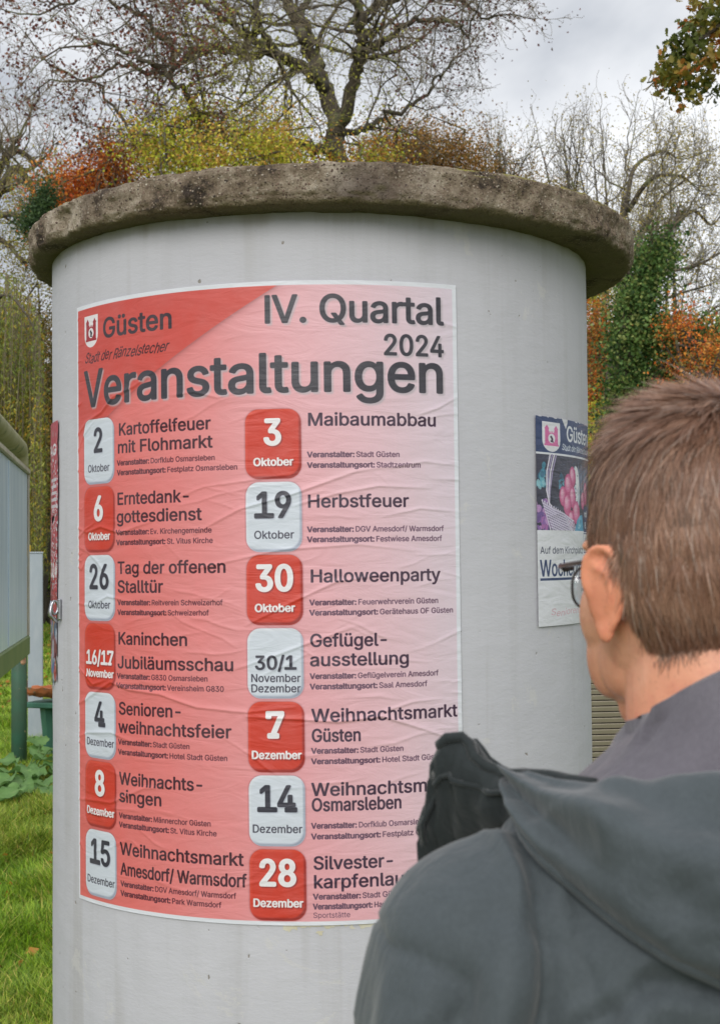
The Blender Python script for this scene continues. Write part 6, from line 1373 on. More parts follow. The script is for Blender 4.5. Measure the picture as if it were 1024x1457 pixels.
def build_trees():
    # ---- the great half-bare tree over the column
    T = Tree(7)
    Y = 25.0
    B = base_at(478, Y)
    w = lambda px, py, dy=0.0: W(px, py, Y + dy)
    fork = w(478, 215)
    T.limb([Vector(B) + Vector((0.2, 0, -0.3)), Vector(B).lerp(fork, 0.5) + Vector((0.15, 0, 0)), w(477, 235), w(476, 180, .1), w(458, 118, .2), w(443, 75, .4), (w(430, 35, .3)), w(405, -10, 0), w(392, -60, -.3)], 0.226, 0.087, 14, 2.3, start=0.55, trop=0.1, sides=14, wob=0.045)
    T.limb([w(480, 190), w(497, 128, -.5), w(512, 75, -.9), w(515, 40, -1.2), (w(503, 0, -1.5)), w(488, -50, -1.6)], 0.134, 0.069, 14, 2.2, start=0.25, wob=0.045)
    T.limb([w(462, 122), w(436, 100, -.6), w(405, 84, -1.0), w(370, 76, -1.3), w(320, 68, -1.8), w(280, 74, -2.2), w(250, 96, -2.6), w(215, 108, -2.8), w(170, 96, -3), w(120, 110, -3)], 0.113, 0.021, 24, 2.2, droop=0.35, start=0.12, wob=0.045)
    T.limb([w(440, 95), w(418, 90, -.8), w(388, 62, -1.6), (w(365, 40, -2)), w(362, 8, -2.2), w(350, -40, -2.4)], 0.080, 0.043, 14, 1.9, droop=0.25, wob=0.045)
    T.limb([w(430, 60), w(425, 20, .6), w(445, -10, .8), w(470, -60, 1)], 0.087, 0.051, 10, 1.8, wob=0.045)
    T.limb([w(476, 222), w(440, 208, -1), w(380, 206, -1.8), w(330, 196, -2.4), w(285, 165, -3), w(262, 130, -3.4), w(225, 95, -3.8), w(170, 66, -4), w(120, 62, -4)], 0.101, 0.018, 24, 2.3, droop=0.35, start=0.2, wob=0.045)
    T.limb([w(478, 200), w(510, 186, .5), w(545, 168, .9), w(585, 150, 1.2), w(612, 118, 1.3), w(640, 100, 1.5)], 0.074, 0.018, 18, 1.9, droop=0.1, wob=0.045)
    T.limb([w(505, 105), w(528, 72, -.9), w(560, 45, -1.4), w(600, 25, -1.8), w(640, 30, -2), w(672, 48, -2)], 0.085, 0.018, 18, 1.9, droop=0.25, wob=0.045)
    T.limb([w(500, 30), w(530, 10, -.6), w(590, -8, -1), w(650, 2, -1.2), w(695, 28, -1.4)], 0.076, 0.018, 16, 1.8, droop=0.25, wob=0.045)
    T.limb([w(415, 86), w(340, 40, -2.0), w(290, 5, -2.5), w(240, -40, -2.8)], 0.076, 0.026, 16, 2.0, droop=0.3, wob=0.045)
    T.limb([w(250, 96, -2.6), w(232, 50, -3.2), w(190, 15, -3.5), w(140, -5, -3.6), w(70, 10, -3.8)], 0.052, 0.018, 16, 1.9, droop=0.35, wob=0.045)
    T.limb([w(285, 165, -3), w(255, 185, -3.2), w(235, 212, -3.2), w(200, 205, -3.2), w(165, 150, -3.3), w(120, 110, -3.4), w(60, 88, -3.6)], 0.052, 0.013, 18, 1.8, droop=0.3, wob=0.045)
    root = T.finish('great_tree', 'large spreading half bare tree with a forked dark trunk rising behind the column', 'tree', B)
    xl = W(345, 0, Y).x
    rg = random.Random(4)
    left = lambda p: p.x < xl and rg.random() < 0.85
    leaves_at(T, root, 6000, 0.07, 0.062, [(0.10, 0.03, 0.025), (0.14, 0.045, 0.03), (0.07, 0.035, 0.03), (0.20, 0.07, 0.035)], 'seed_clusters', 11, 0.7, pick=left)
    leaves_at(T, root, 2400, 0.12, 0.055, [(0.10, 0.035, 0.03), (0.13, 0.05, 0.035), (0.08, 0.045, 0.035)], 'withered_leaves', 15, 0.7, pick=lambda p: p.x > W(545, 0, Y).x)
    leaves_at(T, root, 5200, 0.22, 0.05, [(0.26, 0.26, 0.05), (0.34, 0.32, 0.07), (0.20, 0.20, 0.05)], 'leaves', 12, 0.6, pick=lambda p: p.z < W(0, 90, Y).z and W(300, 0, Y).x < p.x < W(560, 0, Y).x)

    # ---- bare tree at the far left
    T = Tree(17); Y = 27.0; B = base_at(-20, Y); w = lambda px, py, dy=0.0: W(px, py, Y + dy)
    T.limb([Vector(B), w(-30, 500), w(-20, 330), w(-12, 275), w(8, 225, .3), w(30, 190)], 0.22, 0.03, 14, 2.0, start=0.5)
    T.limb([w(-15, 300), w(20, 240, -.3), w(42, 262, -.3), w(60, 298, -.3)], 0.10, 0.05, 8, 1.6)
    T.limb([w(-15, 310), w(15, 305, -.5), w(50, 312, -.6), w(88, 306, -.8)], 0.08, 0.02, 9, 1.4)
    T.limb([w(-20, 330), w(12, 348), w(35, 372, -.4), w(60, 366, -.4)], 0.07, 0.02, 9, 1.3)
    T.limb([w(8, 225), w(28, 215), w(52, 232), w(78, 258, -.3)], 0.07, 0.02, 9, 1.3)
    root = T.finish('bare_tree', 'nearly bare tree with crooked branches at the left edge', 'tree', B)
    leaves_at(T, root, 9000, 0.28, 0.05, [(0.33, 0.31, 0.06), (0.27, 0.25, 0.05), (0.22, 0.16, 0.05)], 'leaves', 3, 0.6, pick=lambda p: p.z < W(0, 255, Y).z)

    # ---- weeping willow, left: hanging strands
    Y = 18.5; B = base_at(-60, Y); T = Tree(23); rg = random.Random(9); rng = np.random.default_rng(9)
    T.limb([Vector(B), W(-70, 600, Y), W(-50, 480, Y), W(-40, 440, Y)], 0.26, 0.05, 0, 1.0)
    T.limb([W(-60, 520, Y), W(-30, 450, Y - .5), W(10, 420, Y - 1), W(40, 450, Y - 1.2)], 0.05, 0.012, 0, 1.0)
    T.limb([W(-60, 520, Y), W(-80, 430, Y - 1), W(-120, 400, Y - 1.5), W(-170, 430, Y - 2)], 0.08, 0.03, 0, 1.0)
    root = T.finish('weeping_willow', 'weeping willow with hanging green and yellow strands at the left edge', 'tree', B)
    st = MB(); LP = []
    for k in range(1000):
        px = rg.uniform(-190, 62)
        dy = rg.uniform(-1.8, 1.8)
        top = 395 + abs(px + 60) * 0.25 + rg.uniform(-25, 160) + max(px - 25, 0) * 1.0
        bot = min(top + rg.uniform(160, 460), 812 + rg.uniform(-30, 6))
        a, b_ = W(px, top, Y + dy), W(px + rg.uniform(-6, 6), bot, Y + dy)
        sway = Vector((rg.uniform(-.08, .08), rg.uniform(-.08, .08), 0))
        m_ = a.lerp(b_, .5) + sway
        st.tube([a - Vector(B), m_ - Vector(B), b_ - Vector(B)], [0.007, 0.005, 0.003], 3, False)
        n = int((a.z - b_.z) * 40)
        for i in range(n):
            t = rg.random()
            q = a.lerp(b_, t) + sway * math.sin(math.pi * t)
            LP.append((q.x - B[0] + rg.gauss(0, .035), q.y - B[1] + rg.gauss(0, .035), q.z - B[2]))
    o = st.build('strands', BARK_TWIG, root, True); o['kind'] = 'stuff'
    LP = np.array(LP)
    key = np.clip(0.45 + 0.6 * fbm(LP, 0.7, 3, 3), 0, 1)
    leaf_cards(LP, 0.062, 0.26, [(0.13, 0.17, 0.035), (0.19, 0.23, 0.045), (0.27, 0.28, 0.06), (0.38, 0.30, 0.045), (0.44, 0.26, 0.03)], 'foliage', root, seed=5, droop=0.9, shade=key)

    # ---- backdrop of small trees and shrubs on the bank, each its own
    def el(px, py, Y, rx, ry, rz):
        p = W(px, py, Y); return (tuple(p), (rx / FPX * Y, ry, rz / FPX * Y))
    bush('shrub', 'yellow green leafy tree directly behind the left half of the column', 'tree', base_at(330, 21), [el(300, 235, 21, 135, 1.4, 62), el(385, 205, 21.5, 60, 1.2, 55), el(225, 215, 21, 60, 1.2, 42), el(420, 250, 21.5, 60, 1.2, 40), el(295, 168, 22, 30, 1, 22), el(255, 185, 22, 40, 1, 30), el(345, 195, 22, 34, 1, 24)], 330, 46, 0.16, 0.05, YG + [(0.30, 0.20, 0.05), (0.42, 0.22, 0.05)], 31, stems=12, hollow=0.1)
    bush('mixed_tree', 'mixed yellow, brown and orange foliage between the red maple and the big trunk', 'tree', base_at(250, 24), [el(200, 215, 24, 60, 1.2, 55), el(300, 200, 24, 80, 1.2, 45), el(400, 225, 24, 70, 1.2, 48), el(470, 245, 24, 60, 1.2, 34), el(540, 235, 24, 50, 1.2, 40)], 260, 44, 0.2, 0.05, YG + MIX, 37, stems=9, hollow=0.05)
    bush('maple_tree', 'small orange red maple above the left end of the slab', 'tree', base_at(120, 22.5), [el(120, 268, 22.5, 62, 1.1, 50), el(160, 240, 22.5, 34, 1, 48), el(90, 300, 22.5, 45, 1.1, 50)], 190, 60, 0.16, 0.05, OR, 32, stems=8, hollow=0.15)
    bush('conifer', 'dark green conifer tip beside the left end of the slab', 'conifer', base_at(62, 21), [el(62, 300, 21, 16, .3, 24), el(68, 276, 21, 8, .2, 16), el(50, 318, 21, 24, .4, 16)], 150, 40, 0.09, 0.06, [(0.03, 0.06, 0.022), (0.045, 0.085, 0.028), (0.065, 0.11, 0.035)], 33, stems=1, hollow=0.2, aspect=0.35)
    bush('autumn_thicket', 'brownish olive thicket under the left end of the slab', 'thicket', base_at(60, 29), [el(50, 480, 29, 90, 1.5, 120), el(20, 640, 28, 110, 1.5, 150), el(75, 700, 28, 60, 1.5, 110), el(-60, 600, 29, 90, 1.5, 170), el(80, 560, 29, 60, 1.3, 130), el(-150, 620, 29, 100, 1.5, 200)], 1000, 60, 0.28, 0.055, [(0.09, 0.08, 0.025), (0.16, 0.14, 0.035), (0.24, 0.20, 0.05), (0.26, 0.17, 0.05), (0.13, 0.14, 0.035), (0.24, 0.13, 0.03)], 34, stems=16, hollow=0.0)
    bush('beech_tree', 'brown and rust coloured tree behind the middle of the slab', 'tree', base_at(600, 30), [el(590, 208, 30, 80, 1.4, 42), el(540, 225, 30, 70, 1.4, 38), el(655, 222, 30, 55, 1.4, 44), el(610, 250, 30, 120, 1.4, 60)], 420, 52, 0.22, 0.055, BRN + [(0.36, 0.17, 0.04)], 35, stems=10, hollow=0.1)
    bush('olive_tree', 'olive and rust coloured tree right of the brown one behind the slab', 'tree', base_at(745, 32), [el(730, 260, 32, 60, 1.4, 40), el(790, 290, 32, 60, 1.4, 42), el(690, 270, 32, 40, 1.2, 50)], 190, 50, 0.26, 0.052, [(0.22, 0.17, 0.05), (0.30, 0.20, 0.05), (0.16, 0.13, 0.05), (0.34, 0.17, 0.06)], 36, stems=9, hollow=0.1)
    # ---- fine bare trees, right
    for i, (px, py, topy, Y, sd, lab) in enumerate(((715, 270, 175, 31, 41, 'slender bare tree behind the slab, left of the other fine bare trees'), (805, 300, 165, 29, 42, 'bare tree with fine upright twigs right of the middle'), (860, 340, 160, 27, 43, 'tall bare tree rising behind the right end of the slab'))):
        T = Tree(sd); T.nk = {2: 4, 3: 4}; B = base_at(px, Y); w = lambda a, b, dy=0.0: W(a, b, Y + dy)
        rg = random.Random(sd)
        T.limb([Vector(B), w(px, 500), w(px, py + 40), w(px + 4, py - 20), w(px - 4, topy + 30)], 0.08, 0.012, 14, 1.5, start=0.6, trop=0.4, spread=.7, maxl=3)
        for k in range(4):
            dx = rg.uniform(-62, 62)
            T.limb([w(px, py + 60), w(px + dx * .4, py + 5, rg.uniform(-.5, .5)), w(px + dx * .8, (py + topy) / 2 + 10, rg.uniform(-1, 1)), w(px + dx * 1.15, topy + 10 + rg.uniform(0, 40) + abs(dx) * .4, rg.uniform(-1, 1))], 0.034, 0.008, 8, 1.3, trop=0.4, spread=.65, maxl=3)
        root = T.finish('slender_tree', lab, 'tree', B, bark=BARK, twig=BARK_PALE)
        leaves_at(T, root, 500, 0.2, 0.05, [(0.30, 0.26, 0.10), (0.26, 0.20, 0.08)], 'leaves', sd, 0.6)
    # ---- leaning tree on the right with long arched branches and thin yellow leaves
    T = Tree(55); Y = 22.0; B = base_at(850, Y); w = lambda a, b, dy=0.0: W(a, b, Y + dy)
    T.limb([Vector(B), w(862, 620), w(872, 500), w(885, 420), w(905, 350, .2), w(935, 290, .3), w(965, 262, .4)], 0.11, 0.015, 14, 1.6, start=0.5, trop=0.3)
    T.limb([w(878, 460), w(905, 410, -.3), w(945, 388, -.5), w(990, 378, -.6), w(1040, 350, -.7)], 0.06, 0.015, 10, 1.3, trop=0.3)
    T.limb([w(876, 480), w(915, 440, .4), w(960, 420, .5), w(1010, 405, .6)], 0.05, 0.012, 10, 1.3, trop=0.25)
    T.limb([w(885, 420), w(880, 350, .5), w(893, 270, .8), w(905, 235, 1.0), w(940, 215, 1.1), w(962, 225, 1.2)], 0.07, 0.015, 12, 1.3, trop=0.2)
    T.limb([w(893, 300), w(925, 255, -.5), w(965, 250, -.6), w(985, 262, -.6)], 0.05, 0.012, 10, 1.2, trop=0.2)
    T.limb([w(900, 370), w(950, 330, .2), w(985, 300, .2), w(1010, 320, .2), w(1030, 300, .2)], 0.05, 0.012, 12, 1.2, trop=0.2)
    T.limb([w(878, 470), w(930, 480, -.4), w(975, 465, -.4), w(1015, 440, -.4)], 0.04, 0.012, 10, 1.2, trop=0.2)
    root = T.finish('leaning_tree', 'leaning thin branched tree with sparse yellow leaves against the sky on the right', 'tree', B, twig=BARK_PALE)
    leaves_at(T, root, 8500, 0.16, 0.042, [(0.34, 0.28, 0.06), (0.28, 0.24, 0.06), (0.40, 0.30, 0.08)], 'leaves', 6, 0.45, droop=0.4)
    # ---- ivy covered trunk
    T = Tree(61); Y = 19.0; B = base_at(880, Y); w = lambda a, b, dy=0.0: W(a, b, Y + dy)
    T.limb([Vector(B), w(895, 620), w(890, 500), w(905, 420), w(925, 365), w(938, 345)], 0.22, 0.05, 4, 1.0, start=0.6)
    T.limb([w(895, 560), w(930, 540), w(965, 505), w(1000, 470)], 0.12, 0.03, 4, 0.8)
    root = T.finish('ivy_tree', 'tree trunk wrapped in dense dark green ivy right of the column', 'tree', B)
    rng = np.random.default_rng(8)
    def e2(px, py, rx, rz, dy=0.0): p = W(px, py, Y + dy); return ((p.x - B[0], p.y - B[1], p.z - B[2]), (rx / FPX * Y, 0.5, rz / FPX * Y))
    P, key = clumps(rng, [(np.array(c), r) for c, r in (e2(905, 430, 22, 50), e2(923, 388, 14, 38), e2(941, 360, 8, 18), e2(897, 490, 26, 50), e2(897, 560, 30, 60), e2(905, 640, 45, 90), e2(950, 548, 22, 8), e2(988, 500, 22, 10), e2(1005, 478, 16, 14), e2(935, 470, 20, 18))], 470, 80, 0.14, 0.05)
    leaf_cards(P, 0.048, 0.85, IVY, 'ivy', root, seed=3, shade=key, var=0.6)
    # ---- orange beech wood around it
    bush('orange_tree', 'orange and rust leaved tree between the ivy trunk and the right edge', 'tree', base_at(985, 18.2), [el(968, 462, 18.2, 24, .6, 30), el(995, 525, 18.2, 46, 1.2, 45), el(1030, 560, 18.2, 60, 1.2, 60), el(960, 575, 18.2, 34, 1, 40), el(1060, 500, 18.2, 50, 1, 50)], 300, 44, 0.13, 0.042, OR + MIX, 71, stems=9, hollow=0.1)
    bush('russet_tree', 'russet and orange tree close beside the right edge of the column', 'tree', base_at(850, 25), [el(850, 470, 25, 34, 1, 60), el(860, 560, 25, 50, 1.2, 70), el(830, 620, 25, 60, 1.2, 90), el(880, 640, 24, 60, 1.2, 80)], 460, 54, 0.2, 0.052, MIX + OR, 72, stems=9, hollow=0.05)
    bush('yellow_shrub', 'yellow green shrub low beside the right edge of the column', 'shrub', base_at(850, 20), [el(855, 610, 20, 34, .8, 50), el(835, 700, 20, 50, .9, 70), el(880, 690, 20, 60, .9, 70)], 180, 36, 0.15, 0.055, YG, 73, stems=6, hollow=0.1)
    bush('lime_tree', 'yellow leaved tree top just under the right end of the slab', 'tree', base_at(858, 29), [el(855, 402, 29, 26, .9, 34), el(835, 420, 29, 40, .9, 40), el(1040, 460, 29, 34, .9, 34)], 130, 36, 0.2, 0.062, YG, 74, stems=6, hollow=0.1)
    bush('pale_willow', 'loose yellow olive foliage between the slab end and the leaning tree', 'tree', base_at(900, 23), [el(900, 345, 23, 34, .8, 50), el(925, 300, 23, 34, .8, 40), el(880, 400, 23, 30, .8, 40), el(950, 260, 23, 26, .7, 24), el(945, 350, 23, 24, .7, 40)], 200, 34, 0.2, 0.045, [(0.32, 0.29, 0.06), (0.42, 0.36, 0.08), (0.26, 0.25, 0.06), (0.48, 0.36, 0.10)], 75, stems=5, hollow=0.0, aspect=0.35, droop=0.5)
    # ---- wood closing the view behind everything low down
    rng = np.random.default_rng(77)
    n = 170000
    x = rng.uniform(-26, 26, n); y = 36 + rng.uniform(0, 5, n)
    P = np.stack([x, y, 0 * x], 1)
    top = 6.2 + 2.4 * fbm(P * [1, 0, 0], 0.25, 3, 3) + 1.0 * fbm(P, 0.9, 2, 4)
    P[:, 2] = 1.0 + rng.random(n) ** 0.8 * top
    P += rng.normal(0, 0.1, P.shape)
    o = leaf_cards(P, 0.18, 0.65, [(0.07, 0.08, 0.025), (0.11, 0.11, 0.03), (0.16, 0.12, 0.035), (0.22, 0.15, 0.04), (0.12, 0.14, 0.04)], 'far_wood', seed=9, shade=np.clip(0.5 + fbm(P, 0.5, 3, 12), 0, 1), label='dense olive brown wood closing the view behind the road')
    tk = MB(); rg = random.Random(2)
    for k in range(60):
        xx = rg.uniform(-26, 26); yy = rg.uniform(37, 41)
        tk.tube([(xx, yy, 0.8), (xx + rg.uniform(-.3, .3), yy, 3.5), (xx + rg.uniform(-.8, .8), yy, 6.2)], [0.14, 0.1, 0.03], 6)
    o = tk.build('far_wood_trunks', BARK, None, True); tag(o, 'trunks standing in the wood behind the road', kind='stuff')
    # low bushes on the lawn edge at left behind the posts
    bush('verge_shrub', 'low bright green shrub on the verge seen between the post and the column', 'shrub', base_at(66, 24), [el(66, 822, 24, 24, .5, 20), el(30, 820, 24, 30, .5, 22)], 60, 24, 0.1, 0.07, [(0.14, 0.22, 0.03), (0.22, 0.26, 0.04), (0.34, 0.26, 0.05)], 81, stems=4, hollow=0.1)
    # ---- oak bough hanging in at the top right; its trunk stands right of the frame
    T = Tree(91); Y = 8.5; B = (4.3, 9.2, gz_(0, 9.2)); w = lambda a, b, dy=0.0: W(a, b, Y + dy)
    T.limb([Vector(B), Vector((4.3, 9.2, 2.4)), Vector((4.15, 9.1, 4.4)), Vector((3.9, 9.0, 6.2))], 0.20, 0.10, 5, 1.2, start=0.75, maxl=3)
    T.limb([Vector((4.2, 9.1, 4.2)), Vector((3.4, 8.9, 5.05)), w(1090, -10), w(1030, 30), w(990, 60), w(965, 90)], 0.05, 0.008, 0, 0.4, maxl=3)
    ends = []
    for (a, b, c, d_) in ((1050, 10, 1000, 12), (1030, 30, 975, 40), (1010, 50, 950, 60), (1000, 60, 948, 95), (985, 70, 945, 118), (975, 85, 985, 140), (1000, 60, 1010, 118), (1040, 40, 1030, 95), (1060, 20, 1015, -20), (1080, 0, 1075, 80)):
        p, q = w(a, b), w(c, d_, T.rg.uniform(-.25, .25))
        P = smooth_path([p, p.lerp(q, .5) + T.rv() * 0.02, q], 4)
        T.mid.tube(P, [0.007 - 0.0045 * i / (len(P) - 1) for i in range(len(P))], 5, False)
        ends += [P[i] for i in range(2, len(P))]
    root = T.finish('oak_tree', 'oak bough with olive and rust leaves reaching in at the top right corner', 'tree', B)
    rng = np.random.default_rng(5)
    E = np.array([tuple(e) for e in ends])
    # stronger clusters where the photograph shows leaf masses
    C = [(1000, 20), (985, 35), (1015, 45), (970, 55), (1000, 70), (962, 75), (1018, 80), (980, 95), (950, 108), (945, 122), (965, 120), (978, 138), (1000, 112), (1012, 130), (1020, 12), (990, 5), (1040, 60), (1060, 30), (1050, 100), (1080, 60), (940, 112), (955, 92), (1000, 90)]
    E2 = np.array([tuple(W(a, b, Y + rng.uniform(-.25, .25))) for a, b in C])
    P = np.concatenate([E[rng.integers(0, len(E), 420)] + rng.normal(0, 0.030, (420, 3)), E2[rng.integers(0, len(E2), 900)] + rng.normal(0, 0.045, (900, 3))]) - np.array(B)
    key = np.clip(0.35 + 0.9 * fbm(P, 4.0, 2, 7), 0, 1)
    oak_leaves(P, 0.052, [(0.08, 0.10, 0.018), (0.13, 0.14, 0.025), (0.20, 0.18, 0.03), (0.26, 0.18, 0.03), (0.36, 0.15, 0.03), (0.42, 0.11, 0.025)], root, key)

def oak_leaves(C0, size, colors, parent, shade):
    """lobed leaves, folded along the midrib"""
    rng = np.random.default_rng(14)
    n = len(C0)
    u = rand_unit(rng, n); u[:, 2] -= 0.5; u /= np.linalg.norm(u, axis=1)[:, None]
    q = rand_unit(rng, n); w = np.cross(u, q); w /= np.linalg.norm(w, axis=1)[:, None]; nn = np.cross(u, w)
    s = size * (0.6 + 0.7 * rng.random(n))[:, None]
    prof = [(0.0, 0.0), (0.15, 0.10), (0.28, 0.26), (0.40, 0.14), (0.55, 0.36), (0.68, 0.18), (0.80, 0.30), (0.92, 0.14), (1.0, 0.0)]
    cols_ = []
    V = []
    for t, h in prof: V.append(C0 + u * s * (t - .5))
    for t, h in prof: V.append(C0 + u * s * (t - .5) + w * s * h + nn * s * h * 0.45)
    for t, h in prof: V.append(C0 + u * s * (t - .5) - w * s * h + nn * s * h * 0.45)
    V = np.stack(V, 1)
    k = len(prof); m = V.shape[1]
    F = []
    i = np.arange(n)[:, None] * m
    for j in range(k - 1):
        F.append(i + [j, j + 1, k + j + 1, k + j]); F.append(i + [j + 1, j, 2 * k + j, 2 * k + j + 1])
    F = np.concatenate(F, 0)
    c = np.asarray(colors, float)
    pick = np.clip((shade + rng.normal(0, .14, n)) * len(c), 0, len(c) - 1).astype(int)
    cc = c[pick] * (0.8 + 0.4 * rng.random((n, 1)))
    o = mesh_obj('leaves', V.reshape(-1, 3), F, LEAF, parent, smooth=False, cols=np.repeat(cc, m, 0))
    o['kind'] = 'stuff'

# ================================================================== the man reading the posters
def remeshed(mb, voxel, smooth=4, fac=0.5):
    """union of closed shapes -> one continuous skin"""
    me = bpy.data.meshes.new('t'); me.from_pydata(mb.v, [], mb.f); me.update()
    o = bpy.data.objects.new('t', me); COL.objects.link(o)
    r = o.modifiers.new('r', 'REMESH'); r.mode = 'VOXEL'; r.voxel_size = voxel; r.use_smooth_shade = True
    if smooth:
        s = o.modifiers.new('s', 'SMOOTH'); s.iterations = smooth; s.factor = fac
    dg = bpy.context.evaluated_depsgraph_get(); dg.update()
    e = o.evaluated_get(dg)
    m2 = bpy.data.meshes.new_from_object(e)
    n = len(m2.vertices); V = np.empty(n * 3); m2.vertices.foreach_get('co', V); V = V.reshape(-1, 3)
    F = [tuple(p.vertices) for p in m2.polygons]
    bpy.data.objects.remove(o); bpy.data.meshes.remove(me); bpy.data.meshes.remove(m2)
    F = np.array([f for f in F if len(f) == 4])
    return V, F
def vnormals(V, F):
    a, b, c, d = V[F[:, 0]], V[F[:, 1]], V[F[:, 2]], V[F[:, 3]]
    n = np.cross(c - a, d - b)
    N_ = np.zeros_like(V)
    for k in range(4): np.add.at(N_, F[:, k], n)
    return N_ / (np.linalg.norm(N_, axis=1)[:, None] + 1e-12)

HZ = 1.594                       # height of the ear canals
HP = Vector((0, 0.02, HZ))
PLOC, PROT = Vector((0.258, 1.02, 0)), rad(13)

def seg(a, b, P):
    a, b = np.array(a), np.array(b)
    t = np.clip(((P - a) @ (b - a)) / ((b - a) @ (b - a)), 0, 1)
    return np.linalg.norm(P - (a + t[:, None] * (b - a)), axis=1), t

HEAD = [  # z, half width, front, back  (mm, about the ear axis)
 (124, 14, 8, -34), (120, 30, 34, -56), (112, 44, 52, -70), (98, 58, 70, -84), (78, 68, 83, -94), (55, 74, 91, -100), (30, 77, 95, -102),
 (8, 77.5, 94, -101), (-12, 76, 91, -97), (-30, 73, 92, -89), (-48, 69, 91, -77), (-66, 65, 91, -62), (-84, 58, 90, -44), (-100, 47, 87, -22), (-111, 34, 80, 2), (-117, 18, 68, 22)]
def head_ring(z, hw, f, b, n=44, sq=2.25):
    r = []
    cy = (f + b) / 2; ry = (f - b) / 2
    for k in range(n):
        a = 2 * math.pi * k / n
        c, s_ = math.cos(a), math.sin(a)
        x = hw * abs(c) ** (2 / sq) * (1 if c > 0 else -1)
        y = ry * abs(s_) ** (2 / sq) * (1 if s_ > 0 else -1)
        # narrower towards the face, fuller behind the ears
        t = y / ry
        x *= 1 - 0.10 * max(t, 0) ** 1.5 + 0.02 * max(-t, 0)
        r.append(Vector((x, cy + y, z)) / 1000.0)
    return r
def head_half(z, y):
    zs = [h[0] for h in HEAD][::-1]
    hw = np.interp(z, zs, [h[1] for h in HEAD][::-1]); f = np.interp(z, zs, [h[2] for h in HEAD][::-1]); b = np.interp(z, zs, [h[3] for h in HEAD][::-1])
    t = (y - (f + b) / 2) / ((f - b) / 2)
    return hw * np.clip(1 - np.abs(t) ** 2.25, 0, 1) ** (1 / 2.25)

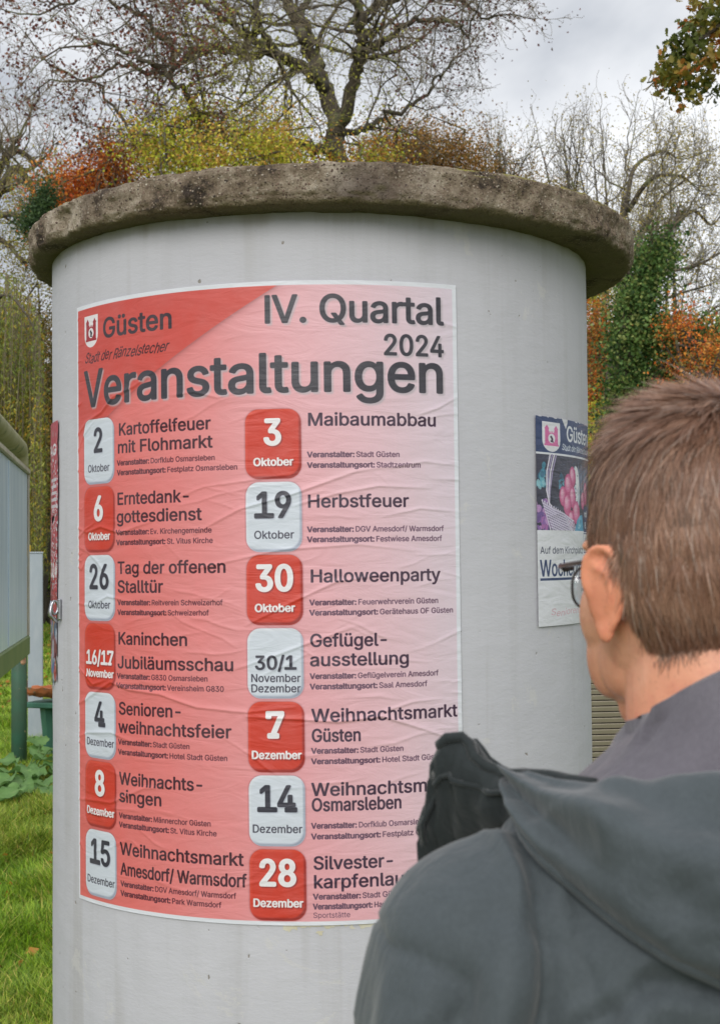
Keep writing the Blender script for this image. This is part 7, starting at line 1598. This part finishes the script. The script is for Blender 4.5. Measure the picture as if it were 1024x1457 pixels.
def build_person():
    root = empty('person', PLOC, PROT, 'man seen from behind in a grey green hooded jacket and glasses reading the posters', 'person')
    H = lambda x, y, z: HP + Vector((x, y, z)) / 1000.0
    # ---------------- body: head, neck, trunk, arms with hands, legs in one skin
    b = MB()
    b.loft([[v + HP for v in head_ring(*h)] for h in HEAD])
    # neck
    def ring(cx, cy, cz, rx, ry, n=30, tilt=0.0):
        return [Vector((cx + rx * math.cos(2 * math.pi * k / n), cy + ry * math.sin(2 * math.pi * k / n), cz + tilt * math.sin(2 * math.pi * k / n))) for k in range(n)]
    b.loft([ring(0, .01 , HZ - .02, .052, .060), ring(0, .006, HZ - .06, .061, .068), ring(0, -.002, HZ - .10, .063, .070), ring(0, -.014, HZ - .14, .067, .070), ring(0, -.03, HZ - .18, .085, .070), ring(0, -.035, HZ - .21, .12, .08)])
    # jaw corner, cheekbones, brow, nose, lips, chin, temples
    for s_ in (-1, 1):
        b.ellipsoid(H(s_ * 53, 24, -66), (.012, .034, .030))
        b.ellipsoid(H(s_ * 54, 58, -34), (.014, .030, .030))
        b.ellipsoid(H(s_ * 47, 56, -66), (.016, .032, .034))
        b.ellipsoid(H(s_ * 32, 92, 20), (.024, .010, .009))
        b.capsule(H(s_ * 40, -35, -60), H(s_ * 18, 30, -175), .014, .012, 12)   # neck muscle
    b.capsule(H(0, 97, 10), H(0, 118, -30), .009, .014, 14)
    for s_ in (-1, 1): b.ellipsoid(H(s_ * 12, 106, -33), (.010, .012, .009))
    b.ellipsoid(H(0, 96, -57), (.024, .012, .007)); b.ellipsoid(H(0, 95, -67), (.021, .012, .008))
    b.ellipsoid(H(0, 84, -96), (.022, .016, .017))
    b.capsule(H(0, 48, -98), H(0, 14, -165), .036, .034, 18)
    b.ellipsoid(H(0, 38, -104), (.046, .044, .030))
    # ears
    for s_ in (-1, 1):
        yaw = Matrix.Rotation(s_ * rad(-26), 3, 'Z') @ Matrix.Rotation(rad(-10), 3, 'X')
        ce = H(s_ * 82, -14, -16)
        def E_(y, z, x=0): return ce + yaw @ Vector((s_ * x, y, z)) / 1000.0
        b.ellipsoid(ce, (.0028, .0165, .030), yaw)
        b.ellipsoid(E_(8, -4, -7), (.009, .013, .022), yaw)
        rim = [E_(15, 2, 0), E_(16, 16, 1), (E_(10, 28, 2)), E_(-1, 33.5, 2.5), E_(-13, 29, 3), E_(-19, 16, 3), E_(-18, 0, 2), E_(-12, -16, 1), E_(-2, -27, 0), E_(8, -30, -1), E_(12, -22, -2)]
        rp = smooth_path(rim, 4)
        for p, q in zip(rp[:-1], rp[1:]): b.capsule(p, q, .0033, .0033, 8, 3)
        b.ellipsoid(E_(4, -28, 0), (.0036, .0080, .0085), yaw)
        an = smooth_path([E_(4, 20, 2), E_(-7, 14, 3), E_(-9, 0, 3), E_(-3, -12, 2)], 3)
        for p, q in zip(an[:-1], an[1:]): b.capsule(p, q, .0026, .0026, 8, 3)
    # trunk
    b.loft([ring(0, -.035, 1.43, .09, .08), ring(0, -.035, 1.385, .145, .10), ring(0, -.03, 1.31, .17, .115), ring(0, -.02, 1.2, .165, .12), ring(0, -.015, 1.08, .16, .12), ring(0, -.02, .98, .172, .125), ring(0, -.025, .9, .165, .12), ring(0, -.02, .84, .12, .09)])
    arms = {}
    for s_ in (-1, 1):
        sh = Vector((s_ * .180, -.035, 1.345)); el = Vector((s_ * .238, -.05, 1.07)); wr = Vector((s_ * .258, .03, .84))
        arms[s_] = (sh, el, wr)
        b.capsule(sh, el, .052, .042, 18); b.capsule(el, wr, .042, .027, 18)
        d = (wr - el).normalized()
        palm = wr + d * .055 + Vector((0, .006, 0))
        b.capsule(wr, palm, .026, .030, 14)
        b.ellipsoid(palm + d * .01, (.017, .040, .046), Matrix.Rotation(rad(-12), 3, 'X'))
        for k, (ln, oy) in enumerate(((.070, .026), (.078, .009), (.073, -.009), (.058, -.026))):
            p0 = palm + d * .045 + Vector((0, oy, 0)) ; p1 = p0 + (d + Vector((-s_ * .12, 0.06, 0))) * ln * .45
            p2 = p1 + (d + Vector((-s_ * .38, .02, 0))).normalized() * ln * .30; p3 = p2 + (d + Vector((-s_ * .7, 0, 0))).normalized() * ln * .25
            b.capsule(p0, p1, .0092, .0086, 10, 3); b.capsule(p1, p2, .0086, .0080, 10, 3); b.capsule(p2, p3, .0080, .0070, 10, 3)
        t0 = palm + Vector((-s_ * .006, .030, .012)); t1 = t0 + d * .030 + Vector((-s_ * .004, .026, 0)); t2 = t1 + d * .03 + Vector((-s_ * .006, .006, 0))
        b.capsule(palm - d * .02, t0, .018, .014, 10, 3); b.capsule(t0, t1, .012, .0105, 10, 3); b.capsule(t1, t2, .0105, .009, 10, 3)
        hip = Vector((s_ * .09, -.02, .88)); kn = Vector((s_ * .105, .0, .48)); an_ = Vector((s_ * .11, -.03, .08))
        b.capsule(hip, kn, .082, .055, 18); b.capsule(kn, an_, .053, .035, 18); b.capsule(an_, an_ + Vector((s_ * .01, .16, -.03)), .04, .035, 14)
    V, F = remeshed(b, 0.0025, 4)
    # pores and slight unevenness
    Nn = vnormals(V, F)
    V = V + Nn * (fbm(V, 60, 2, 3) * 0.0003)[:, None]
    m, nt, bs, out = mat_new('skin')
    setp(bs, rough=0.5, spec=0.35)
    f = noise_of(nt, 22, 5, 0.6)
    c = ramp_of(nt, f, [(0.25, (0.60, 0.27, 0.165)), (0.5, (0.69, 0.335, 0.21)), (0.8, (0.74, 0.39, 0.26))])
    c = mixc(nt, ramp_of(nt, noise_of(nt, 60, 5, 0.7), [(0.5, (0, 0, 0)), (0.7, (0.45, 0.45, 0.45))]), c, (0.55, 0.20, 0.14))
    c = mixc(nt, ramp_of(nt, noise_of(nt, 420, 2, 0.5), [(0.62, (0, 0, 0)), (0.7, (0.35, 0.35, 0.35))]), c, (0.34, 0.16, 0.10))
    at = N(nt, 'ShaderNodeAttribute', attribute_name='tint')
    c = mixc(nt, 1.0, c, at.outputs['Color'], 'MULTIPLY')
    Lk(nt, c, bs.inputs['Base Color'])
    bs.inputs['Subsurface Weight'].default_value = 0.12
    bs.inputs['Subsurface Radius'].default_value = (0.012, 0.004, 0.002)
    bs.inputs['Subsurface Scale'].default_value = 1.0
    n1 = bump_to(nt, bs, noise_of(nt, 300, 3, 0.6), 0.25, 0.0006)
    bump_to(nt, bs, noise_of(nt, 45, 4, 0.6, vscale=(1, 1, 1.8)), 0.25, 0.002, n1)
    # redder ears, neck slightly ruddy
    L = (V - np.array(HP)) * 1000
    hh = head_half(L[:, 2], L[:, 1])
    ear = (np.abs(L[:, 0]) > np.maximum(hh, 60) + 2.5) & (L[:, 2] > -60) & (L[:, 2] < 40) & (np.abs(L[:, 1] + 12) < 36)
    tint = np.ones((len(V), 3)); tint[ear] = (1.02, 0.84, 0.78)
    nk = np.clip((-L[:, 2] - 60) / 60, 0, 1)[:, None]
    tint = tint * (1 - nk) + np.array((1.05, 0.90, 0.86)) * nk
    mesh_obj('body', V, F, m, root, cols=tint)

    # ---------------- hair
    def hairline(y):
        return np.interp(y, [-115, -72, -56, -44, -33, -24, -12, 4, 12, 20, 30, 42, 52, 64, 96], [-93, -92, -80, -60, -34, -8, 20, 22, -14, -20, 24, 30, 52, 72, 84])
    jag = fbm(L, 1 / 9.0, 2, 4) * 9
    hk = (L[:, 2] > hairline(L[:, 1]) + jag) & (L[:, 2] > -105) & ~ear & (np.abs(L[:, 0]) < hh + 9)
    Fh = F[hk[F].all(1)]
    idx = np.unique(Fh); remap = -np.ones(len(V), int); remap[idx] = np.arange(len(idx))
    full = 0.0062 * np.clip((L[:, 2] - hairline(L[:, 1])) / 55.0, 0.10, 1.0) * (1 + 0.8 * np.clip((L[:, 2] - 60) / 60, 0, 1))
    whorl = np.array([0.0, -62.0, 108.0])
    lump = fbm(L * [1, 1, 0.35], 1 / 16.0, 3, 44)
    Vc = V + Nn * (full * (0.40 + 0.4 * lump) + 0.0006)[:, None]
    mh, nt, bs, out = mat_new('hair_brown'); setp(bs, rough=0.42, spec=0.45)
    at = N(nt, 'ShaderNodeAttribute', attribute_name='tint'); Lk(nt, at.outputs['Color'], bs.inputs['Base Color'])
    bs.inputs['Anisotropic'].default_value = 0.4
    cc = np.tile(np.array((0.12, 0.072, 0.05)), (len(idx), 1))
    mesh_obj('hair_underlayer', Vc[idx], remap[Fh], mh, root, cols=cc)
    # strands
    rng = np.random.default_rng(12)
    hs = (L[:, 2] > hairline(L[:, 1]) - 13 + jag) & (L[:, 2] > -118) & ~ear & (np.abs(L[:, 0]) < hh + 9)
    tri = F[hs[F].all(1)]
    a, b1, c1 = V[tri[:, 0]], V[tri[:, 1]], V[tri[:, 3]]
    area = np.linalg.norm(np.cross(b1 - a, c1 - a), axis=1)
    zc = L[tri].mean(1)
    keep = np.clip((zc[:, 2] - hairline(zc[:, 1]) + 13) / 18.0, 0.03, 1) ** 1.6
    n = 66000
    fi = rng.choice(len(tri), n, p=area * keep / (area * keep).sum())
    r1, r2 = rng.random((n, 1)), rng.random((n, 1))
    P0 = a[fi] + (b1 - a)[fi] * r1 + (c1 - a)[fi] * r2
    NN = Nn[tri[fi, 0]]
    Lp = (P0 - np.array(HP)) * 1000
    D = Lp - whorl; D[:, 2] -= 26                    # away from the crown whorl, falling
    swirl = np.cross(NN, D); D = D + swirl * 0.25
    D -= NN * (D * NN).sum(1)[:, None]; D /= np.linalg.norm(D, axis=1)[:, None] + 1e-9
    # locks: neighbours lean the same way
    cell = np.floor(Lp / 7.0 + 0.3 * fbm(Lp, 1 / 10.0, 2, 2)[:, None])
    hsh = lambda s_: _hash(cell[:, 0], cell[:, 1], cell[:, 2], s_)
    side = np.cross(NN, D)
    lockn = fbm(Lp, 1 / 13.0, 2, 91)
    D = D + side * ((hsh(1) - 0.5) * 0.30 + lockn * 0.55 + rng.normal(0, 0.30, n))[:, None]
    up = 0.18 + 0.14 * (hsh(2)) + 0.08 * rng.random(n) + 0.35 * np.clip((Lp[:, 2] - 70) / 50, 0, 1) * (0.4 + hsh(4))
    above = np.clip((Lp[:, 2] - hairline(Lp[:, 1])) / 60.0, 0.0, 1.0)
    Ls = (10 + 14 * above + 8 * np.clip((Lp[:, 2] - 60) / 50, 0, 1)) / 1000 * (0.6 + 0.6 * rng.random(n) + 0.5 * (rng.random(n) > 0.96)) * (0.8 + 0.4 * hsh(3)) * np.clip(0.35 + (Lp[:, 2] - hairline(Lp[:, 1]) + 13) / 26.0, 0.3, 1)
    T = D + NN * up[:, None]; T /= np.linalg.norm(T, axis=1)[:, None]
    ns = 4
    wid = (0.00022 + 0.00026 * rng.random(n))
    SW = np.cross(T, NN + rng.normal(0, 0.35, (n, 3))); SW /= np.linalg.norm(SW, axis=1)[:, None] + 1e-9
    P0 = P0 + NN * (full[tri[fi, 0]] * 0.30)[:, None]
    rows = []
    for k in range(ns + 1):
        t = k / ns
        Pk = P0 + T * (Ls * t)[:, None] - NN * (Ls * 0.32 * t * t)[:, None] * (1 - 0.6 * np.clip((Lp[:, 2:3] - 80) / 40, 0, 1)) - np.array([0, 0, 1]) * (Ls * 0.16 * t * t)[:, None] * (Lp[:, 2:3] < 90)
        ww = wid * (1 - 0.75 * t)
        rows.append(Pk - SW * ww[:, None]); rows.append(Pk + SW * ww[:, None])
    Vh = np.stack(rows, 1).reshape(-1, 3)
    i = np.arange(n)[:, None] * (2 * (ns + 1))
    Fq = np.concatenate([i + [2 * k, 2 * k + 1, 2 * k + 3, 2 * k + 2] for k in range(ns)], 0)
    base = np.array((0.22, 0.108, 0.066)); light = np.array((0.55, 0.34, 0.235)); dark = np.array((0.09, 0.044, 0.028))
    tt = np.clip(0.35 * rng.random(n) + 0.35 * hsh(5) + 0.35 * lockn - 0.12, 0, 1)[:, None]
    col = base * (1 - tt) + light * tt
    dk = (rng.random(n) < 0.25)[:, None] * 0.6
    col = col * (1 - dk) + dark * dk
    grey = (rng.random(n) < 0.05)[:, None]
    col = np.where(grey, np.array((0.46, 0.36, 0.30)), col)
    o = mesh_obj('hair', Vh, Fq, mh, root, cols=np.repeat(col, 2 * (ns + 1), 0)); o['kind'] = 'stuff'

    # ---------------- jacket
    j = MB()
    def rg_(cx, cy, cz, rx, ry, n=40, sq=2.4, tilt=0):
        o_ = []
        for k in range(n):
            a_ = 2 * math.pi * k / n; c_, s_ = math.cos(a_), math.sin(a_)
            o_.append(Vector((cx + rx * abs(c_) ** (2 / sq) * (1 if c_ > 0 else -1), cy + ry * abs(s_) ** (2 / sq) * (1 if s_ > 0 else -1), cz + tilt * s_)))
        return o_
    j.loft([rg_(0, -.035, 1.465, .070, .075), rg_(0, -.038, 1.44, .105, .088), rg_(0, -.042, 1.405, .145, .108), rg_(0, -.045, 1.365, .178, .128), rg_(0, -.042, 1.30, .198, .145), rg_(0, -.035, 1.22, .205, .150), rg_(0, -.03, 1.08, .205, .152), rg_(0, -.03, .93, .215, .155), rg_(0, -.03, .80, .222, .158), rg_(0, -.03, .755, .220, .156)])
    for s_ in (-1, 1):
        sh, el, wr = arms[s_]
        sh2 = sh + Vector((s_ * .004, -.008, -.012))
        j.capsule(Vector((s_ * .075, -.04, 1.405)), sh2 + Vector((s_ * 0.002, 0, .004)), .050, .078, 24)
        j.capsule(sh2, sh2.lerp(el, .5) + Vector((s_ * .012, 0, 0)), .083, .077, 24); j.capsule(sh2.lerp(el, .5) + Vector((s_ * .012, 0, 0)), el, .077, .068, 24)
        j.capsule(el, wr, .068, .050, 24)
    Vj, Fj = remeshed(j, 0.0052, 18)
    # one level finer where it is looked at closely
    Nj = vnormals(Vj, Fj)
    P = Vj
    d = fbm(P * [1, 1, .6], 7, 3, 3) * 0.006 + fbm(P, 20, 3, 5) * 0.0026 + 0.005 * (1 - np.abs(fbm(P * [1, 1, .5], 13, 2, 15)) * 5).clip(0, 1) - 0.003 * (1 - np.abs(fbm(P * [.7, .7, 1], 21, 2, 35)) * 7).clip(0, 1)
    # drag folds running down the back of the left sleeve and shoulder
    for (a_, b_, h, w) in (((-.13, -.16, 1.33), (-.10, -.19, 1.10), .010, .010), ((-.165, -.14, 1.30), (-.15, -.17, 1.05), .008, .012), ((-.07, -.17, 1.30), (-.05, -.19, 1.02), .008, .012), ((-.20, -.11, 1.36), (-.235, -.12, 1.16), .007, .014), ((-.25, -.08, 1.33), (-.285, -.08, 1.12), .006, .014),
                           ((.1, -.17, 1.3), (.12, -.19, 1.05), .008, .012), ((-.03, -.17, 1.22), (.02, -.19, 1.0), .006, .012), ((-.19, -.13, 1.22), (-.1, -.18, 1.14), .007, .011)):
        q, t = seg((a_[0], 0, a_[2]), (b_[0], 0, b_[2]), P * [1, 0, 1])
        e = np.sin(np.pi * np.clip(t, 0.02, .98)) ** .5
        d += 2.3 * sstep(0.0, -0.05, P[:, 1]) * h * e * (np.exp(-(q / w) ** 2) - 0.6 * np.exp(-((q - 1.6 * w) / (w * .8)) ** 2))
    # yoke seam across the back and the sleeve seam: narrow channels
    def channel(q, w=.0055, h=.0065): return -h * np.exp(-(q / w) ** 2) + h * .5 * np.exp(-((np.abs(q) - w * 2.3) / w) ** 2)
    yoke = P[:, 2] - (1.335 + 0.10 * np.abs(P[:, 0]) - 0.9 * np.clip(np.abs(P[:, 0]) - .12, 0, 1))
    bk = sstep(0.02, -0.04, P[:, 1])
    d += channel(yoke) * bk
    for s_ in (-1, 1):
        sp = (P[:, 0] * s_ - (0.172 + 0.10 * np.clip(1.38 - P[:, 2], 0, .25)))
        d += channel(sp, .0055, .006) * (P[:, 2] > 1.12) 
    Vj = P + Nj * d[:, None]
    def fabric(name, c1, c2, rough=0.62, weave=900):
        m, nt, bs, out = mat_new(name); setp(bs, rough=rough, spec=0.4)
        f = noise_of(nt, 9, 5, 0.6); c = ramp_of(nt, f, [(0.3, c1), (0.7, c2)])
        c = mixc(nt, ramp_of(nt, noise_of(nt, 260, 2, 0.6), [(0.35, (0.0, 0.0, 0.0)), (0.8, (0.22, 0.22, 0.22))]), c, tuple(min(x * 1.5, 1) for x in c2))
        Lk(nt, c, bs.inputs['Base Color'])
        bs.inputs['Sheen Weight'].default_value = 0.2; bs.inputs['Specular IOR Level'].default_value = 0.2
        n1 = bump_to(nt, bs, noise_of(nt, weave, 2, 0.5), 0.2, 0.0006)
        n2 = bump_to(nt, bs, noise_of(nt, 26, 4, 0.55, vscale=(1, 1, .6), dist=.6), 0.5, 0.008, n1)
        n3 = bump_to(nt, bs, noise_of(nt, 9, 3, 0.5, vscale=(1.6, 1.6, .5), dist=0.9), 0.25, 0.015, n2)
        return m
    shell = fabric('jacket_shell', JK1, JK2, 0.72)
    mesh_obj('jacket', Vj, Fj, shell, root)
    bvh = BVHTree.FromPolygons([Vector(v) for v in Vj], [tuple(int(x) for x in f) for f in Fj])
    # ---------------- hood lying folded on the shoulders
    C0 = Vector((0, -0.02, 1.315))
    def on_jacket(dirv, off):
        hit = bvh.ray_cast(C0 + dirv.normalized() * 0.9, -dirv.normalized())
        p = hit[0] if hit[0] is not None else C0 + dirv * .15
        return p + dirv.normalized() * off
    def hood_pt(az, t, lift=0.0):
        """az: 0 = middle of the back, +-1 = over the shoulders to the front; t: 0 collar .. 1 hem"""
        ang = az * rad(128)
        hx, hy = -math.sin(ang), -math.cos(ang)      # az>0 -> left shoulder (-x)
        back = max(math.cos(ang), 0)
        side = abs(math.sin(ang))
        el0 = rad(50 if back > 0 else 50) - rad(9) * (1 - back)
        el1 = rad(3 + 36 * (1 - back) ** 0.75)
        e = el0 + (el1 - el0) * t
        dv = Vector((hx * math.cos(e), hy * math.cos(e), math.sin(e)))
        return dv
    nA, nT = 150, 46
    outer, inner = [], []
    rgn = random.Random(3)
    for i in range(nA + 1):
        az = -1 + 2 * i / nA
        for k in range(nT + 1):
            t = k / nT
            dv = hood_pt(az, t)
            ang = az * rad(128)
            puff = (0.030 + 0.022 * max(math.cos(ang), 0)) * math.sin(math.pi * min(t * .84 + .16, 1)) ** 0.6
            puff *= min(1, (1 - t) / .06 + .42) if t > .9 else 1
            # soft folds running round the hood
            fold = 0.008 * math.sin(6.5 * t * 2 + 2.4 * az + 1.1 * math.sin(3 * az)) * math.sin(math.pi * t) + 0.0035 * math.sin(14 * az + 5 * t) * math.sin(math.pi * t)
            tipf = 0.0
            outer.append(on_jacket(dv, puff + fold + 0.004 + tipf))
            inner.append(on_jacket(dv, 0.001))
    nT1 = nT + 1
    faces = []
    for i in range(nA):
        for k in range(nT):
            a_ = i * nT1 + k
            faces.append((a_, a_ + 1, a_ + nT1 + 1, a_ + nT1))
    off = len(outer)
    for i in range(nA):
        for k in range(nT):
            a_ = off + i * nT1 + k
            faces.append((a_, a_ + nT1, a_ + nT1 + 1, a_ + 1))
    for i in range(nA):
        for k in (0, nT):
            a_, b_ = i * nT1 + k, (i + 1) * nT1 + k
            faces.append((a_, b_, b_ + off, a_ + off) if k == 0 else (a_, a_ + off, b_ + off, b_))
    for i in (0, nA):
        for k in range(nT):
            a_ = i * nT1 + k
            faces.append((a_, a_ + 1, a_ + 1 + off, a_ + off))
    Vh = np.array([tuple(v) for v in outer + inner])
    Vh[:len(outer)] += (fbm(Vh[:len(outer)], 16, 3, 9) * 0.007 + 0.004 * (1 - np.abs(fbm(Vh[:len(outer)], 15, 2, 19)) * 5).clip(0, 1))[:, None] * (Vh[:len(outer)] - np.array(C0)) / 0.2
    hood = mesh_obj('hood', Vh.tolist(), faces, shell, root)
    # hem cord channel: a rolled edge along the hood's hem
    hb = MB(); pts = [Vector(Vh[i * nT1 + nT - 1]) + (Vector(Vh[i * nT1 + nT - 1]) - C0).normalized() * -0.004 for i in range(0, nA + 1, 2)]
    hb.tube(pts, 0.0055, 8); hb.build('hood_hem', shell, root, True)
    # ---------------- standing front edge of the hood/collar over the left shoulder (bunched, dark lining)
    lining = fabric('jacket_lining', (0.013, 0.017, 0.018), (0.024, 0.030, 0.031), 0.75)
    for s_ in (-1, 1):
        ft = MB()
        A = []
        # path runs from the neck side outward/forward along the shoulder, standing up
        base_pts = [Vector((s_ * .120, -.055, 1.415)), Vector((s_ * .140, -.015, 1.41)), Vector((s_ * .160, .030, 1.40)), Vector((s_ * .170, .070, 1.37)), Vector((s_ * .170, .100, 1.32)), Vector((s_ * .160, .115, 1.26)), Vector((s_ * .15, .125, 1.20))]
        top_pts = [Vector((s_ * .115, -.055, 1.450)), Vector((s_ * .140, -.015, 1.452)), Vector((s_ * .158, .020, 1.450)), Vector((s_ * .186, .045, 1.473)), Vector((s_ * .194, .066, 1.428)), Vector((s_ * .195, .090, 1.36)), Vector((s_ * .185, .120, 1.26))]
        Bp, Tp = smooth_path(base_pts, 5), smooth_path(top_pts, 5)
        rings = []
        for q, (p, t) in enumerate(zip(Bp, Tp)):
            r = []
            dd = (t - p); L_ = dd.length; dd.normalize()
            nrm = Vector((s_ * .9, -.45, .1)).normalized(); nrm = (nrm - dd * nrm.dot(dd)).normalized()
            prof = [(0, 0), (.25, .007), (.5, .012), (.75, .013), (.93, .010), (1.0, .003), (1.0, -.004), (.93, -.011), (.75, -.013), (.5, -.010), (.25, -.008)]
            for a_, w_ in prof:
                wob = 0.0036 * math.sin(q * 1.9 + a_ * 4) + 0.0024 * math.sin(q * 1.1 + a_ * 13 + 2) + 0.0008 * math.sin(q * 3.7 + a_ * 5)
                r.append(p + dd * (L_ * a_) + nrm * (w_ * 1.1 + wob * (1 if w_ > 0 else .6)))
            rings.append(r)
        ft.loft(rings)
        o = ft.build('collar_flap', lining, root, True)
        ed = MB(); ed.tube([r[5] + (r[5] - r[3]).normalized() * .001 for r in rings], 0.0042, 8); ed.build('flap_piping', lining, root, True)
        for k in (3, 7):
            ed = MB(); ed.tube([r[k] for r in rings], 0.0022, 6); ed.build('flap_seam', lining, root, True)
    # ---------------- stand collar round the neck: dull mauve grey inner cloth
    cm = fabric('collar_cloth', CL1, CL2, 0.6)
    cb = MB(); rings = []
    prof = [(0.0, .172, .130, 1.385), (.12, .156, .124, 1.415), (.28, .132, .114, 1.442), (.45, .106, .100, 1.467), (.62, .082, .084, 1.492), (.80, .0735, .080, 1.508), (.93, .070, .078, 1.521), (1.0, .0665, .075, 1.524), (.97, .062, .070, 1.519), (.8, .063, .070, 1.500), (.6, .066, .072, 1.48)]
    nA2 = 96
    for q, (t, rx, ry, z) in enumerate(prof):
        r = []
        for k in range(nA2):
            a_ = 2 * math.pi * k / nA2
            c_, s_ = math.cos(a_), math.sin(a_)
            zz = z - 0.026 * t + 0.034 * (-s_) * t + 0.004 * c_ * t
            wr = 0.004 * math.sin(5 * a_ + 9 * t) * math.sin(math.pi * min(t, 1)) + 0.003 * math.sin(11 * a_ - 14 * t + 1) + 0.002 * math.sin(19 * a_ + 22 * t + 2 * math.sin(4 * a_))
            r.append(Vector(((rx + wr) * c_, -.030 + (ry + wr) * s_ + 0.012 * t, zz + 0.004 * math.sin(3 * a_ + 1))))
        rings.append(r)
    cb.loft(rings, cap=False)
    cb.build('collar', cm, root, True)
    # ---------------- trousers and shoes
    tb = MB()
    tb.loft([ring(0, -.03, 1.0, .178, .128), ring(0, -.03, .93, .188, .134), ring(0, -.03, .86, .178, .128), ring(0, -.03, .82, .12, .1)])
    for s_ in (-1, 1):
        hip = Vector((s_ * .092, -.03, .87)); kn = Vector((s_ * .108, -.005, .48)); an_ = Vector((s_ * .112, -.035, .11))
        tb.capsule(hip, kn, .098, .072, 20); tb.capsule(kn, an_, .072, .062, 20); tb.loft([ring(s_ * .112, -.03, .16, .064, .064), ring(s_ * .112, -.025, .055, .066, .070)])
    Vt, Ft = remeshed(tb, 0.009, 6)
    Nt_ = vnormals(Vt, Ft); Vt = Vt + Nt_ * (fbm(Vt * [1, 1, 1.6], 9, 3, 4) * 0.006)[:, None]
    mesh_obj('trousers', Vt, Ft, simple('dark_denim', (0.03, 0.036, 0.055), (0.045, 0.052, 0.075), 0.85, 30, bump=0.3, bdist=0.001), root)
    black = simple('black_leather', (0.02, 0.018, 0.016), (0.03, 0.027, 0.025), 0.4, 20, bump=0.2, bdist=0.001)
    for s_ in (-1, 1):
        sb = MB(); c = Vector((s_ * .117, 0, 0))
        rings = []
        for y, hw, h in ((-.100, .026, .060), (-.085, .036, .085), (-.04, .040, .095), (.01, .042, .088), (.06, .047, .068), (.11, .049, .052), (.15, .044, .044), (.175, .030, .034), (.185, .014, .022)):
            rings.append([c + Vector((hw * math.cos(2 * math.pi * k / 20), y, .022 + (h / 2) * (1 + math.sin(2 * math.pi * k / 20)))) for k in range(20)])
        sb.loft(rings); sh_o = sb.build('shoe', black, root, True)
        so = MB(); pts = []
        prof = [(y, hw + .004) for y, hw, h in ((-.104, .022, 0), (-.085, .037, 0), (-.04, .040, 0), (.01, .040, 0), (.06, .047, 0), (.11, .050, 0), (.15, .045, 0), (.178, .032, 0), (.19, .012, 0))]
        out_ = [c + Vector((w, y, 0)) for y, w in prof] + [c + Vector((-w, y, 0)) for y, w in prof[::-1]]
        so.loft([[p + Vector((0, 0, .002)) for p in out_], [p + Vector((0, 0, .026)) for p in out_]]); so.build('sole', simple('rubber_sole', (0.03, 0.03, 0.03), rough=0.8), sh_o)
    # ---------------- glasses
    g = empty('glasses', PLOC, PROT, 'dark framed glasses worn by the man, left lens jutting past his cheek', 'glasses')
    fr = simple('dark_frame', (0.02, 0.018, 0.02), (0.03, 0.03, 0.032), 0.3, 20, bump=0)
    m, nt, bs, out = mat_new('lens_glass')
    bs.inputs['Roughness'].default_value = 0.03
    tp = N(nt, 'ShaderNodeBsdfTransparent'); tp.inputs[0].default_value = (0.93, 0.95, 0.97, 1)
    gl = N(nt, 'ShaderNodeBsdfGlossy'); gl.inputs['Roughness'].default_value = 0.03
    mg = N(nt, 'ShaderNodeMixShader', inp={0: 0.10})
    Lk(nt, tp.outputs[0], mg.inputs[1]); Lk(nt, gl.outputs[0], mg.inputs[2]); Lk(nt, mg.outputs[0], out.inputs['Surface'])
    lens_m = m
    for s_ in (-1, 1):
        cx, cy, cz = s_ * 33, 116, -7
        def lp(a_, k=1.0):
            x = cx + 27 * k * math.copysign(abs(math.cos(a_)) ** .75, math.cos(a_)); z = cz + 19 * k * math.copysign(abs(math.sin(a_)) ** .75, math.sin(a_))
            return H(x, cy - 0.010 * (abs(x)) ** 1.75 * 1.0, z + cz)
        rim = MB(); pts = [lp(2 * math.pi * k / 40) for k in range(41)]; rim.tube(pts, 0.0011, 8, False); rim.build('rim', fr, g, True)
        ln = MB(); rings = [[lp(2 * math.pi * k / 40, q) + Vector((0, dy, 0)) for k in range(40)] for q, dy in ((.03, .0008), (.5, .0008), (.97, .0006), (.97, -.0006), (.5, -.0008), (.03, -.0008))]
        ln.loft(rings); ln.build('lens', lens_m, g, True)
        tm = MB(); x1 = s_ * 62
        pt = [H(x1 - s_ * 3, 103, 2), H(s_ * 69, 101, 3), H(s_ * 75, 88, 4), H(s_ * 78, 50, 6), H(s_ * 79, 22, 7), H(s_ * 78, 4, 6), H(s_ * 76, -8, 2), H(s_ * 75, -14, -6)]
        P = smooth_path(pt, 4); tm.tube(P, [.0019] * 8 + [.0017] * (len(P) - 8), 8); tm.build('temple', fr, g, True)
        hb = MB(); hb.box(H(s_ * 66, 101, 2), (.008, .005, .006), None, .002); hb.build('hinge', fr, g)
    br = MB(); br.tube([H(-7, 116, -2), H(0, 121, 1), H(7, 116, -2)], .0018, 8); br.build('bridge', fr, g, True)
JK1, JK2 = (0.050, 0.061, 0.067), (0.066, 0.079, 0.086)
CL1, CL2 = (0.098, 0.090, 0.106), (0.132, 0.122, 0.14)

# ================================================================== build everything
build_ground()
build_column()
build_trees()
build_left()
build_burdock()
build_grass()
build_posters()
build_person()
